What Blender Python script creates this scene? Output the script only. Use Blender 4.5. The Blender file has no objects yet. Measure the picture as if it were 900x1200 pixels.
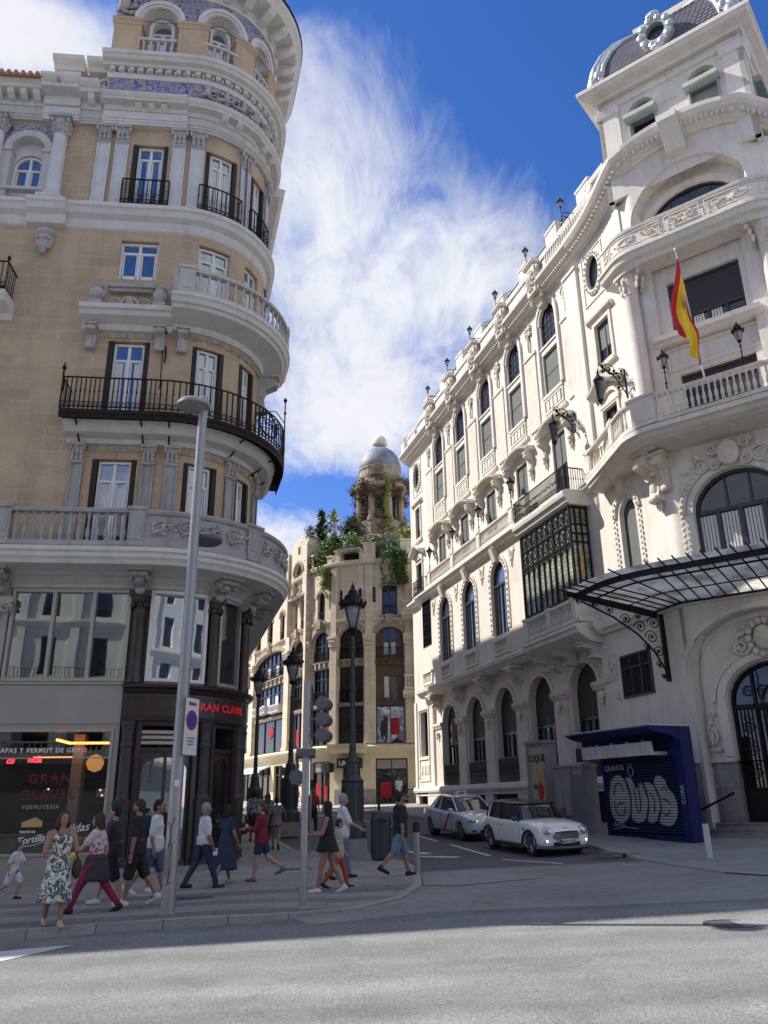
import bpy, bmesh, math, random
from mathutils import Vector, Matrix
R=math.radians; PI=math.pi
SC=bpy.context.scene; COL=SC.collection
random.seed(7)
def gz(x,y):
    xx=max(-14.0,min(14.0,x)); return .03*xx+.042*max(0.0,min(y,90.0)-24.0)
class Path:
    # polyline/arc centre line; outward normal is to the right of the heading; arcs turn left (convex corner)
    def __init__(s,start,head,segs,s0=0.0):
        s.seg=[];x,y=start;h=math.radians(head);a=s0
        s.first=(s0,x,y,h)
        for g in segs:
            if g[0]=='l':
                s.seg.append(('l',a,a+g[1],x,y,h,0));x+=math.sin(h)*g[1];y+=math.cos(h)*g[1];a+=g[1]
            else:
                R,d=g[1],math.radians(g[2]);cx=x-math.cos(h)*R;cy=y+math.sin(h)*R
                s.seg.append(('a',a,a+R*d,cx,cy,h,R));h-=d;x=cx+math.cos(h)*R;y=cy-math.sin(h)*R;a+=R*d
        s.last=(a,x,y,h);s.s1=a
    def frame(s,t):
        if t<=s.first[0]: a,x,y,h=s.first;return x+math.sin(h)*(t-a),y+math.cos(h)*(t-a),h
        for k,a,b,x,y,h,R in s.seg:
            if t<=b:
                if k=='l': return x+math.sin(h)*(t-a),y+math.cos(h)*(t-a),h
                hh=h-(t-a)/R;return x+math.cos(hh)*R,y-math.sin(hh)*R,hh
        a,x,y,h=s.last;return x+math.sin(h)*(t-a),y+math.cos(h)*(t-a),h
    def at(s,t,o,z):
        x,y,h=s.frame(t);return (x+math.cos(h)*o,y-math.sin(h)*o,z)
    def samples(s,a,b,step=7.0):
        r=[a]
        for k,p,q,x,y,h,R in s.seg:
            lo,hi=max(a,p),min(b,q)
            if hi-lo<1e-6: continue
            if lo>a+1e-6: r.append(lo)
            if k=='a':
                n=max(1,int(math.ceil(math.degrees((hi-lo)/R)/step)))
                for i in range(1,n): r.append(lo+(hi-lo)*i/n)
        for k,p,q,*_ in s.seg:
            if a+1e-6<q<b-1e-6: r.append(q)
        r.append(b);r=sorted(r);o=[r[0]]
        for v in r[1:]:
            if v-o[-1]>1e-5:o.append(v)
        return o

class MB:
    """mesh collector; vertices are given as (s,o,z): along a path, outward from it, up"""
    def __init__(s,path=None,ofn=None):
        s.v=[];s.f=[];s.uv=[];s.mi=[];s.p=path;s.ofn=ofn;s.m=0
    def P(s,t,o,z):
        if s.ofn: o=s.ofn(t,o)
        s.uv.append((t,z))
        s.v.append(s.p.at(t,o,z) if s.p else (t,-o,z)); return len(s.v)-1
    def W(s,x,y,z,uv=None):
        s.v.append((x,y,z));s.uv.append(uv or (x+y*.3,z));return len(s.v)-1
    def F(s,*i): s.f.append(i);s.mi.append(s.m)
    def sam(s,a,b,step=7.0): return s.p.samples(a,b,step) if s.p else [a,b]
    def rings(s,rs,closed=True,caps=True,loop=False):
        n=len(rs[0]);k=len(rs)
        for i in range(k if loop else k-1):
            A=rs[i];B=rs[(i+1)%k]
            for j in range(n if closed else n-1):
                q=(j+1)%n;s.F(A[j],A[q],B[q],B[j])
        if caps and not loop and closed: s.F(*reversed(rs[0]));s.F(*rs[-1])
    def prof(s,a,b,pr,step=7.0,caps=True,closed=True):
        s.rings([[s.P(t,o,z) for o,z in pr] for t in s.sam(a,b,step)],closed,caps);return s
    def box(s,a,b,o0,o1,z0,z1): return s.prof(a,b,[(o0,z0),(o1,z0),(o1,z1),(o0,z1)])
    def map(s,t,o,z):
        if s.ofn:o=s.ofn(t,o)
        return Vector(s.p.at(t,o,z) if s.p else (t,-o,z))
    def tubeW(s,pts,r,n=6,flat=1.0):
        pts=[Vector(p) for p in pts];rs=[];k=len(pts);up=Vector((0,0,1));prev=None
        for i,p in enumerate(pts):
            d=(pts[min(i+1,k-1)]-pts[max(i-1,0)])
            if d.length<1e-9:d=Vector((0,0,1))
            d.normalize()
            if prev is None:
                prev=d.cross(up if abs(d.z)<.95 else Vector((1,0,0))).normalized()
            a=(prev-d*prev.dot(d))
            a=a.normalized() if a.length>1e-6 else d.orthogonal().normalized()
            prev=a;b=d.cross(a);rr=r[i] if isinstance(r,(list,tuple)) else r
            rs.append([s.W(*(p+a*math.cos(2*PI*j/n)*rr+b*math.sin(2*PI*j/n)*rr*flat)) for j in range(n)])
        s.rings(rs);return s
    def tube(s,pts,r,n=6): return s.tubeW([s.map(*p) for p in pts],r,n)
    def latheW(s,c,pr,n=10,sx=1.0,sy=1.0,rot=0.0,caps=True):
        rs=[[s.W(c[0]+math.cos(2*PI*j/n+rot)*r*sx,c[1]+math.sin(2*PI*j/n+rot)*r*sy,c[2]+z) for j in range(n)] for r,z in pr]
        s.rings(rs,True,caps);return s
    def lathe(s,t,o,z,pr,n=8,rot=0.0):
        c=s.map(t,o,z);return s.latheW(c,pr,n,rot=rot)
    def ellW(s,c,rx,ry,rz,nu=8,nv=5,rot=None):
        c=Vector(c);rs=[]
        for i in range(1,nv):
            a=PI*i/nv;row=[]
            for j in range(nu):
                b=2*PI*j/nu;q=Vector((math.sin(a)*math.cos(b)*rx,math.sin(a)*math.sin(b)*ry,-math.cos(a)*rz))
                if rot: q=rot@q
                row.append(s.W(*(c+q)))
            rs.append(row)
        s.rings(rs,True,False)
        q0=Vector((0,0,-rz));q1=Vector((0,0,rz))
        if rot:q0=rot@q0;q1=rot@q1
        a=s.W(*(c+q0));b=s.W(*(c+q1))
        for j in range(nu):
            s.F(rs[0][(j+1)%nu],rs[0][j],a);s.F(rs[-1][j],rs[-1][(j+1)%nu],b)
        return s
    def ell(s,t,o,z,rt,ro,rz,nu=8,nv=5):
        c=s.map(t,o,z)
        h=s.p.frame(t)[2] if s.p else PI/2
        return s.ellW(c,rt,ro,rz,nu,nv,Matrix.Rotation(PI/2-h,3,'Z'))
    def boxW(s,c,sx,sy,sz,rot=0.0):
        ca,sa=math.cos(rot),math.sin(rot);rs=[]
        for z in (-sz/2,sz/2):
            rs.append([s.W(c[0]+ca*x-sa*y,c[1]+sa*x+ca*y,c[2]+z) for x,y in ((-sx/2,-sy/2),(sx/2,-sy/2),(sx/2,sy/2),(-sx/2,sy/2))])
        s.rings(rs);return s
    # ---- openings: (kind,s0,s1,z0,z1,rise) kind r rect, a arch, e ellipse
    def lohi(s,op,t,i=0.0):
        k,a,b,z0,z1=op[:5]
        if k=='r':return z0+i,z1-i
        c=(a+b)/2;w=(b-a)/2-i;u=max(0.0,1-((t-c)/w)**2)**.5
        if k=='a':
            rise=op[5];return z0+i,z1-rise+(rise-i)*u
        m=(z0+z1)/2;h=(z1-z0)/2-i;return m-h*u,m+h*u
    def tcols(s,op,i=0.0,n=12):
        k,a,b=op[:3]
        if k=='r':return [a+i+(t-a)*(b-a-2*i)/(b-a) for t in s.sam(a,b)]
        a+=i;b-=i
        return [(a+b)/2-(b-a)/2*math.cos(PI*j/n) for j in range(n+1)]
    def outline(s,op,i=0.0,n=12):
        ts=s.tcols(op,i,n)
        lo=[(t,s.lohi(op,t,i)[0]) for t in ts];hi=[(t,s.lohi(op,t,i)[1]) for t in reversed(ts)]
        if op[0]=='e':return lo[:-1]+hi[:-1]
        return lo+hi
    def wall(s,a,b,z0,z1,o,ops=(),depth=.25,zcuts=()):
        ts=set(round(t,5) for t in s.sam(a,b))
        for op in ops:
            for t in s.tcols(op):ts.add(round(t,5))
        ts=sorted(ts);cl=[ts[0]]
        for t in ts[1:]:
            if t-cl[-1]>1e-4:cl.append(t)
        for t0,t1 in zip(cl,cl[1:]):
            tm=(t0+t1)/2
            act=sorted([op for op in ops if op[1]<tm<op[2]],key=lambda q:q[3])
            cur=(z0,z0)
            for op in act:
                l0,h0=s.lohi(op,min(max(t0,op[1]),op[2]));l1,h1=s.lohi(op,min(max(t1,op[1]),op[2]))
                l0,l1,h0,h1=[min(max(q,z0),z1) for q in (l0,l1,h0,h1)]
                if l0-cur[0]>1e-4 or l1-cur[1]>1e-4:
                    s.F(s.P(t0,o,cur[0]),s.P(t1,o,cur[1]),s.P(t1,o,l1),s.P(t0,o,l0))
                cur=(h0,h1)
            s.F(s.P(t0,o,cur[0]),s.P(t1,o,cur[1]),s.P(t1,o,z1),s.P(t0,o,z1))
        for op in ops:
            q=[(t,min(max(z,z0),z1)) for t,z in s.outline(op)]
            A=[s.P(t,o,z) for t,z in q];B=[s.P(t,o-depth,z) for t,z in q];n=len(q)
            for j in range(n):s.F(A[j],A[(j+1)%n],B[(j+1)%n],B[j])
        return s
    def ring(s,op,i0,i1,o0,o1,n=12):
        q0=s.outline(op,i0,n);q1=s.outline(op,i1,n);k=len(q0)
        a=[s.P(t,o1,z) for t,z in q0];b=[s.P(t,o1,z) for t,z in q1];c=[s.P(t,o0,z) for t,z in q1];d=[s.P(t,o0,z) for t,z in q0]
        for j in range(k):
            m=(j+1)%k;s.F(a[j],a[m],b[m],b[j]);s.F(b[j],b[m],c[m],c[j]);s.F(d[j],d[m],a[m],a[j])
        return s
    def fill(s,op,i,o,n=12):
        ts=s.tcols(op,i,n)
        for t0,t1 in zip(ts,ts[1:]):
            l0,h0=s.lohi(op,t0,i);l1,h1=s.lohi(op,t1,i)
            s.F(s.P(t0,o,l0),s.P(t1,o,l1),s.P(t1,o,h1),s.P(t0,o,h0))
        return s
    def arcband(s,c,zs,w0,h0,w1,h1,o0,o1,a0=0,a1=180,n=14):
        """archivolt between outer half-axes (w0,h0) and inner (w1,h1)"""
        rs=[]
        for i in range(n+1):
            a=R(a0+(a1-a0)*i/n);cc,ss=math.cos(a),math.sin(a)
            rs.append([s.P(c+w0*cc,o0,zs+h0*ss),s.P(c+w0*cc,o1,zs+h0*ss),s.P(c+w1*cc,o1,zs+h1*ss),s.P(c+w1*cc,o0,zs+h1*ss)])
        s.rings(rs);return s
BASE={}
def _props(o,label,cat,group,kind):
    if label:o['label']=label
    if cat:o['category']=cat
    if group:o['group']=group
    if kind:o['kind']=kind
def thing(name,label,cat,loc=(0,0,0),rz=0.0,group=None):
    o=bpy.data.objects.new(name,None);COL.objects.link(o);o.empty_display_size=.2
    o.location=loc;o.rotation_euler=(0,0,rz);_props(o,label,cat,group,None);BASE[o.name]=Vector(loc);return o
SPLIT={'spandrel','pillar','console','carved_panel','gilded_frieze','carved_frieze','pilaster','wall','oriel_slab','carved_crest','spandrel_ornament','apron_panel','window_hood','portal_surround','granite_wall','window_display','shop_sign','balustrade','parapet_block','step','balustrade_panel','window_surround','pedestal_cornice','tile_spandrel','balcony','arch_surround','roller_blind','finial','sign_panel','attic','parapet','roof_coping','ceiling_light','spot_lamp','grille','underbody','arch_trim','wiper','fog_lamp','downlight','graffiti_tag','air_intake','ceiling','roof_railing','laces'}
def clusters(mb,gap=.07):
    n=len(mb.v);pa=list(range(n))
    def fd(a):
        while pa[a]!=a:pa[a]=pa[pa[a]];a=pa[a]
        return a
    for f in mb.f:
        a=fd(f[0])
        for q in f[1:]:
            b=fd(q)
            if a!=b:pa[b]=a
    cl={}
    for i,v in enumerate(mb.v):
        r=fd(i);b=cl.get(r)
        if b is None:cl[r]=[*v,*v,[r]]
        else:
            for k in range(3):
                if v[k]<b[k]:b[k]=v[k]
                if v[k]>b[k+3]:b[k+3]=v[k]
    L=list(cl.values());ch=True
    while ch:
        ch=False;out=[]
        for b in L:
            for o in out:
                if all(b[k]<=o[k+3]+gap and o[k]<=b[k+3]+gap for k in range(3)):
                    for k in range(3):o[k]=min(o[k],b[k]);o[k+3]=max(o[k+3],b[k+3])
                    o[6]+=b[6];ch=True;break
            else:out.append(b)
        L=out
    if len(L)<2:return [mb]
    own={r:i for i,b in enumerate(L) for r in b[6]};res=[]
    for i in range(len(L)):res.append(MB())
    mp={}
    for i,v in enumerate(mb.v):
        c=own[fd(i)];m=res[c];mp[i]=len(m.v);m.v.append(v);m.uv.append(mb.uv[i])
    for f,mi in zip(mb.f,mb.mi):
        m=res[own[fd(f[0])]];m.f.append(tuple(mp[q] for q in f));m.mi.append(mi)
    return res
def obj(name,mb,mat,parent=None,*a,**k):
    if name in SPLIT and parent is not None:
        rs=[obj1(name,m,mat,parent,*a,**k) for m in clusters(mb) if m.f];return rs[0]
    return obj1(name,mb,mat,parent,*a,**k)
def obj1(name,mb,mat,parent=None,label=None,cat=None,group=None,kind=None,smooth=False,base=None,auto=None):
    me=bpy.data.meshes.new(name)
    if parent is not None: b=BASE.get(parent.name,Vector((0,0,0)))
    else: b=Vector(base) if base else Vector((0,0,0))
    v=[(x-b.x,y-b.y,z-b.z) for x,y,z in mb.v]
    me.from_pydata(v,[],mb.f)
    uv=me.uv_layers.new(name='UVMap')
    li=[0]*len(me.loops);me.loops.foreach_get('vertex_index',li)
    fl=[];U=mb.uv
    for i in li:fl.extend(U[i])
    uv.data.foreach_set('uv',fl)
    ms=mat if isinstance(mat,(list,tuple)) else [mat]
    for m in ms:me.materials.append(m)
    if len(ms)>1: me.polygons.foreach_set('material_index',mb.mi)
    if smooth:
        me.polygons.foreach_set('use_smooth',[True]*len(me.polygons))
        bm=bmesh.new();bm.from_mesh(me);bmesh.ops.remove_doubles(bm,verts=bm.verts,dist=1e-5)
        bmesh.ops.recalc_face_normals(bm,faces=bm.faces);bm.to_mesh(me);bm.free()
        if auto:
            try: me.set_sharp_from_angle(angle=R(auto))
            except Exception: pass
    me.update()
    o=bpy.data.objects.new(name,me);COL.objects.link(o)
    if parent is not None:o.parent=parent;BASE[o.name]=b
    else:
        o.location=b;BASE[o.name]=b
    _props(o,label,cat,group,kind);return o
def kids(o): return [c for c in bpy.data.objects if c.parent==o]
def tree_of(o,allo):
    return [(c,tree_of(c,allo)) for c in allo if c.parent==o]
def dup(root,loc,rz=0.0,label=None,group=None,scale=None):
    t=tree_of(root,list(bpy.data.objects))
    r=root.copy();COL.objects.link(r);r.location=loc;r.rotation_euler=(0,0,rz)
    if scale: r.scale=(scale,)*3
    if label:r['label']=label
    if group:r['group']=group
    def rec(tr,par):
        for c,sub in tr:
            n=c.copy();COL.objects.link(n);n.parent=par;rec(sub,n)
    rec(t,r);return r
def text_mb(mb,txt,s,o,z,size,depth=.02,align='CENTER',shear=0.0,bold=0.0,rot=0.0,sp=1.0):
    cu=bpy.data.curves.new('lettering','FONT');cu.body=txt;cu.size=size;cu.extrude=depth/2;cu.align_x=align;cu.shear=shear;cu.offset=bold
    cu.resolution_u=3;cu.space_character=sp
    ob=bpy.data.objects.new('lettering_tmp',cu);COL.objects.link(ob)
    dg=bpy.context.evaluated_depsgraph_get();me=bpy.data.meshes.new_from_object(ob.evaluated_get(dg))
    k=len(mb.v);ca,sa=math.cos(rot),math.sin(rot)
    for v in me.vertices:
        x,y=v.co.x*ca-v.co.y*sa,v.co.x*sa+v.co.y*ca
        mb.P(s+x,o+v.co.z,z+y)
    for p in me.polygons: mb.F(*[k+i for i in p.vertices])
    bpy.data.objects.remove(ob);bpy.data.meshes.remove(me);bpy.data.curves.remove(cu);return mb
# ---------- repeated architectural shapes
BAL=[(.062,0),(.062,.06),(.035,.09),(.05,.16),(.068,.27),(.06,.38),(.034,.52),(.028,.6),(.045,.64),(.03,.68),(.05,.9),(.062,.94),(.062,1.0)]
def balusters(mb,a,b,o,z0,z1,gap=.22,r=1.0,n=7):
    k=max(1,int(round((b-a)/gap)));h=z1-z0
    for i in range(k):
        mb.lathe(a+(i+.5)*(b-a)/k,o,z0,[(q*r,zz*h) for q,zz in BAL],n)
def balustrade(mb,a,b,o,z0,z1,gap=.22,w=.2,piers=(),pw=.36,r=1.0):
    """plinth, balusters, hand rail and square piers"""
    mb.prof(a,b,[(o-w/2,z0),(o+w/2,z0),(o+w/2,z0+.14),(o-w/2,z0+.14)])
    mb.prof(a,b,[(o-w/2-.02,z1-.13),(o+w/2+.02,z1-.13),(o+w/2+.04,z1-.05),(o+w/2,z1),(o-w/2,z1),(o-w/2-.04,z1-.05)])
    e=[a]+sorted(piers)+[b];pp=sorted(piers)
    for p in pp:
        mb.box(p-pw/2,p+pw/2,o-w/2-.03,o+w/2+.03,z0+.002,z1-.04);mb.box(p-pw/2-.04,p+pw/2+.04,o-w/2-.07,o+w/2+.07,z1-.04,z1+.06)
        mb.box(p-pw/2+.06,p+pw/2-.06,o+w/2+.03,o+w/2+.05,z0+.18,z1-.2)
    ed=[a]+pp+[b]
    for i in range(len(ed)-1):
        l=ed[i]+(pw/2 if ed[i] in pp else 0);h=ed[i+1]-(pw/2 if ed[i+1] in pp else 0)
        if h-l>.2:balusters(mb,l,h,o,z0+.13,z1-.12,gap,r)
def dentils(mb,a,b,o0,o1,z0,z1,w,gap):
    k=int((b-a)/gap)
    for i in range(k):
        c=a+(i+.5)*(b-a)/k;mb.box(c-w/2,c+w/2,o0,o1,z0,z1)
def scroll(mb,t,o,z,r,turns=1.6,w=.03,d=1,a0=0.0):
    pts=[]
    n=int(14*turns)
    for i in range(n+1):
        a=a0+d*2*PI*turns*i/n;rr=r*(1-.85*i/n);pts.append((t+rr*math.cos(a),o,z+rr*math.sin(a)))
    mb.tube(pts,[w*(1-.4*i/n) for i in range(n+1)],5)
def relief(mb,a,b,z0,z1,o,seed=1,dens=1.0,fig=False):
    """carved foliage scrolls and lumps"""
    rn=random.Random(seed);h=z1-z0;n=max(1,int((b-a)/h*dens))
    for i in range(n):
        c=a+(i+.5)*(b-a)/n;d=1 if i%2 else -1
        scroll(mb,c,o+.02,(z0+z1)/2,h*.36,1.5,h*.055,d,PI/2*d)
        for k in range(7):
            x=c+rn.uniform(-.5,.5)*(b-a)/n;z=z0+h*rn.uniform(.12,.88);q=h*rn.uniform(.06,.13)
            mb.ell(x,o,z,q*1.3,q*.8,q,6,4)
        if fig:
            x=c+rn.uniform(-.2,.2)*h
            mb.ell(x,o+.05,z0+h*.78,h*.12,h*.11,h*.13,7,5);mb.ell(x,o+.04,z0+h*.5,h*.14,h*.12,h*.22,7,5)
            mb.tube([(x,o+.05,z0+h*.62),(x+.25*h,o+.08,z0+h*.55),(x+.38*h,o+.05,z0+h*.72)],h*.05,5)
            mb.tube([(x,o+.05,z0+h*.35),(x-.2*h,o+.08,z0+h*.25),(x-.35*h,o+.05,z0+h*.12)],h*.07,5)
def pilcap(mb,c,w,z0,z1,o):
    """corinthian pilaster capital"""
    h=z1-z0
    mb.prof(c-w*.5,c+w*.5,[(0,z0),(o,z0),(o,z0+h*.5),(o+.05,z0+h*.82),(0,z0+h*.82)])
    mb.box(c-w*.66,c+w*.66,0,o+.1,z0+h*.84,z1);mb.box(c-w*.55,c+w*.55,0,o+.02,z0-.03,z0+.03)
    for k in (-1,0,1):
        for r_,zz in ((.0,.2),(1,.48)):
            mb.ell(c+k*w*.33+(0 if r_==0 else 0),o+.03+.02*r_,z0+h*zz,w*.14,.05,h*.17,6,4)
    for k in (-1,1):
        mb.ell(c+k*w*.55,o+.06,z0+h*.7,w*.13,.07,h*.15,7,5)
    mb.ell(c,o+.08,z0+h*.85,w*.1,.05,h*.12,6,4)
def roundcap(mb,c,o,r,z0,z1):
    h=z1-z0
    mb.lathe(c,o,z0,[(r*.95,0),(r*1.08,.02*h),(r*1.02,.08*h),(r*1.1,.5*h),(r*1.35,.84*h),(r*.9,.84*h)],12)
    mb.box(c-r*1.5,c+r*1.5,o-r*1.5,o+r*1.5,z0+h*.84,z1)
    for k in range(8):
        a=2*PI*k/8;x,y=math.cos(a)*r*1.12,math.sin(a)*r*1.12
        mb.ell(c+x,o+y,z0+h*.25,r*.28,r*.22,h*.17,6,4);mb.ell(c+x*1.12,o+y*1.12,z0+h*.52,r*.26,r*.22,h*.16,6,4)
    for k in range(4):
        a=PI/4+PI/2*k;mb.ell(c+math.cos(a)*r*1.55,o+math.sin(a)*r*1.55,z0+h*.74,r*.3,r*.3,h*.12,7,5)
def console(mb,c,w,z0,z1,o):
    """scroll bracket"""
    h=z1-z0
    pr=[(0,z0),(o*.28,z0+.02*h),(o*.4,z0+.1*h),(o*.34,z0+.22*h),(o*.3,z0+.4*h),(o*.42,z0+.58*h),(o*.75,z0+.66*h),(o*.98,z0+.72*h),(o,z0+.84*h),(o*.9,z0+.92*h),(0,z0+.92*h)]
    mb.prof(c-w/2,c+w/2,pr)
    mb.box(c-w*.62,c+w*.62,0,o*1.06,z0+.92*h,z1)
    mb.prof(c-w*.16,c+w*.16,[(q+.025,z) for q,z in pr[1:-1]]+[(0,pr[-1][1]),(0,pr[1][1])])
    mb.ell(c,o*.36,z0+.08*h,w*.6,o*.2,h*.1,8,5);mb.ell(c,o*.85,z0+.78*h,w*.6,o*.22,h*.12,8,5)
def iron_rail(mb,a,b,o,z0,z1,gap=.12,r=.011,rings_=True,slab=False):
    mb.box(a,b,o-.02,o+.02,z1-.04,z1);mb.box(a,b,o-.012,o+.012,z0+.05,z0+.075)
    h=z1-z0
    mb.box(a,b,o-.012,o+.012,z0+h*.2,z0+h*.2+.02)
    k=max(2,int((b-a)/gap))
    for i in range(k+1):
        t=a+(b-a)*i/k;mb.box(t-r,t+r,o-r,o+r,z0,z1-.03)
        mb.ell(t,o,z0+h*.55,r*2.2,r*2.2,r*3,5,4)
        if rings_ and i<k:
            c=t+(b-a)/k/2;q=min((b-a)/k*.42,h*.085)
            mb.arcband(c,z0+h*.12,q,q,q*.72,q*.72,o-.008,o+.008,0,360,8)
EXPO=0.75
BLOBS=[(-.02,1.42,.26,.5,.26,0),(-.10,1.0,.13,.22,.2,0),(-.08,2.05,.22,.34,.34,0),(.22,1.36,.14,.18,.2,0),(.38,.85,.30,.24,-.5,0),(-.17,2.58,.24,.16,-.32,0),(-.5,.80,.14,.08,.42,.2),(-.42,3.1,.4,.35,.3,0),(-.2,.72,.22,.06,-.3,0),(.1,2.9,.4,.25,-.1,0),(0,-1.8,2.9,1.5,.52,0),(-.5,-1.75,.8,.8,-.62,0),(.15,-1.5,.6,.7,-.3,0),(-2.6,.8,1.2,1.2,.2,0),(2.4,.2,1.1,1.2,.2,0)]  # unseen clouds behind the camera added for white fill; gaps keep reflections blue
# ------------------------------------------------------------------ materials
M={}
def N(nt,typ,**k):
    n=nt.nodes.new(typ)
    for a,v in k.items():setattr(n,a,v)
    return n
def mat(name,c,rough=.7,var=.12,scale=1.5,bump=.15,bscale=30.0,metal=0.0,spec=.5,dirt=0.0,dirtc=(.1,.08,.06),emit=None,estr=1.0,coat=0.0,streak=0.0,var2=0.0):
    m=bpy.data.materials.new(name);m.use_nodes=True;nt=m.node_tree;b=nt.nodes['Principled BSDF'];L=nt.links.new
    b.inputs['Roughness'].default_value=rough;b.inputs['Metallic'].default_value=metal;b.inputs['Specular IOR Level'].default_value=spec
    if coat:b.inputs['Coat Weight'].default_value=coat;b.inputs['Coat Roughness'].default_value=.04
    tc=N(nt,'ShaderNodeTexCoord');col=None
    rgb=N(nt,'ShaderNodeRGB');rgb.outputs[0].default_value=(*c,1);col=rgb.outputs[0]
    def mul(src,fac_socket,lo,hi):
        mr=N(nt,'ShaderNodeMapRange');mr.inputs['From Min'].default_value=.3;mr.inputs['From Max'].default_value=.7;mr.inputs['To Min'].default_value=lo;mr.inputs['To Max'].default_value=hi
        L(fac_socket,mr.inputs['Value']);h=N(nt,'ShaderNodeHueSaturation');L(src,h.inputs['Color']);L(mr.outputs[0],h.inputs['Value']);return h.outputs[0]
    if var:
        n=N(nt,'ShaderNodeTexNoise');n.inputs['Scale'].default_value=scale;n.inputs['Detail'].default_value=8;n.inputs['Roughness'].default_value=.6
        L(tc.outputs['Object'],n.inputs['Vector']);col=mul(col,n.outputs[0],1-var,1+var)
    if var2:
        n=N(nt,'ShaderNodeTexNoise');n.inputs['Scale'].default_value=scale*14;n.inputs['Detail'].default_value=3
        L(tc.outputs['Object'],n.inputs['Vector']);col=mul(col,n.outputs[0],1-var2,1+var2)
    if streak:
        mp=N(nt,'ShaderNodeMapping');mp.inputs['Scale'].default_value=(3.0,3.0,.22);L(tc.outputs['Object'],mp.inputs['Vector'])
        n=N(nt,'ShaderNodeTexNoise');n.inputs['Scale'].default_value=1.3;n.inputs['Detail'].default_value=9;n.inputs['Roughness'].default_value=.65;L(mp.outputs[0],n.inputs['Vector'])
        mr=N(nt,'ShaderNodeMapRange');mr.inputs['From Min'].default_value=.5;mr.inputs['From Max'].default_value=.78;mr.inputs['To Max'].default_value=streak;L(n.outputs[0],mr.inputs['Value'])
        mx=N(nt,'ShaderNodeMix',data_type='RGBA');L(mr.outputs[0],mx.inputs[0]);L(col,mx.inputs[6]);mx.inputs[7].default_value=(*dirtc,1);col=mx.outputs[2]
    if dirt:
        n=N(nt,'ShaderNodeTexNoise');n.inputs['Scale'].default_value=.6;n.inputs['Detail'].default_value=10;n.inputs['Roughness'].default_value=.7;L(tc.outputs['Object'],n.inputs['Vector'])
        mr=N(nt,'ShaderNodeMapRange');mr.inputs['From Min'].default_value=.52;mr.inputs['From Max'].default_value=.7;mr.inputs['To Max'].default_value=dirt;L(n.outputs[0],mr.inputs['Value'])
        mx=N(nt,'ShaderNodeMix',data_type='RGBA');L(mr.outputs[0],mx.inputs[0]);L(col,mx.inputs[6]);mx.inputs[7].default_value=(*dirtc,1);col=mx.outputs[2]
    L(col,b.inputs['Base Color'])
    if bump:
        n=N(nt,'ShaderNodeTexNoise');n.inputs['Scale'].default_value=bscale;n.inputs['Detail'].default_value=5;L(tc.outputs['Object'],n.inputs['Vector'])
        bp=N(nt,'ShaderNodeBump');bp.inputs['Strength'].default_value=bump;bp.inputs['Distance'].default_value=.02;L(n.outputs[0],bp.inputs['Height']);L(bp.outputs[0],b.inputs['Normal'])
    if emit:
        b.inputs['Emission Color'].default_value=(*emit,1);b.inputs['Emission Strength'].default_value=estr
    M[name]=m;m['_col']=1;return m
def add_brick(m,w,h,mortar,mc,cvar=.12,uv=True,bstr=.4,offset=.5,soft=.1,rot=0.0,fade=None):
    """block joints laid over a material made by mat()"""
    nt=m.node_tree;b=nt.nodes['Principled BSDF'];L=nt.links.new
    tc=N(nt,'ShaderNodeTexCoord');br=N(nt,'ShaderNodeTexBrick');br.offset=offset
    br.inputs['Scale'].default_value=1.0;br.inputs['Brick Width'].default_value=w;br.inputs['Row Height'].default_value=h;br.inputs['Mortar Size'].default_value=mortar;br.inputs['Mortar Smooth'].default_value=soft;br.inputs['Bias'].default_value=0
    br.inputs['Color1'].default_value=(1-cvar,)*3+(1,);br.inputs['Color2'].default_value=(1+cvar*.0,)*3+(1,);br.inputs['Mortar'].default_value=(*mc,1)
    src=tc.outputs['UV' if uv else 'Object']
    if rot:
        mp=N(nt,'ShaderNodeMapping');mp.inputs['Rotation'].default_value=(0,0,rot);L(src,mp.inputs['Vector']);src=mp.outputs[0]
    L(src,br.inputs['Vector'])
    old=b.inputs['Base Color'].links[0].from_socket
    mx=N(nt,'ShaderNodeMix',data_type='RGBA',blend_type='MULTIPLY');mx.inputs[0].default_value=1;L(old,mx.inputs[6]);L(br.outputs[0],mx.inputs[7])
    out=mx.outputs[2]
    if fade:
        n=N(nt,'ShaderNodeTexNoise');n.inputs['Scale'].default_value=fade;L(tc.outputs['Object'],n.inputs['Vector'])
        mr=N(nt,'ShaderNodeMapRange');mr.inputs['From Min'].default_value=.4;mr.inputs['From Max'].default_value=.62;L(n.outputs[0],mr.inputs['Value']);L(mr.outputs[0],mx.inputs[0])
    L(out,b.inputs['Base Color'])
    bp=N(nt,'ShaderNodeBump');bp.inputs['Strength'].default_value=bstr;bp.inputs['Distance'].default_value=.02;bp.invert=True;L(br.outputs['Fac'],bp.inputs['Height'])
    if b.inputs['Normal'].links:L(b.inputs['Normal'].links[0].from_socket,bp.inputs['Normal'])
    L(bp.outputs[0],b.inputs['Normal']);return m
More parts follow.
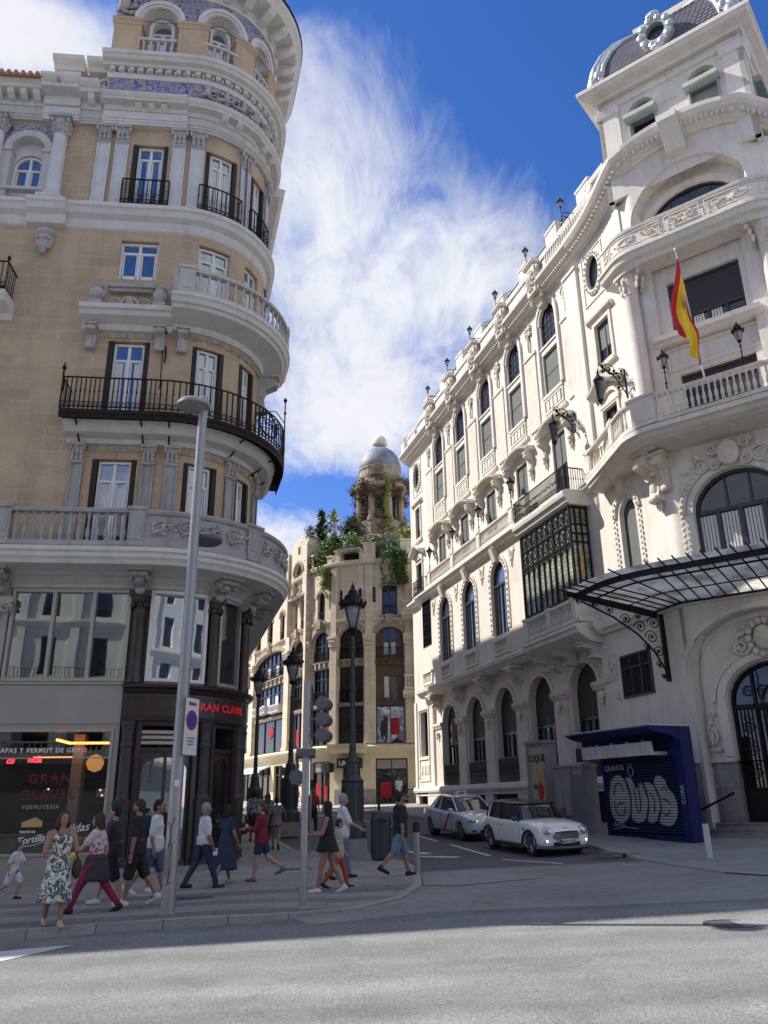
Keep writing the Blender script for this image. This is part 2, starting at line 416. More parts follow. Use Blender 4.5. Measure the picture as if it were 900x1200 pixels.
def glass(name,c=(.25,.28,.31),metal=.85,rough=.02,wave=.02,base_mix=None):
    m=bpy.data.materials.new(name);m.use_nodes=True;nt=m.node_tree;b=nt.nodes['Principled BSDF'];L=nt.links.new
    b.inputs['Base Color'].default_value=(*c,1);b.inputs['Metallic'].default_value=metal;b.inputs['Roughness'].default_value=rough
    tc=N(nt,'ShaderNodeTexCoord');n=N(nt,'ShaderNodeTexNoise');n.inputs['Scale'].default_value=.9;n.inputs['Detail'].default_value=1
    L(tc.outputs['Object'],n.inputs['Vector']);bp=N(nt,'ShaderNodeBump');bp.inputs['Strength'].default_value=wave;bp.inputs['Distance'].default_value=.5;L(n.outputs[0],bp.inputs['Height']);L(bp.outputs[0],b.inputs['Normal'])
    M[name]=m;return m
def clear_glass(name,tint=(.75,.8,.8),refl=.12):
    m=bpy.data.materials.new(name);m.use_nodes=True;nt=m.node_tree;nt.nodes.remove(nt.nodes['Principled BSDF']);L=nt.links.new;out=nt.nodes['Material Output']
    t=N(nt,'ShaderNodeBsdfTransparent');t.inputs[0].default_value=(*tint,1);g=N(nt,'ShaderNodeBsdfGlossy');g.inputs['Roughness'].default_value=.01;g.inputs['Color'].default_value=(.9,.95,.95,1)
    f=N(nt,'ShaderNodeFresnel');f.inputs[0].default_value=1.5;a=N(nt,'ShaderNodeMath',operation='ADD');a.inputs[1].default_value=refl;L(f.outputs[0],a.inputs[0])
    mx=N(nt,'ShaderNodeMixShader');L(a.outputs[0],mx.inputs[0]);L(t.outputs[0],mx.inputs[1]);L(g.outputs[0],mx.inputs[2]);L(mx.outputs[0],out.inputs[0]);M[name]=m;return m
mat('tan stone',(.49,.378,.248),.85,.13,.9,.25,45,dirt=.2,dirtc=(.2,.15,.1),var2=.07,streak=.25)
add_brick(M['tan stone'],1.15,.42,.014,(1.17,1.17,1.15),.20,fade=.5,bstr=.25)
mat('tan plain',(.49,.38,.255),.85,.1,1.2,.2,45,var2=.05)
mat('grey trim',(.52,.51,.48),.8,.1,1.2,.2,40,streak=.45,dirtc=(.2,.19,.17),var2=.05)
mat('pale trim',(.62,.61,.575),.75,.08,1.4,.15,40,streak=.3,dirtc=(.25,.24,.22))
mat('grey stone',(.36,.36,.35),.85,.14,1.5,.3,50,streak=.5,dirtc=(.14,.13,.12),var2=.06)
mat('carved stone',(.42,.41,.38),.9,.2,3,.4,40,dirt=.5,dirtc=(.16,.14,.12))
mat('marble panel',(.58,.58,.58),.5,.1,2,.05,30)
mat('cream render',(.70,.662,.595),.85,.09,.7,.3,60,streak=.42,dirtc=(.36,.32,.26),var2=.04,dirt=.2)
mat('cream carved',(.67,.61,.52),.88,.12,2.5,.3,50,streak=.35,dirtc=(.34,.29,.22),dirt=.25)
mat('cream soffit',(.66,.61,.54),.88,.1,1.5,.2,50,streak=.35,dirt=.35,dirtc=(.3,.25,.2))
mat('granite base',(.3,.3,.29),.6,.22,2,.1,60,var2=.15,dirt=.3,dirtc=(.14,.13,.12));add_brick(M['granite base'],1.2,.95,.012,(.55,.55,.55),.15,bstr=.3)
mat('sand stone',(.72,.64,.51),.88,.12,1.0,.25,30,streak=.4,dirtc=(.2,.15,.1),var2=.06);add_brick(M['sand stone'],.9,.4,.012,(.75,.72,.68),.12,bstr=.25)
mat('sand carved',(.36,.30,.23),.9,.2,2.0,.4,30,streak=.4,dirtc=(.14,.11,.08),dirt=.3)
mat('brown panel',(.10,.065,.045),.6,.15,2,.1,30)
mat('yellow render',(.68,.61,.42),.85,.08,1.0,.2,40,streak=.2,dirtc=(.35,.28,.18))
mat('dome tiles',(.25,.29,.36),.6,.25,1.5,.4,8,var2=.35,dirt=.5,dirtc=(.22,.2,.17));add_brick(M['dome tiles'],.16,.12,.012,(.7,.7,.7),.35,bstr=.4)
mat('ivy brown',(.14,.085,.04),.9,.4,3,.5,20)
mat('slate scales',(.13,.13,.16),.55,.2,2,.2,20,var2=.15)
mat('zinc',(.42,.46,.48),.45,.2,2,.2,12,metal=.4,dirt=.4,dirtc=(.5,.5,.48))
mat('terracotta',(.42,.2,.11),.85,.2,3,.3,20)
mat('black iron',(.012,.012,.013),.5,.2,4,.15,30,spec=.2)
mat('rusty iron',(.018,.014,.013),.65,.3,5,.2,30,spec=.2)
mat('white paint',(.74,.74,.71),.45,.04,2,.05,30)
mat('shutter black',(.022,.018,.017),.5,.2,4,.1,30)
mat('shutter green',(.32,.38,.34),.6,.2,3,.1,30,dirt=.4,dirtc=(.5,.5,.48))
mat('dark wood',(.035,.02,.017),.42,.3,3,.1,40,coat=.1)
mat('dark wood panel',(.055,.03,.024),.38,.25,6,.1,40,coat=.15)
mat('dark pillar',(.04,.037,.038),.45,.25,3,.2,40)
mat('metal fascia',(.34,.325,.29),.5,.06,1.2,.03,8,metal=.35)
mat('alu frame',(.42,.4,.36),.4,.05,3,.02,8,metal=.6)
mat('dark frame',(.03,.032,.035),.45,.1,3,.02,8)
mat('steel pole',(.33,.34,.345),.42,.08,2,.05,20,metal=.55,dirt=.25,dirtc=(.2,.19,.18))
mat('grey housing',(.10,.11,.12),.5,.1,3,.05,20)
mat('dark green metal',(.03,.042,.042),.45,.15,3,.1,25)
mat('granite block',(.26,.26,.25),.85,.2,3,.3,60,var2=.2)
mat('kiosk blue',(.006,.014,.085),.6,.15,2,.05,20,spec=.2,dirt=.15,dirtc=(.05,.06,.15))
mat('kiosk shutter',(.007,.013,.07),.6,.2,2,.05,20)
mat('aged white metal',(.52,.54,.53),.5,.12,2,.1,20,streak=.5,dirtc=(.32,.26,.18))
mat('graffiti silver',(.52,.53,.53),.35,.1,3,.02,20,metal=.3)
mat('graffiti black',(.01,.01,.012),.5,0,1,0)
mat('cabinet grey',(.24,.245,.24),.55,.12,2,.1,30,streak=.4,dirtc=(.1,.1,.1))
mat('gold',(.5,.33,.12),.5,.2,3,.2,30)
mat('dark blind',(.045,.05,.046),.75,.1,2,.03,20)
mat('roller blind',(.11,.125,.115),.75,.1,2,.03,20)
mat('roller blind pale',(.32,.33,.30),.75,.1,2,.03,20)
mat('curtain',(.62,.62,.6),.9,.08,3,.1,20)
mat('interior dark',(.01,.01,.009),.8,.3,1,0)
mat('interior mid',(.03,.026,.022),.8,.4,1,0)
mat('red cloth',(.35,.012,.02),.8,.1,3,.1)
mat('letter red',(.55,.02,.03),.4,0,1,0,emit=(.9,.03,.04),estr=.07)
mat('neon red',(.8,.02,.03),.4,0,1,0,emit=(1,.03,.05),estr=2.5)
mat('letter white',(.75,.75,.73),.5,0,1,0)
mat('letter grey',(.4,.4,.39),.5,0,1,0)
mat('letter dark red',(.13,.01,.014),.5,0,1,0)
mat('warm strip',(.9,.4,.1),.5,0,1,0,emit=(1,.32,.07),estr=3.0)
mat('warm disc',(.8,.4,.12),.6,0,1,0,emit=(1,.42,.12),estr=.35)
mat('bulb',(.9,.9,.85),.5,0,1,0,emit=(1,.95,.85),estr=.7)
mat('lamp globe',(.25,.27,.27),.12,.05,3,0)
mat('flag red',(.50,.008,.012),.75,.08,3,.1);mat('flag yellow',(.85,.55,.02),.75,.06,3,.1)
mat('plastic white',(.7,.7,.68),.4,.05,3,0)
mat('stained glass',(.40,.42,.34),.15,.45,1.2,.15,6,metal=.1,var2=.25);add_brick(M['stained glass'],.13,.18,.01,(.12,.12,.12),.35,offset=0,bstr=.3)
def tile_mat():
    m=mat('azulejo tiles',(.5,.48,.42),.3,.1,3,.05,20);nt=m.node_tree;b=nt.nodes['Principled BSDF'];L=nt.links.new
    tc=N(nt,'ShaderNodeTexCoord');n=N(nt,'ShaderNodeTexNoise');n.inputs['Scale'].default_value=5.5;n.inputs['Detail'].default_value=2;n.inputs['Distortion'].default_value=1.6;L(tc.outputs['UV'],n.inputs['Vector'])
    r=N(nt,'ShaderNodeValToRGB');r.color_ramp.interpolation='CONSTANT';e=r.color_ramp.elements
    e[0].position=0;e[0].color=(.05,.08,.32,1);e[1].position=.43;e[1].color=(.42,.41,.38,1)
    for p,c in ((.5,(.09,.13,.38,1)),(.56,(.5,.37,.14,1)),(.63,(.4,.4,.4,1)),(.68,(.06,.09,.33,1))):
        q=e.new(p);q.color=c
    L(n.outputs[0],r.inputs[0]);L(r.outputs[0],b.inputs['Base Color'])
    m=mat('gilded frieze',(.5,.48,.42),.6,.1,3,.25,20);nt=m.node_tree;b=nt.nodes['Principled BSDF'];L=nt.links.new
    tc=N(nt,'ShaderNodeTexCoord');n=N(nt,'ShaderNodeTexNoise');n.inputs['Scale'].default_value=6;n.inputs['Detail'].default_value=3;n.inputs['Distortion'].default_value=1.2;L(tc.outputs['UV'],n.inputs['Vector'])
    r=N(nt,'ShaderNodeValToRGB');e=r.color_ramp.elements
    e[0].position=.38;e[0].color=(.46,.33,.13,1);e[1].position=.62;e[1].color=(.25,.27,.3,1);q=e.new(.5);q.color=(.38,.35,.27,1)
    L(n.outputs[0],r.inputs[0]);L(r.outputs[0],b.inputs['Base Color'])
tile_mat()
def stripes(name,c,c2,period,ratio,axis=2,rough=.5,metal=0.0,bump=.6):
    m=mat(name,c,rough,.1,2,0,20,metal=metal);nt=m.node_tree;b=nt.nodes['Principled BSDF'];L=nt.links.new
    tc=N(nt,'ShaderNodeTexCoord');sx=N(nt,'ShaderNodeSeparateXYZ');L(tc.outputs['UV' if axis<2 else 'Object'],sx.inputs[0])
    a=N(nt,'ShaderNodeMath',operation='DIVIDE');a.inputs[1].default_value=period;L(sx.outputs[axis],a.inputs[0])
    f=N(nt,'ShaderNodeMath',operation='FRACT');L(a.outputs[0],f.inputs[0]);g=N(nt,'ShaderNodeMath',operation='LESS_THAN');g.inputs[1].default_value=ratio;L(f.outputs[0],g.inputs[0])
    old=b.inputs['Base Color'].links[0].from_socket
    mx=N(nt,'ShaderNodeMix',data_type='RGBA');L(g.outputs[0],mx.inputs[0]);L(old,mx.inputs[6]);mx.inputs[7].default_value=(*c2,1);L(mx.outputs[2],b.inputs['Base Color'])
    bp=N(nt,'ShaderNodeBump');bp.inputs['Strength'].default_value=bump;bp.inputs['Distance'].default_value=.03;L(f.outputs[0],bp.inputs['Height']);L(bp.outputs[0],b.inputs['Normal']);return m
stripes('louvre black',(.024,.02,.018),(.008,.007,.007),.06,.3,bump=.8)
add_brick(M['cream render'],1.6,.62,.007,(.9,.89,.87),.03,fade=.35,bstr=.12)
stripes('graffiti slats',(.40,.41,.42),(.03,.04,.09),.082,.3,rough=.5,bump=.5)
stripes('grille metal',(.27,.28,.28),(.08,.08,.08),.05,.45)
glass('window glass',(.30,.33,.36),.9);glass('dark glass',(.06,.068,.072),.75,.03);glass('mirror glass',(.40,.44,.46),.95,.012,.004);glass('shop upper glass',(.24,.27,.27),.95,.015,.006)
clear_glass('clear glass',(.72,.76,.75),.03);clear_glass('car glass',(.25,.28,.28),.10)
def canopy_mat():
    m=bpy.data.materials.new('canopy glass');m.use_nodes=True;nt=m.node_tree;L=nt.links.new;b=nt.nodes['Principled BSDF'];out=nt.nodes['Material Output']
    b.inputs['Base Color'].default_value=(.4,.42,.38,1);b.inputs['Roughness'].default_value=.3
    t=N(nt,'ShaderNodeBsdfTranslucent');tc=N(nt,'ShaderNodeTexCoord');n=N(nt,'ShaderNodeTexNoise');n.inputs['Scale'].default_value=1.7;n.inputs['Detail'].default_value=8;L(tc.outputs['Object'],n.inputs['Vector'])
    r=N(nt,'ShaderNodeValToRGB');r.color_ramp.elements[0].color=(.35,.34,.28,1);r.color_ramp.elements[1].color=(.8,.82,.76,1);r.color_ramp.elements[0].position=.35;r.color_ramp.elements[1].position=.6;L(n.outputs[0],r.inputs[0]);L(r.outputs[0],t.inputs[0])
    mx=N(nt,'ShaderNodeMixShader');mx.inputs[0].default_value=.72;L(b.outputs[0],mx.inputs[1]);L(t.outputs[0],mx.inputs[2]);L(mx.outputs[0],out.inputs[0]);M['canopy glass']=m
canopy_mat()
# ground materials
def ground_mats():
    m=mat('asphalt',(.183,.184,.178),.88,.14,.22,.5,160,var2=0,dirt=.38,dirtc=(.09,.088,.085));nt=m.node_tree;b=nt.nodes['Principled BSDF'];L=nt.links.new
    tc=N(nt,'ShaderNodeTexCoord');old=b.inputs['Base Color'].links[0].from_socket
    for sc,lo,hi,st in ((95,.5,1.7,1),(42,.66,1.42,1),(1.1,.88,1.12,1)):
        n=N(nt,'ShaderNodeTexNoise');n.inputs['Scale'].default_value=sc;n.inputs['Detail'].default_value=2;L(tc.outputs['Object'],n.inputs['Vector'])
        mr=N(nt,'ShaderNodeMapRange');mr.inputs['From Min'].default_value=.3;mr.inputs['From Max'].default_value=.7;mr.inputs['To Min'].default_value=lo;mr.inputs['To Max'].default_value=hi;L(n.outputs[0],mr.inputs['Value'])
        h=N(nt,'ShaderNodeHueSaturation');L(old,h.inputs['Color']);L(mr.outputs[0],h.inputs['Value']);old=h.outputs[0]
    # tyre-polished lanes run along the avenue
    mp=N(nt,'ShaderNodeMapping');mp.inputs['Scale'].default_value=(.03,.9,1);L(tc.outputs['Object'],mp.inputs['Vector'])
    n=N(nt,'ShaderNodeTexNoise');n.inputs['Scale'].default_value=1.2;n.inputs['Detail'].default_value=4;L(mp.outputs[0],n.inputs['Vector'])
    mr=N(nt,'ShaderNodeMapRange');mr.inputs['From Min'].default_value=.35;mr.inputs['From Max'].default_value=.65;mr.inputs['To Min'].default_value=.80;mr.inputs['To Max'].default_value=1.16;L(n.outputs[0],mr.inputs['Value'])
    h=N(nt,'ShaderNodeHueSaturation');L(old,h.inputs['Color']);L(mr.outputs[0],h.inputs['Value'])
    # fine cracks
    v=N(nt,'ShaderNodeTexVoronoi',feature='DISTANCE_TO_EDGE');v.inputs['Scale'].default_value=.42
    nn=N(nt,'ShaderNodeTexNoise');nn.inputs['Scale'].default_value=2.2;nn.inputs['Detail'].default_value=4;L(tc.outputs['Object'],nn.inputs['Vector'])
    va=N(nt,'ShaderNodeVectorMath',operation='ADD');L(tc.outputs['Object'],va.inputs[0]);L(nn.outputs['Color'],va.inputs[1]);L(va.outputs[0],v.inputs['Vector'])
    lt=N(nt,'ShaderNodeMapRange');lt.inputs['From Max'].default_value=.004;lt.inputs['To Min'].default_value=.8;lt.inputs['To Max'].default_value=1.0;L(v.outputs['Distance'],lt.inputs['Value'])
    h2=N(nt,'ShaderNodeHueSaturation');L(h.outputs[0],h2.inputs['Color']);L(lt.outputs[0],h2.inputs['Value']);L(h2.outputs[0],b.inputs['Base Color'])
ground_mats()
mat('street asphalt',(.10,.10,.098),.85,.15,.5,.5,120,var2=.15)
mat('paving slabs',(.30,.292,.275),.8,.16,.8,.2,60,var2=.1,dirt=.25,dirtc=(.13,.125,.12))
def bands(m):
    nt=m.node_tree;b=nt.nodes['Principled BSDF'];L=nt.links.new;tc=N(nt,'ShaderNodeTexCoord')
    sx=N(nt,'ShaderNodeSeparateXYZ');L(tc.outputs['Object'],sx.inputs[0])
    # dark granite bands laid parallel to the avenue kerb, near it
    s=N(nt,'ShaderNodeMath',operation='MULTIPLY_ADD');s.inputs[1].default_value=-.14;L(sx.outputs[0],s.inputs[0]);L(sx.outputs[1],s.inputs[2])
    rp=N(nt,'ShaderNodeMapRange');rp.inputs['From Min'].default_value=13;rp.inputs['From Max'].default_value=21;rp.clamp=True;L(s.outputs[0],rp.inputs['Value'])
    r=N(nt,'ShaderNodeValToRGB');r.color_ramp.interpolation='CONSTANT';e=r.color_ramp.elements
    e[0].position=0;e[0].color=(.85,.85,.85,1);e[1].position=.12;e[1].color=(.6,.6,.6,1)
    for p,c in ((.2,.95),(.3,.66),(.38,.95),(.48,.6),(.58,1.0)):
        q=e.new(p);q.color=(c,c,c,1)
    L(rp.outputs[0],r.inputs[0]);old=b.inputs['Base Color'].links[0].from_socket
    mx=N(nt,'ShaderNodeMix',data_type='RGBA',blend_type='MULTIPLY');mx.inputs[0].default_value=1;L(old,mx.inputs[6]);L(r.outputs[0],mx.inputs[7]);L(mx.outputs[2],b.inputs['Base Color'])
bands(M['paving slabs']);add_brick(M['paving slabs'],.9,.45,.009,(.5,.5,.5),.16,uv=False,rot=-.13,bstr=.25)
mat('setts',(.27,.265,.25),.85,.2,.5,.25,60,var2=.12,dirt=.3,dirtc=(.12,.12,.115));add_brick(M['setts'],.22,.12,.012,(.7,.7,.7),.16,uv=False,rot=-.1,bstr=.4)
mat('grey paving',(.27,.265,.255),.85,.14,.8,.2,60,var2=.06,dirt=.3,dirtc=(.12,.12,.11));add_brick(M['grey paving'],.6,.6,.01,(.6,.6,.6),.12,uv=False,bstr=.2)
mat('pale paving',(.42,.4,.37),.85,.1,.8,.2,60,var2=.06);add_brick(M['pale paving'],.6,.6,.01,(.7,.7,.7),.1,uv=False,bstr=.2)
mat('kerb granite',(.34,.33,.31),.8,.15,2,.25,60,var2=.12);add_brick(M['kerb granite'],.95,3,.012,(.45,.45,.45),.12,bstr=.4,offset=0)
mat('road paint',(.6,.6,.58),.75,.15,3,.2,60,dirt=.5,dirtc=(.25,.25,.24))
mat('dark patch',(.07,.07,.07),.8,.15,2,.2,80)
# foliage / people / cars
for n,c in {'leaf dark':(.03,.062,.022),'leaf mid':(.065,.13,.03),'leaf bright':(.14,.24,.04),'leaf olive':(.12,.16,.07),'leaf grey':(.15,.2,.15),'leaf yellow':(.24,.29,.05)}.items():
    mat(n,c,.6,.35,2.5,0,1)
mat('bark',(.10,.07,.05),.9,.3,8,.4,30)
# ------------------------------------------------------------------ camera, sun, sky
PITCH=19.8;ROLL=-0.75
def camera():
    c=bpy.data.cameras.new('camera');o=bpy.data.objects.new('camera',c);COL.objects.link(o)
    c.sensor_fit='VERTICAL';c.sensor_height=24;c.lens=940/1200*24;c.clip_start=.05;c.clip_end=2000
    o.matrix_world=Matrix.Translation((0,0,1.65))@Matrix.Rotation(R(90+PITCH),4,'X')@Matrix.Rotation(R(ROLL),4,'Z')
    SC.camera=o
camera()
SUN_AZ,SUN_EL=289.0,46.0
l=bpy.data.lights.new('sun','SUN');l.energy=4.15;l.angle=R(.53);l.color=(1,.945,.86)
o=bpy.data.objects.new('sun',l);COL.objects.link(o)
sd=Vector((math.sin(R(SUN_AZ))*math.cos(R(SUN_EL)),math.cos(R(SUN_AZ))*math.cos(R(SUN_EL)),math.sin(R(SUN_EL))))
o.rotation_euler=sd.to_track_quat('Z','Y').to_euler();o.location=(-30,20,60)
w=bpy.data.worlds.new('World');SC.world=w;w.use_nodes=True;nt=w.node_tree;L=nt.links.new
bg=nt.nodes['Background'];sky=N(nt,'ShaderNodeTexSky',sky_type='NISHITA',sun_disc=False);sky.sun_elevation=R(SUN_EL);sky.sun_rotation=R(SUN_AZ);sky.altitude=650;sky.air_density=1.0;sky.dust_density=.25;sky.ozone_density=2.5
hs=N(nt,'ShaderNodeHueSaturation');hs.inputs['Saturation'].default_value=1.30;hs.inputs['Value'].default_value=.9;L(sky.outputs[0],hs.inputs['Color'])
tn=N(nt,'ShaderNodeMix',data_type='RGBA',blend_type='MULTIPLY');tn.inputs[0].default_value=1;tn.inputs[7].default_value=(1.05,.81,1.0,1);L(hs.outputs[0],tn.inputs[6])
tc=N(nt,'ShaderNodeTexCoord');sx=N(nt,'ShaderNodeSeparateXYZ');L(tc.outputs['Generated'],sx.inputs[0])
def mth(op,a,b=None,c=None):
    n=N(nt,'ShaderNodeMath',operation=op)
    for i,v in enumerate((a,b,c)):
        if v is None:continue
        if isinstance(v,(int,float)):n.inputs[i].default_value=v
        else:L(v,n.inputs[i])
    return n.outputs[0]
# a flat cloud layer: directions projected on a high plane
zz=mth('MAXIMUM',sx.outputs[2],.06);px=mth('DIVIDE',sx.outputs[0],zz);py=mth('DIVIDE',sx.outputs[1],zz)
cb=N(nt,'ShaderNodeCombineXYZ');L(px,cb.inputs[0]);L(py,cb.inputs[1])
def noise(scale,detail,rough,dist,off=(0,0,0),sc=(1,1,1),rot=0.0):
    mp=N(nt,'ShaderNodeMapping');mp.inputs['Location'].default_value=off;mp.inputs['Scale'].default_value=sc;mp.inputs['Rotation'].default_value=(0,0,rot);L(cb.outputs[0],mp.inputs['Vector'])
    n=N(nt,'ShaderNodeTexNoise');n.inputs['Scale'].default_value=scale;n.inputs['Detail'].default_value=detail;n.inputs['Roughness'].default_value=rough;n.inputs['Distortion'].default_value=dist;L(mp.outputs[0],n.inputs['Vector']);return n.outputs[0]
n1=noise(1.5,12,.62,.35,(3.1,1.7,0),(1.0,.8,1),.5)
n2=noise(5.0,12,.6,.9,(7,2,0),(1.6,.7,1),.55)
# placement of the big masses in plan (x/z, y/z)
def blob(cx,cy,rx,ry,amp,rot=0.0):
    ca,sa=math.cos(rot),math.sin(rot)
    dx=mth('SUBTRACT',px,cx);dy=mth('SUBTRACT',py,cy)
    u=mth('DIVIDE',mth('ADD',mth('MULTIPLY',dx,ca),mth('MULTIPLY',dy,sa)),rx);v=mth('DIVIDE',mth('SUBTRACT',mth('MULTIPLY',dy,ca),mth('MULTIPLY',dx,sa)),ry)
    d=mth('ADD',mth('MULTIPLY',u,u),mth('MULTIPLY',v,v));return mth('MULTIPLY',mth('POWER',2.718,mth('MULTIPLY',d,-1.0)),amp)
n4=noise(9.0,10,.65,1.6,(2,9,0),(2.2,.6,1),.35)
dens=mth('ADD',mth('ADD',mth('MULTIPLY',n1,.62),mth('MULTIPLY',n2,.50)),mth('MULTIPLY',n4,.22))
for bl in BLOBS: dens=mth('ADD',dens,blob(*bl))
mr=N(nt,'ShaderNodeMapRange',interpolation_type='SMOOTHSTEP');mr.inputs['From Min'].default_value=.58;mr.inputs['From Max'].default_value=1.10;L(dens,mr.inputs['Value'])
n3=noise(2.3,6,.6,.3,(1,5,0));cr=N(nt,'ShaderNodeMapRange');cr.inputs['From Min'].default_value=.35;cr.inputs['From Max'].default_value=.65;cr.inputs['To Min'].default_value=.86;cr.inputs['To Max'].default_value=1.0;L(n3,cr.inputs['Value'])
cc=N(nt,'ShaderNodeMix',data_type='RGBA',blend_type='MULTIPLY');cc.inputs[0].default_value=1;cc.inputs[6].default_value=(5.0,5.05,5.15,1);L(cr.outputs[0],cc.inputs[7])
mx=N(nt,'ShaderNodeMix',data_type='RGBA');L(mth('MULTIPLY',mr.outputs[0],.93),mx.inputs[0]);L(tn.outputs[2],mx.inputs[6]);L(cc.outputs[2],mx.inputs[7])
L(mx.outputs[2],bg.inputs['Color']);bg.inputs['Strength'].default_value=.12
SC.view_settings.view_transform='Standard';SC.view_settings.look='None';SC.view_settings.exposure=EXPO;SC.view_settings.gamma=1
# ------------------------------------------------------------------ ground
def bis(bm,cuts):
    for co,no in cuts:
        bmesh.ops.bisect_plane(bm,geom=bm.verts[:]+bm.edges[:]+bm.faces[:],plane_co=co,plane_no=no)
def poly(name,pts,h,mat_,grid=None,kind='structure',label=None,cat=None,hf=None,skirt=0.0,parent=None,**kw):
    bm=bmesh.new();bm.faces.new([bm.verts.new((x,y,0)) for x,y in pts])
    cuts=[((0,24,0),(0,1,0)),((14,0,0),(1,0,0)),((-14,0,0),(1,0,0)),((0,90,0),(0,1,0))]
    if grid:
        xs=[p[0] for p in pts];ys=[p[1] for p in pts]
        x=min(xs)+grid
        while x<max(xs):cuts.append(((x,0,0),(1,0,0)));x+=grid
        y=min(ys)+grid
        while y<max(ys):cuts.append(((0,y,0),(0,1,0)));y+=grid
    bis(bm,cuts);bmesh.ops.triangulate(bm,faces=bm.faces[:])
    if skirt:
        be=[e for e in bm.edges if e.is_boundary];r=bmesh.ops.extrude_edge_only(bm,edges=be)
        low=set(v for v in r['geom'] if isinstance(v,bmesh.types.BMVert))
    else:low=set()
    for v in bm.verts:
        hh=(hf(v.co.x,v.co.y) if hf else h);v.co.z=gz(v.co.x,v.co.y)+(hh if v not in low else hh-skirt)
    bmesh.ops.recalc_face_normals(bm,faces=bm.faces)
    me=bpy.data.meshes.new(name);bm.to_mesh(me);bm.free();me.materials.append(mat_)
    o=bpy.data.objects.new(name,me);COL.objects.link(o);_props(o,label,cat,kw.get('group'),kind);return o
def smooth_corner(pts,r=1.0,n=5):
    out=[]
    k=len(pts)
    for i in range(k):
        p0,p1,p2=Vector(pts[i-1]),Vector(pts[i]),Vector(pts[(i+1)%k]);a=(p0-p1);b=(p2-p1);q=min(r,a.length*.45,b.length*.45)
        A=p1+a.normalized()*q;B=p1+b.normalized()*q
        for j in range(n+1):
            t=j/n;out.append(tuple((1-t)**2*A+2*t*(1-t)*p1+t*t*B))
    return out
def kerb(name,pts,hf,w=.16,inside=1):
    mb=MB();P=[]
    for (x0,y0),(x1,y1) in zip(pts,pts[1:]):
        n=max(1,int(math.hypot(x1-x0,y1-y0)/.6))
        for i in range(n):P.append((x0+(x1-x0)*i/n,y0+(y1-y0)*i/n))
    P.append(pts[-1]);rs=[];d=0
    for i,p in enumerate(P):
        a=P[max(i-1,0)];b=P[min(i+1,len(P)-1)];tx,ty=b[0]-a[0],b[1]-a[1];l=math.hypot(tx,ty);nx,ny=-ty/l*inside,tx/l*inside
        if i:d+=math.hypot(p[0]-P[i-1][0],p[1]-P[i-1][1])
        z=gz(*p);h=hf(*p)+.004
        row=[mb.W(p[0],p[1],z-.1,(d,0)),mb.W(p[0],p[1],z+h-.015,(d,.1)),mb.W(p[0]+nx*.015,p[1]+ny*.015,z+h,(d,.12)),mb.W(p[0]+nx*w,p[1]+ny*w,z+h,(d,.3)),mb.W(p[0]+nx*w,p[1]+ny*w,z-.1,(d,.4))]
        rs.append(row)
    mb.rings(rs);return obj(name,mb,M['kerb granite'],kind='structure')
def ss(a,b,x):
    t=max(0,min(1,(x-a)/(b-a)));return t*t*(3-2*t)
def hsw(x,y):   # left pavement: a raised kerb that dips towards the crossing
    if y>19: return .12
    return .025+.095*max(ss(-.4,-2.6,x),ss(16.5,19,y))
poly('road',[(-150,-120),(150,-120),(150,200),(-150,200)],0,M['asphalt'])
poly('side_street',[(-.9,24.8),(.86,20.95),(6.25,21.15),(6.1,26),(2.0,51),(8,75),(-60,110),(-20,61.2),(-6.6,55),(-2,47),(-9.5,47.5),(-5.0,36),(-3.0,28.6),(-1.7,27.6)],.004,M['street asphalt'],grid=4)
FK=[(-60,7.0),(-12,12.0),(-5.58,12.78),(-3.91,13.15),(-2.03,13.45),(-1.43,13.8),(-.5,14.5),(.25,15.75),(.66,17.6),(.72,20.7),(.45,23.1),(-.05,24.7),(-.85,26.9),(-1.7,27.15),(-3.0,28.0),(-4.2,32.4),(-5.0,35.2),(-6.3,40.5),(-8.3,48.0)]
poly('pavement',FK+[(-60,60)],0,M['paving slabs'],grid=1.0,hf=hsw)
kerb('kerb',FK,hsw,.17,1)
poly('crossing_paving',[(-1.1,12.95),(.55,13.69),(3.15,13.58),(5.72,13.45),(12,13.2),(40,12.6),(40,21.4),(7.0,21.24),(2.96,21.25),(.81,21.05),(.72,18),(.2,15.6),(-.5,14.4),(-1.5,13.75)],.008,M['setts'],grid=2,skirt=.04)
RK=[(5.72+34,13.9),(12,14.6),(7.6,15.6),(6.7,17.5),(6.2,21.3),(6.05,24),(5.6,28.6),(3.0,36.8),(.2,46.2),(-.5,47.6),(-1.3,48.2),(-1.0,49.5),(1.2,52.5),(5,56)]
poly('pavement',RK[2:]+[(30,56),(40,20),(40,14.0)]+RK[:0]+[(12,14.6)],0,M['grey paving'],grid=2,hf=lambda x,y:.03+.09*ss(20.5,23.5,y))
kerb('kerb',RK[3:],lambda x,y:.03+.09*ss(20.5,23.5,y),.17,-1)
poly('pavement',[(-22,61),(-11,59.2),(-7.6,57.2),(-4.2,54.2),(-1.8,53.0),(2,52.9),(9,53.5),(9,62),(-22,90)],.12,M['pale paving'],grid=3)
kerb('kerb',[(-22,61),(-11,59.2),(-7.6,57.2),(-4.2,54.2),(-1.8,53.0),(2,52.9),(9,53.5)],lambda x,y:.12,.17,1)
poly('pavement',[(-60,-16),(60,-16),(60,-21),(-60,-21)],.13,M['paving slabs'])
kerb('kerb',[(-60,-16),(60,-16)],lambda x,y:.13,.17,-1)
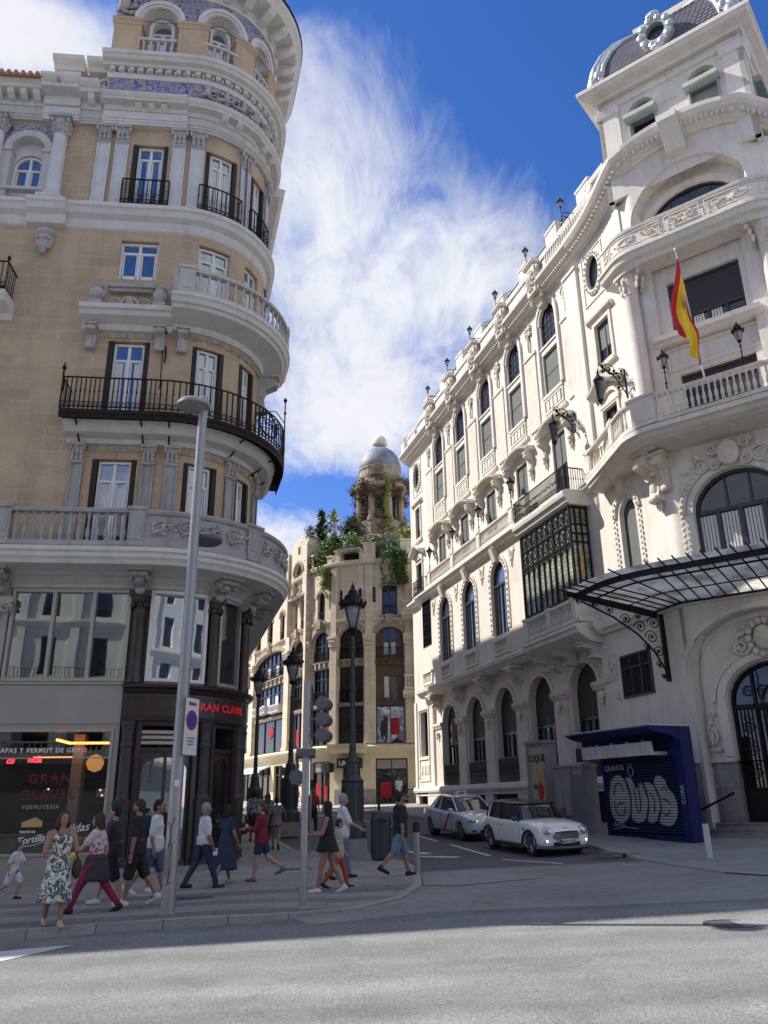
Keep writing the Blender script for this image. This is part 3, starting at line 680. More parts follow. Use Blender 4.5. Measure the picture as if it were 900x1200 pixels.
# markings and ironwork in the ground
poly('road_marking',[(-9,9.2),(-5.1,10.35),(-4.25,12.1),(-4.55,12.05),(-9,10.3)],.006,M['road paint'])
def dash(x0,y0,x1,y1,w=.12):
    d=Vector((x1-x0,y1-y0));n=Vector((-d.y,d.x)).normalized()*w/2
    poly('road_marking',[(x0-n.x,y0-n.y),(x1-n.x,y1-n.y),(x1+n.x,y1+n.y),(x0+n.x,y0+n.y)],.010,M['road paint'])
dash(2.05,28.6,2.9,24.9);dash(3.1,23.9,4.3,21.6);dash(1.0,33.0,1.7,30);dash(-.2,39.5,.6,36);dash(-1.6,44,-.9,41.5)
dash(-.3,28.2,1.2,26.2,.3);dash(-2.2,31.5,-1.4,30.5,.2);dash(.9,25.6,2.0,24.9,.25)
mh=MB();mh.latheW((4.35,11.35,gz(4.35,11.35)),[(.36,-.02),(.36,.006),(.30,.006),(.30,.002),(.0,.002)],28)
obj('manhole_cover',mh,M['dark patch'],label='round dark manhole cover in the sunlit avenue',cat='manhole cover',base=(4.35,11.35,gz(4.35,11.35)))
for (x,y,sx_,sy_,lb) in ((-2.3,22.1,.9,.45,'rectangular grate set in the pavement behind the girl in red'),(5.9,22.6,1.2,.3,'dark open drain slot in the kerb near the blue kiosk'),(-3.6,16.2,.9,.4,'flat utility lid in the pavement near the tall lamp')):
    z=gz(x,y)+hsw(x,y)if x<0 else gz(x,y)+.1
    g=MB();g.boxW((x,y,z+.004),sx_,sy_,.012,.13)
    for k in range(5):g.boxW((x-sx_*.4+sx_*.2*k,y,z+.012),.03,sy_*.8,.012,.13)
    obj('utility_cover',g,M['dark patch'],label=lb,cat='utility cover',base=(x,y,z))
poly('road_patch',[(.75,19.9),(1.9,20.9),(3.2,18.2),(1.3,17.4),(.7,17.8)],.018,M['granite block'])
# ------------------------------------------------------------------ corner building on the left
PL=Path((-6.913,22.565),84,[('a',2.75,99)],0)
LB=thing('corner_building','tan stone corner building with rounded balconies and a glazed corner bar at its foot','building',(-6.9,22.6,0))
def part(name,mb,m,parent=None,**k): return obj(name,mb,M[m] if isinstance(m,str) else [M[q] for q in m],parent if parent is not None else LB,**k)
SL,SR=-26.0,35.0
WC=[-1.23,1.32,3.02]                      # window axes on the curve
w4=[('r',-1.87,-.57,12.75,15.68),('r',.78,1.86,12.75,15.68),('r',2.55,3.45,12.75,15.68)]
w3=[('r',-1.93,-.62,8.7,11.55),('r',.78,1.86,8.7,11.55),('r',2.55,3.45,8.7,11.55)]
w5=[('r',-1.85,-.6,18.05,19.6),('r',.74,1.86,17.7,19.65),('r',2.55,3.45,17.7,19.65)]
w6=[('r',-1.82,-.6,21.1,23.72),('r',.72,1.92,21.1,23.72),('r',2.62,3.62,21.1,23.72)]
far=[('r',c-.6,c+.6,z,z+h) for c in (-9.2,-12.4,-15.6,-18.8,7.4,10.6,13.8,17.0,20.2,23.4,26.6,29.8,33.0) for z,h in ((8.7,2.85),(12.75,2.93),(17.3,2.3),(21.3,2.4))]
arch6=('a',-5.86,-4.82,21.55,23.2,.52)
mb=MB(PL);mb.wall(SL,SR,8.0,20.1,0,w4+w3+w5+[f for f in far if f[3]<20],.3);part('wall',mb,'tan stone')
mb=MB(PL);mb.wall(SL,SR,20.1,24.5,0,w6+[f for f in far if f[3]>20]+[('a',-6.15,-4.6,20.95,23.98,.8)],.3);part('wall',mb,'tan stone')
mb=MB(PL);mb.wall(-6.3,-4.5,20.9,24.1,-.28,[arch6],.2);part('wall',mb,'pale trim')
# core, flat roof and blind rear faces that close the volume
mb=MB()
def loopat(o,z,n=None):
    ts=PL.samples(SL,SR,12);p=[PL.at(t,o,z) for t in ts]
    return p
pf=loopat(-.35,0);back=[PL.at(SR,-14,0),(-31,55.2,0),(-33,22,0)]
top=[mb.W(x,y,26.2) for x,y,_ in pf+back];bot=[mb.W(x,y,-1.5) for x,y,_ in pf+back]
mb.F(*top);n=len(top)
for i in range(len(pf)-1,n):mb.F(bot[i],bot[(i+1)%n],top[(i+1)%n],top[i])
part('rear_wall',mb,'tan plain')
mb=MB(PL);mb.prof(SL-.5,-4.9,[(0.9,25.58),(.9,25.64),(-6,27.5),(-6,27.4)])
for i in range(38):
    t=-5.1-i*.24;mb.tube([(t,.95,25.68),(t,-2.5,26.72)],.085,6)
part('roof',mb,'terracotta',smooth=False)
mb=MB(PL);mb.box(5.5,SR,-8,-1.6,26.0,28.3);part('attic_wall',mb,'tan plain');mb=MB(PL);mb.prof(5.4,SR+.1,[(-8.2,28.3),(-1.4,28.3),(-1.3,28.4),(-1.4,28.5),(-8.2,28.5)]);part('added_attic_cornice',mb,'pale trim')  # unseen attic storey added to lift the shadow line on the cream facade
def lwin(ops,zt,name='window',shutter=True,rows=2,balc=False,glassm='window glass',parent=None,depth=.22,bt=.07,curt=False):
    """white casement window; frame with pane as its sub-part, black louvred shutters folded against the reveal"""
    for op in ops:
        f=MB(PL);k,a,b,z0,z1=op[:5];sh=.17 if shutter else 0
        q=(k,a+sh,b-sh,z0,z1-.04)+tuple(op[5:])
        f.ring(q,0,.075,-depth,-depth+.1)
        c=(a+b)/2
        lo,hi=f.lohi(q,c,.09)
        f.box(c-.045,c+.045,-depth,-depth+.09,lo,hi)
        zr=z0+(z1-z0)*zt
        f.box(q[1]+.05,q[2]-.05,-depth,-depth+.085,zr-.04,zr+.04)
        for s0,s1 in ((q[1]+.09,c-.06),(c+.06,q[2]-.09)):
            for u in (s0,s1-.045):f.box(u,u+.045,-depth,-depth+.07,lo+.02,zr-.04)
            f.box(s0,s1,-depth,-depth+.07,lo,lo+.14)
            if rows>2:
                m=(lo+zr)/2;f.box(s0,s1,-depth,-depth+.06,m-.02,m+.02)
        w=part(name,f,'white paint',parent)
        g=MB(PL);g.fill(q,.04,-depth+.03);part('pane',g,glassm,w)
        if curt:
            cmb=MB(PL)
            for s0,s1 in ((q[1]+.1,q[1]+.1+(c-q[1])*.45),(q[2]-.1-(q[2]-c)*.4,q[2]-.1)):
                n=8;cmb.prof(s0,s1,[(-depth+.036,lo+.1),(-depth+.04,lo+.1),(-depth+.04,zr-.06),(-depth+.036,zr-.06)])
            part('curtain',cmb,'curtain',w)
        if shutter:
            for s0,s1 in ((a-.0,a+.16),(b-.16,b+.0)):
                s=MB(PL);s.box(s0+.015,s1-.015,-.26,.03,z0+.02,z1-.03);part('shutter',s,'louvre black',parent)
lwin(w4[:1],.78,rows=2,curt=True);lwin(w4[1:],.78,rows=2);lwin(w3,.76,rows=3);lwin(w5,.72,shutter=False);lwin(w6[:1],.79);lwin(w6[1:],.79,curt=True)
lwin(far,.76,shutter=True);lwin([arch6],.62,shutter=False,depth=.45)
# belt course under the top floor, with a carved head below it
mb=MB(PL);pr=[(0,19.95),(.06,20.0),(.1,20.12),(.12,20.3),(.3,20.42),(.36,20.6),(.42,20.66),(.42,20.8),(.0,20.92)]
mb.prof(SL,SR,pr);mb.prof(-4.95,-3.7,[(q+.14 if q else 0,z) for q,z in pr]);part('belt_course',mb,'pale trim')
mb=MB(PL);mb.ell(-4.3,.12,19.35,.3,.2,.42,10,8);mb.ell(-4.3,.16,19.6,.34,.22,.16,10,6)
for k in range(5):mb.ell(-4.5+k*.1,.3,19.3+.05*(k%2),.05,.06,.06,6,4)
for k in range(3):mb.ell(-4.3,.2,19.0-.1*k,.2-.05*k,.12,.07,8,4)
scroll(mb,-4.48,.25,19.5,.1,1.3,.03,1);scroll(mb,-4.12,.25,19.5,.1,1.3,.03,-1,PI);part('carved_head',mb,'carved stone',smooth=True)
# top floor order: pilasters, columns, capitals
def pilaster(c,w,z0,z1,cz,o=.09,mt='marble panel',fr='pale trim'):
    mb=MB(PL);mb.m=0
    mb.box(c-w/2,c+w/2,0,o*.6,z0,z1);mb.m=1
    for a,b in ((c-w/2,c-w/2+.05),(c+w/2-.05,c+w/2)):mb.box(a,b,0,o,z0,z1)
    mb.box(c-w/2+.05,c+w/2-.05,0,o,z1-.06,z1);mb.box(c-w/2+.05,c+w/2-.05,0,o,z0,z0+.06);mb.box(c-w/2-.06,c+w/2+.06,0,o+.06,z0-.12,z0-.002)
    p=part('pilaster',mb,(mt,fr));q=MB(PL);pilcap(q,c,w,z1,cz,o+.02);part('capital',q,'carved stone',p)
for c in (-2.82,-2.2,-.22,.42,2.3,4.05):pilaster(c,.46,21.05,23.72,24.42)
for c in (-4.3,-6.42):
    mb=MB(PL);mb.lathe(c,.12,20.98,[(.36,0),(.36,.1),(.3,.14),(.33,.22),(.25,.27),(.235,2.7),(.25,2.74)],18);mb.box(c-.4,c+.4,-.2,.5,20.86,20.98)
    p=part('column',mb,'marble panel',smooth=True,auto=40);q=MB(PL);roundcap(q,c,.12,.25,23.7,24.45);part('capital',q,'carved stone',p)
mb=MB(PL);mb.arcband(-5.34,23.15,.82,.82,.56,.56,-.28,.1);mb.box(-6.2,-5.86,-.3,.08,20.98,23.1);mb.box(-4.82,-4.5,-.3,.08,20.98,23.1)
for a in (-6.22,-4.86):mb.box(a,a+.4,-.3,.14,23.04,23.16)
mb.box(-6.1,-4.6,-.1,.14,21.38,21.5);part('arch_surround',mb,'grey trim')
mb=MB(PL);mb.box(-6.2,-4.55,-.25,-.015+.03,23.97,24.3);mb.box(-6.2,-6.0,-.2,.02,23.5,23.97);mb.box(-4.75,-4.5,-.2,.02,23.5,23.97);part('tile_spandrel',mb,'azulejo tiles')
# entablature
mb=MB(PL);arch=[(0,24.42),(.12,24.42),(.12,24.5),(.16,24.52),(.16,24.6),(.2,24.62),(.22,24.68),(.1,24.7),(.1,25.02),(0,25.02)]
mb.prof(SL,SR,arch);part('architrave',mb,'grey trim')
mb=MB(PL);cor=[(0,25.02),(.14,25.04),(.2,25.12),(.2,25.36),(.62,25.38),(.66,25.5),(.72,25.54),(.82,25.68),(.84,25.78),(.0,25.86)]
mb.prof(SL,-3.06,cor);cor2=[(q*.62,25.02+(z-25.02)*.62) for q,z in cor];mb.prof(-3.06,5.6,cor2);mb.prof(5.6,SR,cor)
for a,b,cr_ in ((-5.0,-3.75,cor),(-2.95,-.0,cor2)):
    mb.prof(a,b,[(q+.13 if q else 0,z+(.012 if q else 0)) for q,z in cr_]);mb.prof(a,b,[(q+.1 if q else 0,z-.003) for q,z in arch])
mb.prof(.0,2.6,[(q+.05 if q else 0,z+(.006 if q else 0)) for q,z in cor2])
for a,b in ((-7.6,-5.0),(-3.75,-2.95),(-1.95,-.6),(.95,2.0),(2.7,3.8)):
    k=max(1,int((b-a)/.42))
    for i in range(k):
        c=a+(i+.5)*(b-a)/k;mb.prof(c-.11,c+.11,[(.15,25.1),(.32,25.12),(.5,25.22),(.58,25.38),(.15,25.38)] if c<-3 else [(.1,25.05),(.26,25.07),(.36,25.14),(.44,25.235),(.1,25.24)])
part('cornice',mb,'pale trim')
mb=MB(PL);mb.ell(-4.4,.75,25.72,.2,.16,.2,8,6);mb.ell(-4.55,.72,25.8,.1,.1,.1,6,5);mb.ell(-4.25,.72,25.8,.1,.1,.1,6,5);mb.ell(-4.4,.85,25.6,.1,.1,.12,6,5);part('lion_head',mb,'carved stone',smooth=True)
# attic with pedestals left of the drum
mb=MB(PL);mb.wall(-4.9,-3.0,25.86,27.1,-.3);mb.box(-4.9,-3.02,-1.3,-.3,25.8,27.05);part('attic_wall',mb,'tan plain')
mb=MB(PL)
for a,b in ((-4.95,-3.85),(-3.75,-2.9)):mb.prof(a,b,[(-.4,26.95),(.0,26.97),(.1,27.1),(.3,27.2),(.36,27.34),(-.4,27.42)])
mb.box(-4.75,-4.0,-.5,-.02,26.6,26.95);part('pedestal_cornice',mb,'pale trim')
mb=MB(PL);scroll(mb,-3.05,.02,26.35,.36,1.7,.09,-1);mb.ell(-3.1,.0,26.0,.25,.15,.2,8,5);part('volute',mb,'carved stone',smooth=True)
# round drum
TL,TR=-3.0,9.9
DR=Path((-6.913+(-3.0)*.9945,22.565-3.0*.1045),84,[('l',3.0),('a',2.75,99),('l',2.2),('a',2.75,85),('l',3)],-3.0)
TR=DR.s1
mb=MB(DR);mb.wall(-3.0,TR,25.35,27.2,.05);mb.wall(-3.0,TR,27.7,32.0,-.45,[('a',c-.42,c+.42,28.3,30.2,.42) for c in (-1.36,.98,2.85,4.6)],.25)
mb.box(-3.0,-2.98,-3,0,25.85,32);part('drum_wall',mb,'tan plain')
mb=MB(DR);mb.prof(-2.9,TR-.3,[(.06,25.97),(.1,25.97),(.1,26.62),(.06,26.62)]);part('tile_frieze',mb,'azulejo tiles')
mb=MB(DR);relief(mb,.3,4.6,25.95,26.66,.14,5,.9,True)
for q in range(6):
    t=.6+q*.66;mb.ell(t,.2,26.5,.1,.09,.12,7,5);mb.ell(t,.2,26.25,.12,.1,.2,7,5);mb.tube([(t,.2,26.35),(t+.25,.24,26.3),(t+.36,.2,26.45)],.045,5);mb.tube([(t,.2,26.15),(t-.18,.25,26.05),(t-.3,.2,26.0)],.06,5)
part('cherub_frieze',mb,'carved stone',smooth=True)
mb=MB(DR);mb.prof(-3.02,TR,[(.05,26.62),(.14,26.64),(.16,26.78),(.14,26.9),(.05,26.9)])
dentils(mb,-3.0,6.5,.08,.28,26.9,27.05,.17,.33)
for i in range(28):
    t=-2.9+i*.33;mb.ell(t,.2,26.93,.06,.08,.07,6,4)
mb.prof(-3.15,TR,[(.0,27.05),(.3,27.07),(.34,27.16),(.5,27.2),(.56,27.3),(.62,27.34),(.66,27.46),(.6,27.52),(-.5,27.7),(-.5,27.05)]);part('cornice',mb,'pale trim')
drc=[(-2.52,1.0),(-.08,1.1),(1.95,.85),(3.75,.8),(5.5,.8)]
for c,w in drc:
    mb=MB(DR);mb.box(c-w/2,c+w/2,-.45,.1,27.6,29.35);mb.box(c-w/2+.14,c+w/2-.14,.1,.115,28.0,29.2);mb.box(c-w/2+.2,c+w/2-.2,.115,.125,28.08,29.12)
    mb.prof(c-w/2-.06,c+w/2+.06,[(-.45,29.35),(.12,29.35),(.16,29.45),(.22,29.5),(.22,29.6),(-.45,29.64)]);part('pier',mb,'tan plain')
arcs=[(-1.36,.68),(.98,.68),(2.85,.52),(4.62,.52)]
mb=MB(DR);mb.wall(-3.0,TR,29.62,32.0,.06,[('a',c-w,c+w,29.62,29.62+w,w) for c,w in arcs],.04);part('tile_spandrel',mb,'azulejo tiles')
for c,w in arcs:
    mb=MB(DR);mb.arcband(c,29.64,w+.26,w+.26,w+.1,w+.1,.0,.2);mb.arcband(c,29.64,w+.12,w+.12,w,w,-.1,.14);mb.arcband(c,29.64,w,w,w-.02,w-.02,-.45,.1)
    part('arch_surround',mb,'pale trim')
    b=MB(DR);balusters(b,c-w+.02,c+w-.02,.02,27.72,28.62,.25,1.0,8);b.box(c-w,c+w,-.08,.12,28.62,28.74);b.box(c-w,c+w,-.08,.12,27.64,27.74);part('balustrade',b,'grey trim')
mb=MB(DR);relief(mb,-3.0,-2.1,29.75,30.9,.12,9,1);mb.ell(-2.7,.2,30.3,.22,.2,.3);part('carved_figure',mb,'carved stone',smooth=True)
for c,w in arcs:
    f=MB(DR);q=('a',c-.42,c+.42,28.3,30.2,.42);f.ring(q,-.06,.07,-.7,-.36);f.box(c-.03,c+.03,-.68,-.58,28.35,29.7);f.box(c-.4,c+.4,-.68,-.58,29.66,29.76);f.box(c-.36,c+.36,-.66,-.59,28.3,28.42)
    for u in (-.36,-.08,.03,.31):f.box(c+u,c+u+.05,-.66,-.59,28.35,29.66)
    w_=part('window',f,'white paint');g=MB(DR);g.fill(q,.03,-.64);part('pane',g,'window glass',w_)
mb=MB(DR);cz=31.0
mb.prof(-3.05,TR,[(.0,cz-.1),(.12,cz-.1),(.14,cz+.05),(.22,cz+.1),(.22,cz+.35),(.95,cz+.42),(1.05,cz+.6),(1.15,cz+.72),(1.2,cz+.86),(0,cz+1.0)])
k=13
for i in range(k):
    c=-2.6+i*.72;mb.prof(c-.13,c+.13,[(.2,cz+.02),(.45,cz+.05),(.8,cz+.22),(.95,cz+.42),(.2,cz+.42)])
part('cornice',mb,'pale trim')
mb=MB(DR);mb.prof(-3.05,TR,[(1.1,cz+.88),(1.22,cz+.88),(1.24,cz+1.0),(1.1,cz+1.02)]);part('gutter',mb,'rusty iron')
# low dome roof over the drum
cx,cy=-7.4,26.0
mb=MB();mb.latheW((cx,cy,32.0),[(3.4,0),(3.4,.3),(3.1,1.0),(2.4,2.0),(1.5,2.7),(.5,3.0),(.2,3.4),(0,3.5)],28);part('dome_roof',mb,'slate scales',smooth=True,auto=40)
# small iron balconets in front of the top windows
def railpart(a,b,o,z0,z1,gap,ends=True,name='railing',m='black iron',depth=0):
    mb=MB(PL);iron_rail(mb,a,b,o,z0,z1,gap,.015)
    if ends:
        for t in (a,b):
            mb.box(t-.014,t+.014,0,o,z1-.035,z1-.002);mb.box(t-.014,t+.014,0,o,z0+.05,z0+.08)
            k=max(1,int(o/.13))
            for i in range(k):mb.box(t-.009,t+.009,o*(i+.5)/k-.009,o*(i+.5)/k+.009,z0,z1-.03)
    return part(name,mb,m)
for a,b in ((-2.0,-.42),(.56,2.06),(2.52,3.74)):
    r=railpart(a,b,.22,20.93,22.02,.14)
    mb=MB(PL);c=(a+b)/2
    for q in (-.35,0,.35):scroll(mb,c+q,.24,21.3,.13,1.3,.012,1)
    part('scrollwork',mb,'black iron',r)
# stone balcony of the floor below (curved), window ledge with urns beside it
mb=MB(PL);sl=[(0,16.1),(.12,16.12),(.2,16.3),(.85,16.52),(.9,16.62),(.98,16.66),(1.04,16.8),(1.1,16.86),(1.1,16.96),(0,17.02)]
mb.prof(.12,5.9,sl);part('balcony_slab',mb,'pale trim')
mb=MB(PL);balustrade(mb,.25,5.9,.9,16.98,17.95,.235,.2,(.45,2.35+1.9,5.7),.36);mb.box(.14,.38,0,.9,17.0,17.9);part('balustrade',mb,'grey trim')
mb=MB(PL);l2=[(0,16.0),(.1,16.02),(.16,16.2),(.5,16.35),(.56,16.48),(.64,16.52),(.68,16.66),(0,16.7)]
mb.prof(-2.75,.115,l2);part('window_ledge',mb,'pale trim')
for c in (-2.3,-.3):
    mb=MB(PL);mb.box(c-.2,c+.2,.18,.58,16.7,16.86);mb.lathe(c,.38,16.86,[(.12,0),(.09,.06),(.2,.16),(.25,.3),(.24,.4),(.17,.46),(.15,.5),(.2,.56),(.12,.6),(.07,.66),(.06,.7),(0,.76)],12);part('urn',mb,'carved stone',smooth=True,auto=50)
mb=MB(PL);mb.arcband(-1.3,16.75,.36,.46,.26,.36,.1,.3);scroll(mb,-1.78,.25,16.95,.2,1.6,.045,1);scroll(mb,-.82,.25,16.95,.2,1.6,.045,-1,PI);mb.box(-2.0,-.6,.05,.2,17.45,17.58);mb.prof(-2.05,-.55,[(0,17.55),(.3,17.56),(.33,17.68),(0,17.7)])
mb.ell(-1.3,.26,16.95,.16,.1,.2);mb.ell(-1.95,.2,16.85,.14,.1,.12);mb.ell(-.65,.2,16.85,.14,.1,.12)
for k in range(5):mb.box(-1.5+k*.1-.015,-1.5+k*.1+.015,.2,.24,16.75,17.05)
part('carved_crest',mb,'carved stone')
mb=MB(PL)
for c in (-2.4,-.25,.44):console(mb,c,.3,15.3,16.1,.42)
console(mb,4.3,.36,14.6,16.1,.7);part('console',mb,'carved stone')
mb=MB(PL);mb.box(-2.16,-.5,0,.03,16.12-.0,16.42-.33+.0) if False else mb.box(-2.16,-.5,0,.03,15.78,16.0);mb.prof(.68,4.05,[(0,15.95),(.03,15.95),(.03,16.12),(0,16.12)]);part('gilded_frieze',mb,'gilded frieze')
mb=MB(PL);relief(mb,-2.1,-.55,15.8,15.98,.02,3,.6);relief(mb,.7,4.0,15.82,16.1,.03,4,.7);part('carved_frieze',mb,'carved stone')
# long iron balcony
mb=MB(PL);mb.prof(-2.75,6.5,[(0,12.0),(.1,12.02),(.14,12.16),(.5,12.22),(.6,12.36),(.66,12.42),(.7,12.54),(0,12.56)]);part('balcony_slab',mb,'pale trim')
mb=MB(PL);mb.prof(-2.8,6.5,[(0,12.58),(1.0,12.58),(1.02,12.62),(1.02,12.72),(0,12.74)])
for i in range(52):
    t=-2.7+i*.165;mb.box(t-.02,t+.02,.72,1.0,12.52,12.575)
mb.prof(-2.8,6.5,[(.97,12.44),(1.0,12.44),(1.0,12.57),(.97,12.57)])
for t in (-2.35,-.45,.3,2.2,3.6,4.7):
    mb.tube([(t,.05,12.0),(t,.28,12.1),(t,.5,12.35),(t,.9,12.5)],.03,5);mb.ell(t,.12,11.95,.05,.05,.07,6,4)
part('balcony_platform',mb,'rusty iron')
r=railpart(-2.8,6.5,1.0,12.74,13.8,.135,name='railing',m='rusty iron')
mb=MB(PL)
for c in (2.55,2.9,3.25):
    scroll(mb,c,1.02,13.3,.22,1.8,.02,1);scroll(mb,c-.15,1.03,13.05,.14,1.4,.016,-1);scroll(mb,c+.1,1.03,13.55,.12,1.4,.016,-1)
mb.arcband(2.9,13.3,.42,.42,.37,.37,1.0,1.03,0,360,20)
part('scrollwork',mb,'rusty iron',r)
mb=MB(PL)
mb.tube([(-2.8,1.0,13.75),(-2.8,1.0,14.0)],.03,6);mb.ell(-2.8,1.0,14.08,.07,.07,.08,7,5);mb.ell(-2.8,1.0,14.2,.025,.025,.07,6,4);mb.tube([(-2.8,1.0,13.9),(-2.8,.8,13.6),(-2.8,.95,13.3)],.025,5)
mb.tube([(4.2,1.0,13.75),(4.2,1.0,15.2)],.025,6);mb.ell(4.2,1.0,15.1,.07,.07,.08,7,5);mb.ell(4.2,1.0,14.6,.05,.05,.06,7,5);mb.tube([(4.2,1.0,14.2),(4.1,.7,14.6),(3.9,.4,14.5),(3.8,.1,14.1)],.018,5)
mb.tube([(-.12,.1,15.9),(-.12,.14,15.0),(-.12,.1,14.0),(-.12,.3,13.85)],.02,5);mb.ell(-.12,.12,16.0,.09,.09,.06,7,5);mb.tube([(-.05,.12,15.5),(-.02,.14,15.2),(-.05,.1,14.9)],.03,5)
part('finial',mb,'rusty iron')
# second storey pilasters and friezes
for c in (-2.37,-.27,.42,2.36,4.05):
    pilaster(c,.37,8.9,11.4,12.0,.1,'grey stone','grey stone')
mb=MB(PL)
for a,b in ((-2.08,-.55),(.68,2.05),(2.68,3.8)):mb.prof(a,b,[(0,11.78),(.04,11.78),(.04,12.0-.02),(0,11.98)])
part('gilded_frieze',mb,'gilded frieze')
mb=MB(PL)
for a,b in ((-2.05,-.58),(.7,2.0),(2.7,3.7)):relief(mb,a,b,11.78,11.98,.03,int(a*10)+50,.55)
part('carved_frieze',mb,'carved stone')
# left neighbour bay: iron balcony just entering the frame
mb=MB(PL);mb.prof(-9.2,-4.95,[(0,16.2),(.1,16.22),(.2,16.4),(.75,16.55),(.85,16.7),(.9,16.84),(0,16.9)]);part('balcony_slab',mb,'pale trim')
mb=MB(PL);mb.box(-9.2,-4.98,0,.86,16.9,16.96);iron_rail(mb,-9.15,-5.02,.8,16.95,17.95,.15)
for k in range(5):mb.box(-5.03,-5.01,.1+k*.15,.12+k*.15,16.95,17.9)
mb.box(-5.04,-5.0,0,.82,17.9,17.94);mb.ell(-5.02,.8,18.05,.06,.06,.1,6,5);part('railing',mb,'rusty iron')
# first-floor stone balcony
mb=MB(PL);bs=[(0,7.75),(.25,7.78),(.5,7.86),(1.15,7.92),(1.2,8.02),(1.27,8.1),(1.27,8.2),(1.33,8.26),(1.33,8.36),(1.15,8.44),(0,8.5)]
mb.prof(SL,SR,bs);part('balcony_slab',mb,'pale trim')
mb=MB(PL);mb.wall(SL,SR,7.48,7.8,.02);mb.prof(SL,SR,[(0,7.5),(.06,7.5),(.08,7.6),(.3,7.78),(0,7.78)]);part('soffit_wall',mb,'grey trim')
mb=MB(PL);balustrade(mb,-11,-.02,1.08,8.44,9.55,.245,.2,(-8.2,-3.85,-.2),.44)
mb.prof(-.02,SR,[(.98,8.44),(1.18,8.44),(1.18,8.66),(1.14,8.68),(1.14,9.36),(1.2,9.38),(1.24,9.46),(1.2,9.52),(.94,9.52),(.94,9.38),(.98,9.36)])
for c in (2.42,4.85,7.4):
    mb.box(c-.2,c+.2,.96,1.22,8.46,9.5);mb.box(c-.24,c+.24,.92,1.27,9.5,9.58);mb.box(c-.12,c+.12,1.22,1.235,8.75,9.3)
part('balustrade',mb,'grey stone')
mb=MB(PL);relief(mb,.1,2.15,8.72,9.32,1.15,21,1.3,True);relief(mb,2.7,4.6,8.72,9.32,1.15,22,1.3,True);relief(mb,5.1,7.1,8.72,9.32,1.15,23,1.0,True);part('carved_panel',mb,'carved stone',smooth=True)
for c in (-3.95,-.1,2.06,3.62,5.6):
    mb=MB(PL);pr=[(0,7.25),(.2,7.3),(.3,7.42),(.25,7.55),(.45,7.62),(.8,7.7),(.85,7.8),(0,7.8)];mb.prof(c-.22,c+.22,pr);mb.box(c-.3,c+.3,0,.95,7.82,7.9);mb.ell(c,.5,7.62,.17,.2,.12,8,5);mb.ell(c,.28,7.38,.17,.15,.12,8,5)
    for d in (-1,1):mb.ell(c+d*.22,.62,7.66,.06,.12,.1,6,4)
    part('console',mb,'grey stone')
# mezzanine glazing: three mirror panes, dark engaged columns
def upper(a,b,mull,gm='shop upper glass',frame='alu frame',z0=4.86,z1=7.46):
    f=MB(PL);op=('r',a,b,z0,z1);f.ring(op,0,.09,-.3,.06)
    for c in mull:f.box(c-.05,c+.05,-.2,.05,z0+.05,z1-.05)
    w=part('shop_window',f,frame);ed=[a+.05]+list(mull)+[b-.05]
    for s0,s1 in zip(ed,ed[1:]):
        g=MB(PL);g.prof(s0+.01,s1-.01,[(-.06,z0+.05),(-.05,z0+.05),(-.05,z1-.05),(-.06,z1-.05)],step=60);part('pane',g,gm,w)
upper(-3.66,-.36,(-2.5,-1.4));upper(-11,-4.5,(-6,-7.6,-9.3));upper(.18,1.86,(),'mirror glass','white paint');upper(2.3,3.34,(),'dark glass');upper(4.0,8,(5.2,6.6),'dark glass')
mb=MB(PL);mb.wall(-11.5,-.3,7.4,7.55,-.02);mb.box(-4.45,-3.7,-.1,.12,4.8,7.5);mb.box(-26,-11,-.2,.02,3.6,7.5);mb.box(8,SR,-.2,.02,-1.5,7.6);part('wall',mb,'grey stone')
mb=MB(PL);mb.box(-4.55,-3.55,.0,.3,7.0,7.16);mb.prof(-4.5,-3.6,[(0,6.75),(.14,6.8),(.2,6.9),(.3,7.0),(0,7.0)]);scroll(mb,-3.75,.28,6.85,.16,1.5,.05,1);mb.box(-4.4,-3.9,0,.2,4.85,6.75);part('pilaster',mb,'carved stone')
for c,w in ((-.1,.44),(2.08,.36),(3.68,.4)):
    mb=MB(PL);mb.lathe(c,.06,4.8,[(w*.5,0),(w*.5,.12),(w*.42,.18),(w*.40,1.9),(w*.44,1.94),(w*.4,2.02),(w*.42,2.2),(w*.55,2.35),(w*.6,2.42)],14);mb.box(c-w*.65,c+w*.65,-.1,.06+w*.62,7.22,7.4)
    for k in range(8):
        a=2*PI*k/8;mb.ell(c+math.cos(a)*w*.5,.06+math.sin(a)*w*.5,7.0,.07,.07,.12,6,4)
    mb.box(c-w*.6,c+w*.6,-.2,-.02,4.8,7.45);part('column',mb,'dark wood',smooth=True,auto=40)
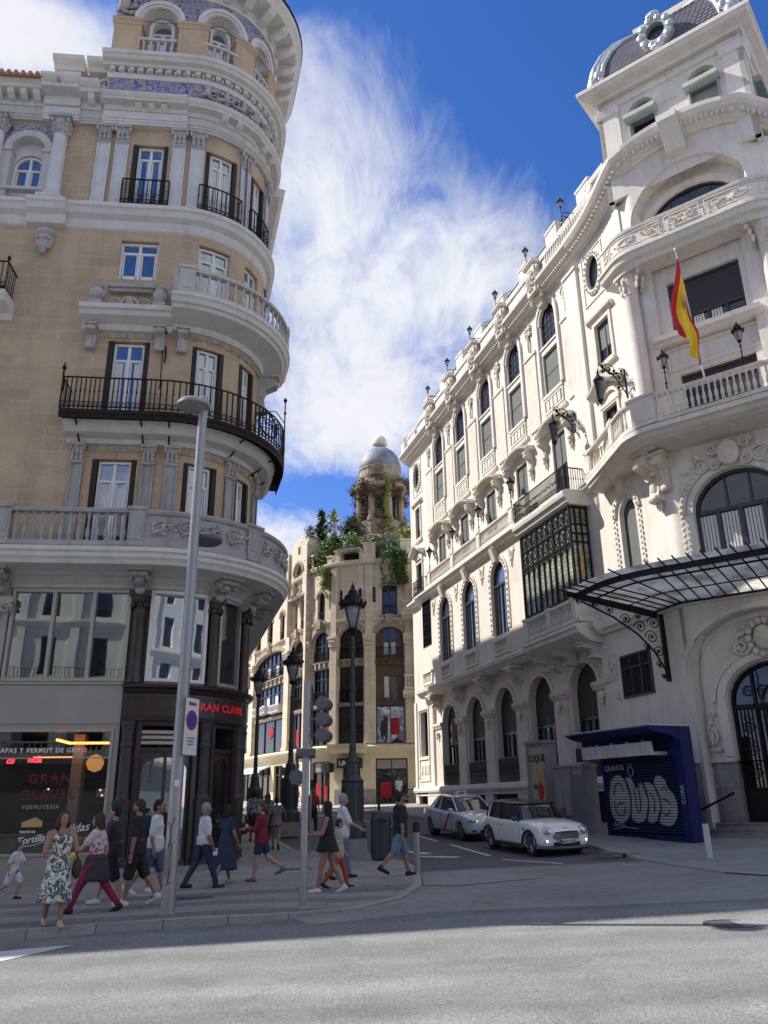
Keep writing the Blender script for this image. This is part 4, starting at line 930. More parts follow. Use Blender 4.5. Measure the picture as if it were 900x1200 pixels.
# fascia and shop front
mb=MB(PL);mb.prof(-26,-.36,[(-.2,3.72),(.06,3.72),(.06,4.74),(.1,4.76),(.1,4.84),(-.2,4.84)],caps=True);part('fascia',mb,'metal fascia')
mb=MB(PL);mb.wall(-26,-.36,-1.5,3.72,.03,[('r',-3.95,-.5,.42,3.58),('r',-9.2,-4.4,.42,3.58)],.15);part('shop_wall',mb,'metal fascia')
for a,b in ((-3.95,-.5),(-9.2,-4.4)):
    f=MB(PL);f.ring(('r',a,b,.42,3.58),0,.07,-.12,.07);f.box(a+.06,b-.06,-.1,.0,2.82,2.85);w=part('shop_window',f,'alu frame')
    g=MB(PL);g.fill(('r',a,b,.42,3.58),.05,-.03);part('pane',g,'clear glass',w)
    v=MB(PL);d=.42
    for s0,sg in ((a+.06,1),(b-.06,-1)):
        n=8;pts=[(s0,3.53)]+[(s0+sg*d*(1-math.cos(PI/2*i/n)) ,3.53-d*1.5+d*1.5*math.sin(PI/2*i/n)) for i in range(n+1)]
        # quarter spandrels
        base=[v.P(s0,-.1,3.53)]+[v.P(s0+sg*d*(1-math.cos(PI/2*i/n)),-.1,3.53-d*1.5*(1-math.sin(PI/2*i/n))) for i in range(n+1)]
        for i in range(1,n+1):v.F(base[0],base[i],base[i+1])
        v.F(base[0],base[-1],v.P(s0+sg*d,-.1,3.53))
    part('arch_trim',v,'gold',w)
    # interior
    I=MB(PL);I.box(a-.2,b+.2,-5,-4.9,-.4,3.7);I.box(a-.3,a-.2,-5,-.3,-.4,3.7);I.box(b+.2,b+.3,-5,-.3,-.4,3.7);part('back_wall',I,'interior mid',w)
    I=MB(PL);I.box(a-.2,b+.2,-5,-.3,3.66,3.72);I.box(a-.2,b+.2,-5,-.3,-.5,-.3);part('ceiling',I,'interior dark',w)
    I=MB(PL);I.box(a+1.9,a+2.2,-2.4,-2.0,-.3,3.6);part('interior_pillar',I,'grey trim',w)
    I=MB(PL);I.box(a+.3,a+2.9,-3.9,-3.3,-.3,.75)
    for k in range(18):
        t=a+.4+k*.16;I.lathe(t,-4.7,1.3+.42*(k%3),[(.04,0),(.04,.18),(.015,.25),(.015,.3)],6)
    for z in (1.28,1.7,2.12,2.5):I.box(a+.2,b-.2,-4.88,-4.6,z-.03,z)
    for k in range(3):I.lathe(a+.7+k*.9,-1.2,-.3,[(.2,0),(.03,.03),(.03,.72),(.3,.74),(.3,.77)],12)
    part('bar_furniture',I,'dark wood',w)
w=None
for o_ in bpy.data.objects:
    if o_.name=='shop_window.005' or o_.name.startswith('shop_window'): w=o_
SW=[o_ for o_ in bpy.data.objects if o_.name.startswith('shop_window') and any(c.name.startswith('back_wall') for c in o_.children)][0]
I=MB(PL);I.box(-2.1,-.6,-1.75,-1.68,3.3,3.36);I.box(-2.12,-2.05,-1.75,-.4,3.3,3.36);I.box(-3.5,-2.4,-3.4,-3.34,3.0,3.04);part('ceiling_light',I,'warm strip',SW)
I=MB(PL);I.lathe(-1.05,-.55,2.72,[(.0,-.24),(.17,-.17),(.24,0),(.17,.17),(0,.24)],18);part('pendant_lamp',I,'warm disc',SW,smooth=True)
I=MB(PL)
for t,o,z in ((-2.9,-3,2.1),(-1.3,-2.6,2.05),(-1.0,-2.9,2.2),(-1.15,-2.2,1.9),(-.9,-3.4,2.1)):I.ell(t,o,z,.035,.035,.03,6,4)
part('spot_lamp',I,'bulb',SW)
I=MB(PL);I.box(-1.1,-.62,-2.9,-2.8,1.75,2.15);I.box(-1.45,-1.2,-2.9,-2.8,1.85,2.1);part('menu_board',I,'letter grey',SW)
mb=MB(PL);mb.tube([(2.3,.12,21),(2.28,.12,24.4)],.035,6);mb.tube([(4.55,.1,8.5),(4.55,.1,20)],.05,8);part('drainpipe',mb,'grey housing')
def letter(txt,s,o,z,size,m,parent,**k):
    t=MB(PL);text_mb(t,txt,s,o,z,size,.012,**k);return part('lettering',t,m,parent)
letter('TAPAS Y VERMUT DE GRIFO',-2.35,-.02,2.98,.165,'letter white',SW,bold=.003,sp=1.15)
letter('GRAN',-2.05,-.02,2.2,.34,'letter dark red',SW,bold=.003,sp=1.3);letter('CLAVEL',-2.05,-.02,1.8,.34,'letter dark red',SW,bold=.006,sp=1.25)
letter('VERMUTERÍA',-2.2,-.02,1.56,.14,'letter grey',SW,sp=1.2)
letter('cu',-3.22,-.3,2.72,.22,'neon red',SW,shear=.3,bold=.006);letter('vida',-2.6,-.3,2.74,.24,'neon red',SW,shear=.3,bold=.006)
letter('PINCHO DE',-2.45,-.02,.98,.075,'letter white',SW,bold=.003);letter('Tortilla',-2.35,-.02,.74,.24,'letter white',SW,shear=.35,bold=.003,rot=.14)
letter('Gildas',-1.28,-.02,.98,.30,'letter white',SW,shear=.35,bold=.002,rot=.12);letter('DE VALLECAS',-1.15,-.02,.82,.07,'letter grey',SW)
letter('PATATAS',-3.62,-.02,1.16,.085,'letter white',SW);letter('BRAVAS',-3.55,-.02,.9,.2,'letter white',SW,shear=.25,rot=.12)
t=MB(PL);pts=[(-2.62,1.12),(-2.1,1.12),(-2.1,1.26),(-2.28,1.36),(-2.62,1.24)];ids=[t.P(a,-.018,z) for a,z in pts];t.F(*ids);part('tortilla_emblem',t,'gold',SW)
t=MB(PL);t.tube([(-2.6,-.015,.66),(-2.3,-.015,.67),(-2.0,-.015,.76)],.008,4);t.arcband(-3.65,.75,.28,.12,.25,.1,-.02,-.01,180,400,12);part('lettering',t,'letter white',SW)
# dark wooden corner front with the bar sign
mb=MB(PL);fa=[(-.2,3.8),(.14,3.8),(.16,3.9),(.12,3.92),(.12,4.52),(.16,4.56),(.2,4.64),(.28,4.68),(.3,4.76),(.1,4.84),(-.2,4.84)]
mb.prof(-.34,5.2,fa);SG=part('sign_board',mb,'dark wood')
mb=MB(PL)
for a,b in ((-.24,.12),(.2,1.75),(1.85,3.85),(3.95,5.1)):mb.ring(('r',a,b,4.0,4.48),0,.03,.12,.135)
part('sign_panel',mb,'dark wood panel',SG)
t=MB(PL);text_mb(t,'GRAN CLAVEL',2.52,.14,4.12,.285,.02,bold=.012,sp=1.12);part('lettering',t,'letter red',SG)
mb=MB(PL)
for c,w in ((-.13,.42),(2.03,.42),(3.62,.42),(5.0,.3)):
    mb.box(c-w/2,c+w/2,-.1,.12,-.6,1.7);mb.box(c-w/2-.03,c+w/2+.03,-.1,.16,-.6,.35);mb.box(c-w/2-.02,c+w/2+.02,-.1,.15,1.62,1.74)
    mb.ring(('r',c-w/2+.05,c+w/2-.05,.5,1.5),0,.03,.12,.14)
    mb.lathe(c,.02,1.74,[(w*.46,0),(w*.46,.08),(w*.4,.14),(w*.38,1.35),(w*.43,1.38),(w*.43,1.45),(w*.38,1.5),(w*.4,1.8),(w*.48,1.95),(w*.5,2.05)],14)
part('pillar',mb,'dark pillar')
mb=MB(PL)
for a,b in ((-.5,.12),(1.78,2.28),(3.36,3.9)):mb.box(a,b,-.4,-.12,-.8,3.85)
part('pillar',mb,'dark pillar')
mb=MB(PL)
for a,b,in ((.1,1.8),(2.26,3.4),(3.86,4.85)):
    mb.ring(('r',a,b,-.6,3.8),0,.13,-.25,.03);mb.box(a+.1,b-.1,-.2,-.02,3.0,3.1);mb.box(a+.12,b-.12,-.2,-.04,-.6,.25)
mb.box(.9,.96,-.2,-.03,.2,3.0);DF=part('door_frame',mb,'dark wood')
for a,b in ((.2,1.7),(2.36,3.3),(3.96,4.75)):
    q=('a',a+.1,b-.1,.25,2.85,.35);f=MB(PL);f.wall(a,b,.2,3.02,-.1,[q],.05);d=part('door_panel',f,'dark wood panel',DF)
    g=MB(PL);g.fill(q,0,-.14);part('pane',g,'mirror glass' if a<1 else 'dark glass',DF)
mb=MB(PL)
for z in (3.16,3.3,3.44):mb.prof(.22,1.68,[(-.05,z),(.0,z+.02),(.0,z+.1),(-.05,z+.12)])
part('roller_shutter',mb,'alu frame',DF)
mb=MB(PL);mb.prof(-.45,5.4,[(-.3,-.8),(.5,-.8),(.5,-.02),(-.3,-.0)]);mb.prof(-.4,5.3,[(-.3,-.8),(.34,-.8),(.34,.1),(-.3,.1)]);part('step',mb,'granite base')
mb=MB(PL);mb.wall(4.75,SR,-1.5,7.6,-.02,[('r',c-.9,c+.9,.3,3.4) for c in (8,11,14,17,20,23,26)],.2);part('wall',mb,'grey stone')
for c in (8,11,14,17,20,23,26):
    f=MB(PL);q=('r',c-.9,c+.9,.3,3.4);f.ring(q,0,.08,-.2,.03);w=part('shop_window',f,'dark frame');g=MB(PL);g.fill(q,.05,-.12);part('pane',g,'dark glass',w)
# ------------------------------------------------------------------ cream building on the right
PR=Path((9.5-26.6*.2857,29+26.6*.9583),163.4,[('l',28.84),('a',.5,35.4),('l',4.08),('a',.5,36),('l',14)],-26.6)
CT=2.39          # s of the corner face's own zero
BB=thing('cream_building','cream rendered building with tall arched windows, corner tower and curved balconies','building',(9.5,29,.6))
def rp(name,mb,m,parent=None,**k): return obj(name,mb,M[m] if isinstance(m,str) else [M[q] for q in m],parent if parent is not None else BB,**k)
BC=[-20.4,-16.6,-12.7,-8.85,-4.95];E1=PR.s1
C='cream render'
# --- ground floor
GA=[(-20.75,),(-16.85,),(-12.95,),(-9.0,),(-5.05,)];GA=[g[0] for g in GA]
ga=[('a',c-1.17,c+1.17,2.5,7.0,1.17) for c in GA]
mb=MB(PR);mb.wall(-23.2,-3.2,2.35,8.0,-.2,ga,.45);rp('wall',mb,C)
mb=MB(PR);mb.wall(-26.6,-23.2,2.35,8.0,0,[('r',-25.6,-24.2,4.25,7.0)],.4);mb.box(-23.24,-23.2,-.3,0,2.35,8);rp('wall',mb,C)
mb=MB(PR)
bas=[('r',c-1.45,c+1.45,.55,2.0) for c in GA]+[('r',-25.9,-24.3,-.2,2.7-.45)]
mb.wall(-26.6,-3.2,-1.5,2.35,.1,bas,.3);rp('plinth_wall',mb,'cream soffit')
mb=MB(PR);mb.prof(-26.65,-3.2,[(0,2.08),(.2,2.1),(.24,2.2),(.2,2.36),(.12,2.42),(-.3,2.42),(-.3,2.3)]);mb.prof(-26.62,-3.2,[(.0,1.9),(.13,1.9),(.13,1.98),(0,1.98)]);rp('ledge',mb,C)
for q in bas:
    f=MB(PR);f.ring(q,0,.05,-.2,-.12);k=int((q[2]-q[1])/.12)
    for i in range(k):t=q[1]+(i+.5)*(q[2]-q[1])/k;f.box(t-.01,t+.01,-.12,-.1,q[3],q[4])
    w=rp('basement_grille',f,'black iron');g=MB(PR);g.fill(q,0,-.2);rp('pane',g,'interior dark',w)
for i,q in enumerate(ga):
    c=GA[i];f=MB(PR);f.ring(q,0,.08,-.62,-.5);f.box(c-.04,c+.04,-.6,-.5,2.5,5.2);f.box(c-1.12,c+1.12,-.6,-.48,4.7,4.82)
    for u in (-.5,.5):f.box(c+u-.025,c+u+.025,-.58,-.51,2.5,4.7)
    for u in (-1.12,1.06):f.box(c+u,c+u+.06,-.58,-.49,2.5,6)
    w=rp('window',f,'dark frame');g=MB(PR);g.fill(q,.05,-.57);rp('pane',g,'dark glass',w)
    b=MB(PR);qq=('a',c-1.08,c+1.08,4.85,6.92,1.08);b.fill(qq,0,-.52);rp('roller_blind',b,'dark blind',w)
    cu=MB(PR)
    for u in (-.8,-.3,.2,.62):cu.prof(c+u,c+u+.22,[(-.568,2.6),(-.56,2.6),(-.56,4.65),(-.568,4.65)])
    rp('curtain',cu,'roller blind',w)
    r=MB(PR);iron_rail(r,c-1.15,c+1.15,-.18,2.45,3.6,.09,.014);rp('railing',r,'graffiti black')
    a=MB(PR);a.arcband(c,5.83,1.34,1.34,1.18,1.18,-.22,-.12);rp('archivolt',a,C)
for c in [(a+b)/2 for a,b in zip(GA,GA[1:])]+[GA[0]-1.75,GA[-1]+1.6]:
    a=MB(PR);a.box(c-.55,c+.55,-.2,-.1,2.42,5.75);a.prof(c-.68,c+.68,[(-.2,5.7),(-.04,5.72),(.02,5.85),(.06,5.9),(.06,6.05),(-.2,6.1)])
    a.ell(c,.02,5.45,.2,.08,.16,8,5);a.ell(c,.02,5.22,.1,.06,.14,6,4);rp('pilaster',a,'cream carved')
    a=MB(PR);pr=[(-.2,6.85),(.0,6.95),(.06,7.15),(.3,7.3),(.5,7.5),(.52,7.62),(-.2,7.62)];a.prof(c-.28,c+.28,pr);a.box(c-.5,c+.5,-.2,.55,7.62,7.74);a.ell(c,.18,7.1,.16,.16,.14,7,5);rp('console',a,'cream carved')
f=MB(PR);q=('r',-25.6,-24.2,4.25,7.0);f.ring(q,0,.1,-.4,-.3);f.box(-24.95,-24.85,-.4,-.31,4.3,6.95);w=rp('window',f,'dark frame');g=MB(PR);g.fill(q,.05,-.36);rp('pane',g,'dark glass',w)
mb=MB(PR);mb.ring(('r',-25.9,-23.9,2.75,4.15),0,.1,0,.05);mb.ring(('r',-25.75,-24.05,4.2,7.1),-.15,0,0,.06)
for k in (-25.5,-24.9,-24.3):mb.box(k-.15,k+.15,0,.05,3.2,3.7)
mb.box(-26.6,-26.2,0,.08,2.42,7.7);rp('panel_moulding',mb,C)
# --- first floor with its overhang
mb=MB(PR);sf=[(-.3,7.72),(.28,7.74),(.42,7.84),(.5,7.96),(.6,8.02),(.62,8.2),(.5,8.28),(-.3,8.3)];mb.prof(-24.5,-2.6,sf);rp('string_course',mb,'cream soffit')
fa_=[('a',c-.9,c+.9,9.5,13.35,.9) for c in (-19.85,-16.0,-11.95)]
mb=MB(PR);mb.wall(-24.2,-7.4,8.25,14.1,.2,fa_+[('r',-24.0,-22.4,10.9,13.9)],.24);mb.wall(-26.6,-24.2,8.0,14.1,0);mb.box(-24.23,-24.2,0,.2,8.2,14.1);mb.wall(-3.1,2.2,8.0,13.8,0,[('a',-.85,.25,9.6,12.6,.55)],.4);rp('wall',mb,C)
mb=MB(PR)
for c in (-19.85,-16.0,-11.95,-23.2):
    balusters(mb,c-.7,c+.7,.24,8.62,9.2,.2,.8,6);mb.box(c-.85,c+.85,.2,.34,9.2,9.32);mb.box(c-.85,c+.85,.2,.32,8.5,8.62);mb.box(c-.9,c-.72,.2,.3,8.5,9.3);mb.box(c+.72,c+.9,.2,.3,8.5,9.3)
rp('balustrade_panel',mb,C)
for i,q in enumerate(fa_):
    c=(q[1]+q[2])/2;f=MB(PR);f.ring(q,0,.09,-.02,.08);f.box(c-.035,c+.035,-.01,.07,9.5,12.1);f.box(c-.8,c+.8,-.01,.09,12.1,12.22)
    for u in (-.42,.42):f.box(c+u-.02,c+u+.02,0,.06,9.5,12.1)
    for u in (-.79,-.06,.0,.73):f.box(c+u,c+u+.06,0,.06,9.5,12.1)
    w=rp('window',f,'dark frame');g=MB(PR);g.fill(q,.06,-.0);rp('pane',g,'window glass',w)
    a=MB(PR);a.arcband(c,12.46,1.22,1.25,.9,.9,.2,.27);
    for k in range(13):
        an=PI*(k+.5)/13;a.ell(c+1.06*math.cos(an),.28,12.46+1.07*math.sin(an),.08,.06,.08,6,4)
    for s_ in (-1,1):
        a.box(c+s_*1.06-.14,c+s_*1.06+.14,.2,.26,9.7,12.46)
        for k in range(9):a.ell(c+s_*1.06,.28,9.9+k*.29,.07,.05,.09,6,4)
    a.prof(c-.2,c+.2,[(.2,13.25),(.42,13.3),(.5,13.6),(.62,14.0),(.2,14.0)]);rp('archivolt',a,'cream carved')
mb=MB(PR)
for c in (-21.8,-17.9,-14.0,-10.2):
    relief(mb,c-.3,c+.3,12.9,13.6,.2,int(-c*7),1);mb.tube([(c-.3,.22,13.6),(c,.24,12.6),(c+.3,.22,13.6)],.03,5)
rp('spandrel_ornament',mb,'cream carved')
# metal-framed window of the far bay
f=MB(PR);q=('r',-24.0,-22.4,10.9,13.9);f.ring(q,0,.07,-.1,.22)
for i in range(1,6):t=-24+i*.267;f.box(t-.02,t+.02,.1,.18,10.9,13.9)
for z in (11.5,12.4,13.2):f.box(-24,-22.4,.1,.17,z,z+.04)
for i in range(6):scroll(f,-23.87+i*.267,.17,13.5,.1,1.4,.014,1)
w=rp('window',f,'black iron');g=MB(PR);g.fill(q,0,.08);rp('pane',g,'window glass',w)
# --- oriel
OS0,OS1,OO=-7.7,-3.0,.98
mb=MB(PR)
pr=[(-.2,7.45),(.5,7.5),(.85,7.7),(1.1,7.85),(1.12,8.0),(1.2,8.06),(1.2,8.2),(-.2,8.3)];mb.prof(OS0-.1,OS1+.1,pr)
mb.box(OS0+.05,OS1-.05,0,OO-.05,8.25,8.45);rp('oriel_base',mb,C)
mb=MB(PR);balustrade(mb,OS0,OS1,OO,8.3,9.25,.22,.16,(OS0+.15,(OS0+OS1)/2,OS1-.15),.3,.9)
for t in (OS0,OS1):
    mb.box(t-.06,t+.06,.1,OO,8.3,8.45);mb.box(t-.07,t+.07,.1,OO,9.12,9.25)
    for k in range(3):mb.lathe(t,.3+k*.22,8.44,[(q_*.9,zz*.7) for q_,zz in BAL],6)
rp('oriel_balustrade',mb,C)
mb=MB(PR);mb.box(OS0+.02,OS1-.02,0,OO-.06,8.45,9.35);mb.prof(OS0-.15,OS1+.15,[(0,13.25),(OO,13.25),(OO+.1,13.35),(OO+.14,13.5),(OO+.24,13.56),(OO+.28,13.7),(OO+.28,13.82),(OO+.1,13.9),(0,13.92)]);rp('oriel_slab',mb,C)
for c in (OS0+.4,-5.35,OS1-.4):
    a=MB(PR);console(a,c,.4,6.9,7.5,.85);rp('console',a,'cream carved')
og=MB(PR)
def vbar(s,o,z0,z1,w=.03):og.box(s-w,s+w,o-w,o+w,z0,z1)
NW=9
for i in range(NW+1):
    t=OS0+.05+(OS1-OS0-.1)*i/NW;vbar(t,OO-.06,9.35,13.25,.028 if i%3 else .045)
    if i<NW:
        c=t+(OS1-OS0-.1)/NW/2;wd=(OS1-OS0-.1)/NW*.38
        for z0 in (11.75,12.5):
            og.arcband(c,z0+.28,wd,wd*1.2,wd*.8,wd,OO-.07,OO-.02,0,360,10);scroll(og,c-wd*.5,OO-.02,z0+.05,.09,1.3,.012,1);scroll(og,c+wd*.5,OO-.02,z0+.05,.09,1.3,.012,-1,PI);scroll(og,c,OO-.02,z0+.5,.08,1.3,.012,1)
        og.arcband(c,11.3,wd*1.25,wd*1.4,wd*1.05,wd*1.2,OO-.07,OO-.02,0,180,8)
for z in (9.37,11.62,12.4,13.16):og.box(OS0+.02,OS1-.02,OO-.1,OO-.03,z,z+.07)
for s_ in (OS0+.05,OS1-.05):
    for k in range(4):vbar(s_,.12+k*.27,9.35,13.25,.03)
    for z in (9.37,11.62,12.0,12.4,13.16):og.box(s_-.04,s_+.04,.1,OO-.05,z,z+.07)
    for k in range(3):
        for z in (12.7,12.9):og.tube([(s_+.03,.2+k*.27,z-.15),(s_+.05,.3+k*.27,z),(s_+.03,.2+k*.27,z+.15)],.012,4)
w=rp('oriel_window',og,'black iron')
g=MB(PR);g.box(OS0+.09,OS1-.09,0,OO-.1,9.4,13.2);rp('pane',g,'stained glass',w)
g=MB(PR)
for k,(z,cc) in enumerate(((11.1,.2),(10.9,.12),(11.25,.1))):g.ell(OS1-.085,.5,z,.03,cc,cc*1.3,6,5)
g.box(OS1-.1,OS1-.07,.35,.65,10.2,10.9);rp('stained_emblem',g,'gold',w)
mb=MB(PR);iron_rail(mb,OS0-.05,OS1+.05,OO+.15,13.95,14.95,.1)
for i in range(22):scroll(mb,OS0+.1+i*.215,OO+.17,14.45,.1,1.4,.012,1 if i%2 else -1);scroll(mb,OS0+.1+i*.215,OO+.17,14.2,.06,1.2,.01,-1)
for t in (OS0-.05,OS1+.05):
    mb.box(t-.015,t+.015,0,OO+.15,14.9,14.95)
    for k in range(10):mb.box(t-.01,t+.01,.05+k*.11,.07+k*.11,13.95,14.9);mb.ell(t,.06+k*.11,14.45,.012,.03,.1,5,4)
rp('iron_balcony',mb,'black iron')
# --- belt with low balustrade above the first floor
mb=MB(PR);cr=[(0,13.85),(.28,13.88),(.32,14.0),(.5,14.06),(.56,14.18),(.64,14.22),(.64,14.34),(0,14.42)];mb.prof(-24.5,OS0+.1,cr);mb.prof(-26.65,-24.5,[(q-.2 if q else 0,z) for q,z in cr]);mb.prof(OS1-.1,1.2,[(q*.6,z-.15) for q,z in cr]);rp('belt_course',mb,C)
mb=MB(PR);balustrade(mb,-22.6,OS0-.05,.42,14.42,15.42,.16,.16,(-21.7,-17.6,-13.6,-9.4,OS0-.25),.44,.8);rp('balustrade',mb,C)
mb=MB(PR);mb.box(-24.8,-22.6,.0,.62,14.34,14.44);iron_rail(mb,-24.7,-22.7,.58,14.44,15.4,.12);
for i in range(9):scroll(mb,-24.6+i*.23,.6,14.9,.09,1.4,.012,1)
for k in range(5):mb.box(-24.71,-24.69,.05+k*.12,.07+k*.12,14.44,15.38)
rp('iron_balcony',mb,'black iron')
# --- upper walls
ops=[]
for c in BC:ops+=[('r',c-.62,c+.62,14.6,17.55),('a',c-.76,c+.76,19.8,24.5,.76)]
ops+=[('r',-25.3,-24.4,18.7,20.9),('e',-25.5,-24.3,22.4,24.2),('r',-25.4,-24.3,15.0,17.2)]
ops+=[('e',-1.15,-.15,22.5,24.2),('r',-.98,.12,18.85,20.75),('r',-1.05,.0,14.9,16.75)]
mb=MB(PR);mb.wall(-26.6,2.2,14.0,25.0,0,ops,.18);rp('wall',mb,C)
for i,c in enumerate(BC):
    f=MB(PR);q=('r',c-.62,c+.62,14.6,17.55);f.ring(q,0,.07,-.17,-.1);f.box(c-.03,c+.03,-.16,-.1,14.6,17.5);w=rp('window',f,'dark frame');g=MB(PR);g.fill(q,.05,-.15);rp('pane',g,'dark glass',w)
    b=MB(PR);b.fill(('r',c-.56,c+.56,16.0,17.5),0,-.12);rp('roller_blind',b,'roller blind',w)
    # serpentine hood on consoles
    h=MB(PR)
    n=16
    rs=[]
    for j in range(n+1):
        u=-1+2*j/n;t=c+u*1.55;z=17.82+.30*math.exp(-(u*1.9)**2)-.1*math.cos(u*PI*2)*.6
        o=.40+.08*math.exp(-(u*2)**2)
        rs.append([h.P(t,0,z),h.P(t,o*.7,z+.02),h.P(t,o*.8,z+.08),h.P(t,o,z+.11),h.P(t,o+.03,z+.2),h.P(t,0,z+.25)])
    h.rings(rs);rp('window_hood',h,C)
    for u in (-1,1):
        h=MB(PR);console(h,c+u*1.22,.26,16.7,17.72,.42);h.ell(c+u*1.22,.12,16.6,.1,.1,.16,7,5);h.ell(c+u*1.22,.08,16.35,.07,.06,.14,6,4);rp('console',h,'cream carved')
    # tall arched window
    q=('a',c-.76,c+.76,19.8,24.5,.76);f=MB(PR);f.box(c-.78,c+.78,-.16,.02,22.0,22.36);f.box(c-.82,c+.82,-.0,.08,22.3,22.4);rp('transom',f,C)
    f=MB(PR);f.ring(q,0,.07,-.17,-.1)
    for z in (23.0,23.35,23.74):f.box(c-.7,c+.7,-.16,-.12,z,z+.035)
    for u in (-.35,0,.35):f.box(c+u-.018,c+u+.018,-.16,-.12,22.36,24.4 if u==0 else 24.2)
    f.arcband(c,23.74,.5,.5,.46,.46,-.16,-.12);f.box(c-.7,c+.7,-.165,-.1,19.85,19.95);f.box(c-.7,c+.7,-.165,-.1,20.9,20.94)
    w=rp('window',f,'dark frame');g=MB(PR);g.fill(q,.05,-.15);rp('pane',g,'dark glass',w)
    b=MB(PR);b.fill(('r',c-.68,c+.68,19.95,22.0),0,-.115);rp('roller_blind',b,'roller blind',w)
    a=MB(PR);a.arcband(c,23.74,1.08,1.12,.92,.94,0,.12);a.arcband(c,23.74,.92,.94,.77,.77,0,.06)
    for u in (-1,1):a.box(c+u*.99-.1,c+u*.99+.1,0,.12,19.8,23.74)
    a.box(c-1.15,c+1.15,0,.14,18.55,18.68)
    rp('window_surround',a,C)
    a=MB(PR);a.box(c-.95,c+.95,0,.1,19.65,19.8);a.ring(('r',c-.92,c+.92,18.85,19.6),0,.08,0,.07)
    for u in (-.55,-.18,.18,.55):a.box(c+u-.12,c+u+.12,0,.07,19.0,19.45)
    rp('apron_panel',a,C)
for c in [(a+b)/2 for a,b in zip(BC,BC[1:])]+[BC[0]-1.9,BC[-1]+1.9]:
    a=MB(PR);a.box(c-.55,c+.55,0,.07,18.6,22.6);a.box(c-.62,c+.62,0,.12,22.6,22.75);relief(a,c-.25,c+.25,23.6,24.6,.06,int(-c*3),.8);a.tube([(c,.08,24.4),(c+.05,.1,23.4),(c,.08,22.95)],.06,6)
    a.box(c-.35,c+.35,0,.1,24.7,24.85);rp('pilaster',a,'cream carved')
for q in ops[10:]:
    f=MB(PR);f.ring(q,0,.07,-.17,-.1)
    c=(q[1]+q[2])/2
    if q[0]=='r':f.box(c-.025,c+.025,-.16,-.1,q[3],q[4])
    w=rp('window',f,'dark frame');g=MB(PR);g.fill(q,.04,-.15);rp('pane',g,'dark glass',w)
    if q[0]=='r' and q[3]>18:b=MB(PR);b.fill(('r',q[1]+.07,q[2]-.07,q[3]+.7,q[4]-.05),0,-.125);rp('roller_blind',b,'roller blind',w)
    a=MB(PR)
    if q[0]=='e':
        a.ring(q,-.22,0,0,.08,20)
        for k in range(22):
            an=2*PI*k/22;a.ell(c+.62*math.cos(an),.09,(q[3]+q[4])/2+.98*math.sin(an),.07,.06,.07,6,4)
        a.ring(('r',c-.85,c+.85,q[3]-.5,q[4]+.35),0,.06,0,.04)
    else:
        a.ring(q,-.16,0,0,.07)
        if q[3]>18:a.prof(c-.95,c+.95,[(0,q[4]+.2),(.1,q[4]+.22),(.2,q[4]+.34),(.22,q[4]+.44),(0,q[4]+.5)]);a.prof(c-.75,c+.75,[(0,q[3]-.3),(.16,q[3]-.28),(.16,q[3]-.17),(0,q[3]-.17)])
    rp('window_surround',a,'cream carved')
# corner-bay hood and pier
mb=MB(PR);n=14;rs=[]
for c in (-.5,-24.85):
    rs=[]
    for j in range(n+1):
        u=-1+2*j/n;t=c+u*1.05;z=17.35+.5*math.exp(-(u*1.7)**2)
        rs.append([mb.P(t,0,z),mb.P(t,.3,z+.02),mb.P(t,.45,z+.16),mb.P(t,.48,z+.28),mb.P(t,0,z+.34)])
    mb.rings(rs);mb.arcband(c,16.95,.75,.6,.6,.45,0,.1);mb.box(c-.7,c+.7,0,.1,16.85,16.97)
rp('window_hood',mb,C)
mb=MB(PR);mb.box(-2.95,-1.85,0,.14,14.4,24.4);mb.box(-3.0,-1.8,0,.2,24.4,24.55);mb.box(1.3,1.75,0,.08,14,24.9);rp('pilaster',mb,C)
# --- main cornice, parapet, attic
mb=MB(PR);cn=[(0,24.85),(.08,24.87),(.12,25.0),(.3,25.05),(.34,25.16),(.56,25.3),(.62,25.42),(.7,25.46),(.72,25.62),(0,25.7)];mb.prof(-26.9,-1.6,cn);mb.wall(-26.6,2.3,24.9,25.3,0);rp('cornice',mb,C)
mb=MB(PR);dentils(mb,-26.6,-1.8,.3,.48,25.1,25.26,.1,.2);rp('dentils',mb,'cream carved')
mb=MB(PR);mb.wall(-26.6,2.0,25.65,26.75,.12)
mb.prof(-26.7,2.0,[(.0,26.6),(.3,26.62),(.34,26.72),(.34,26.82),(-.4,26.86),(-.4,26.6)])
ed=[-24.2]+BC+[-1.8]
for a,b in zip(ed,ed[1:]):mb.box(a+.75,b-.75,.12,.42,25.75,26.55);mb.box(a+.55,b-.55,.12,.5,26.5,26.6)
balusters(mb,-3.9,-.2,.45,25.72,26.5,.2,.8,6)
mb.box(-26.6,-24.3,.12,.3,25.8,26.5);mb.box(-26.75,-26.1,-.2,.55,25.7,26.5);mb.ell(-26.4,.2,26.95,.32,.3,.28,10,7);rp('parapet',mb,C)
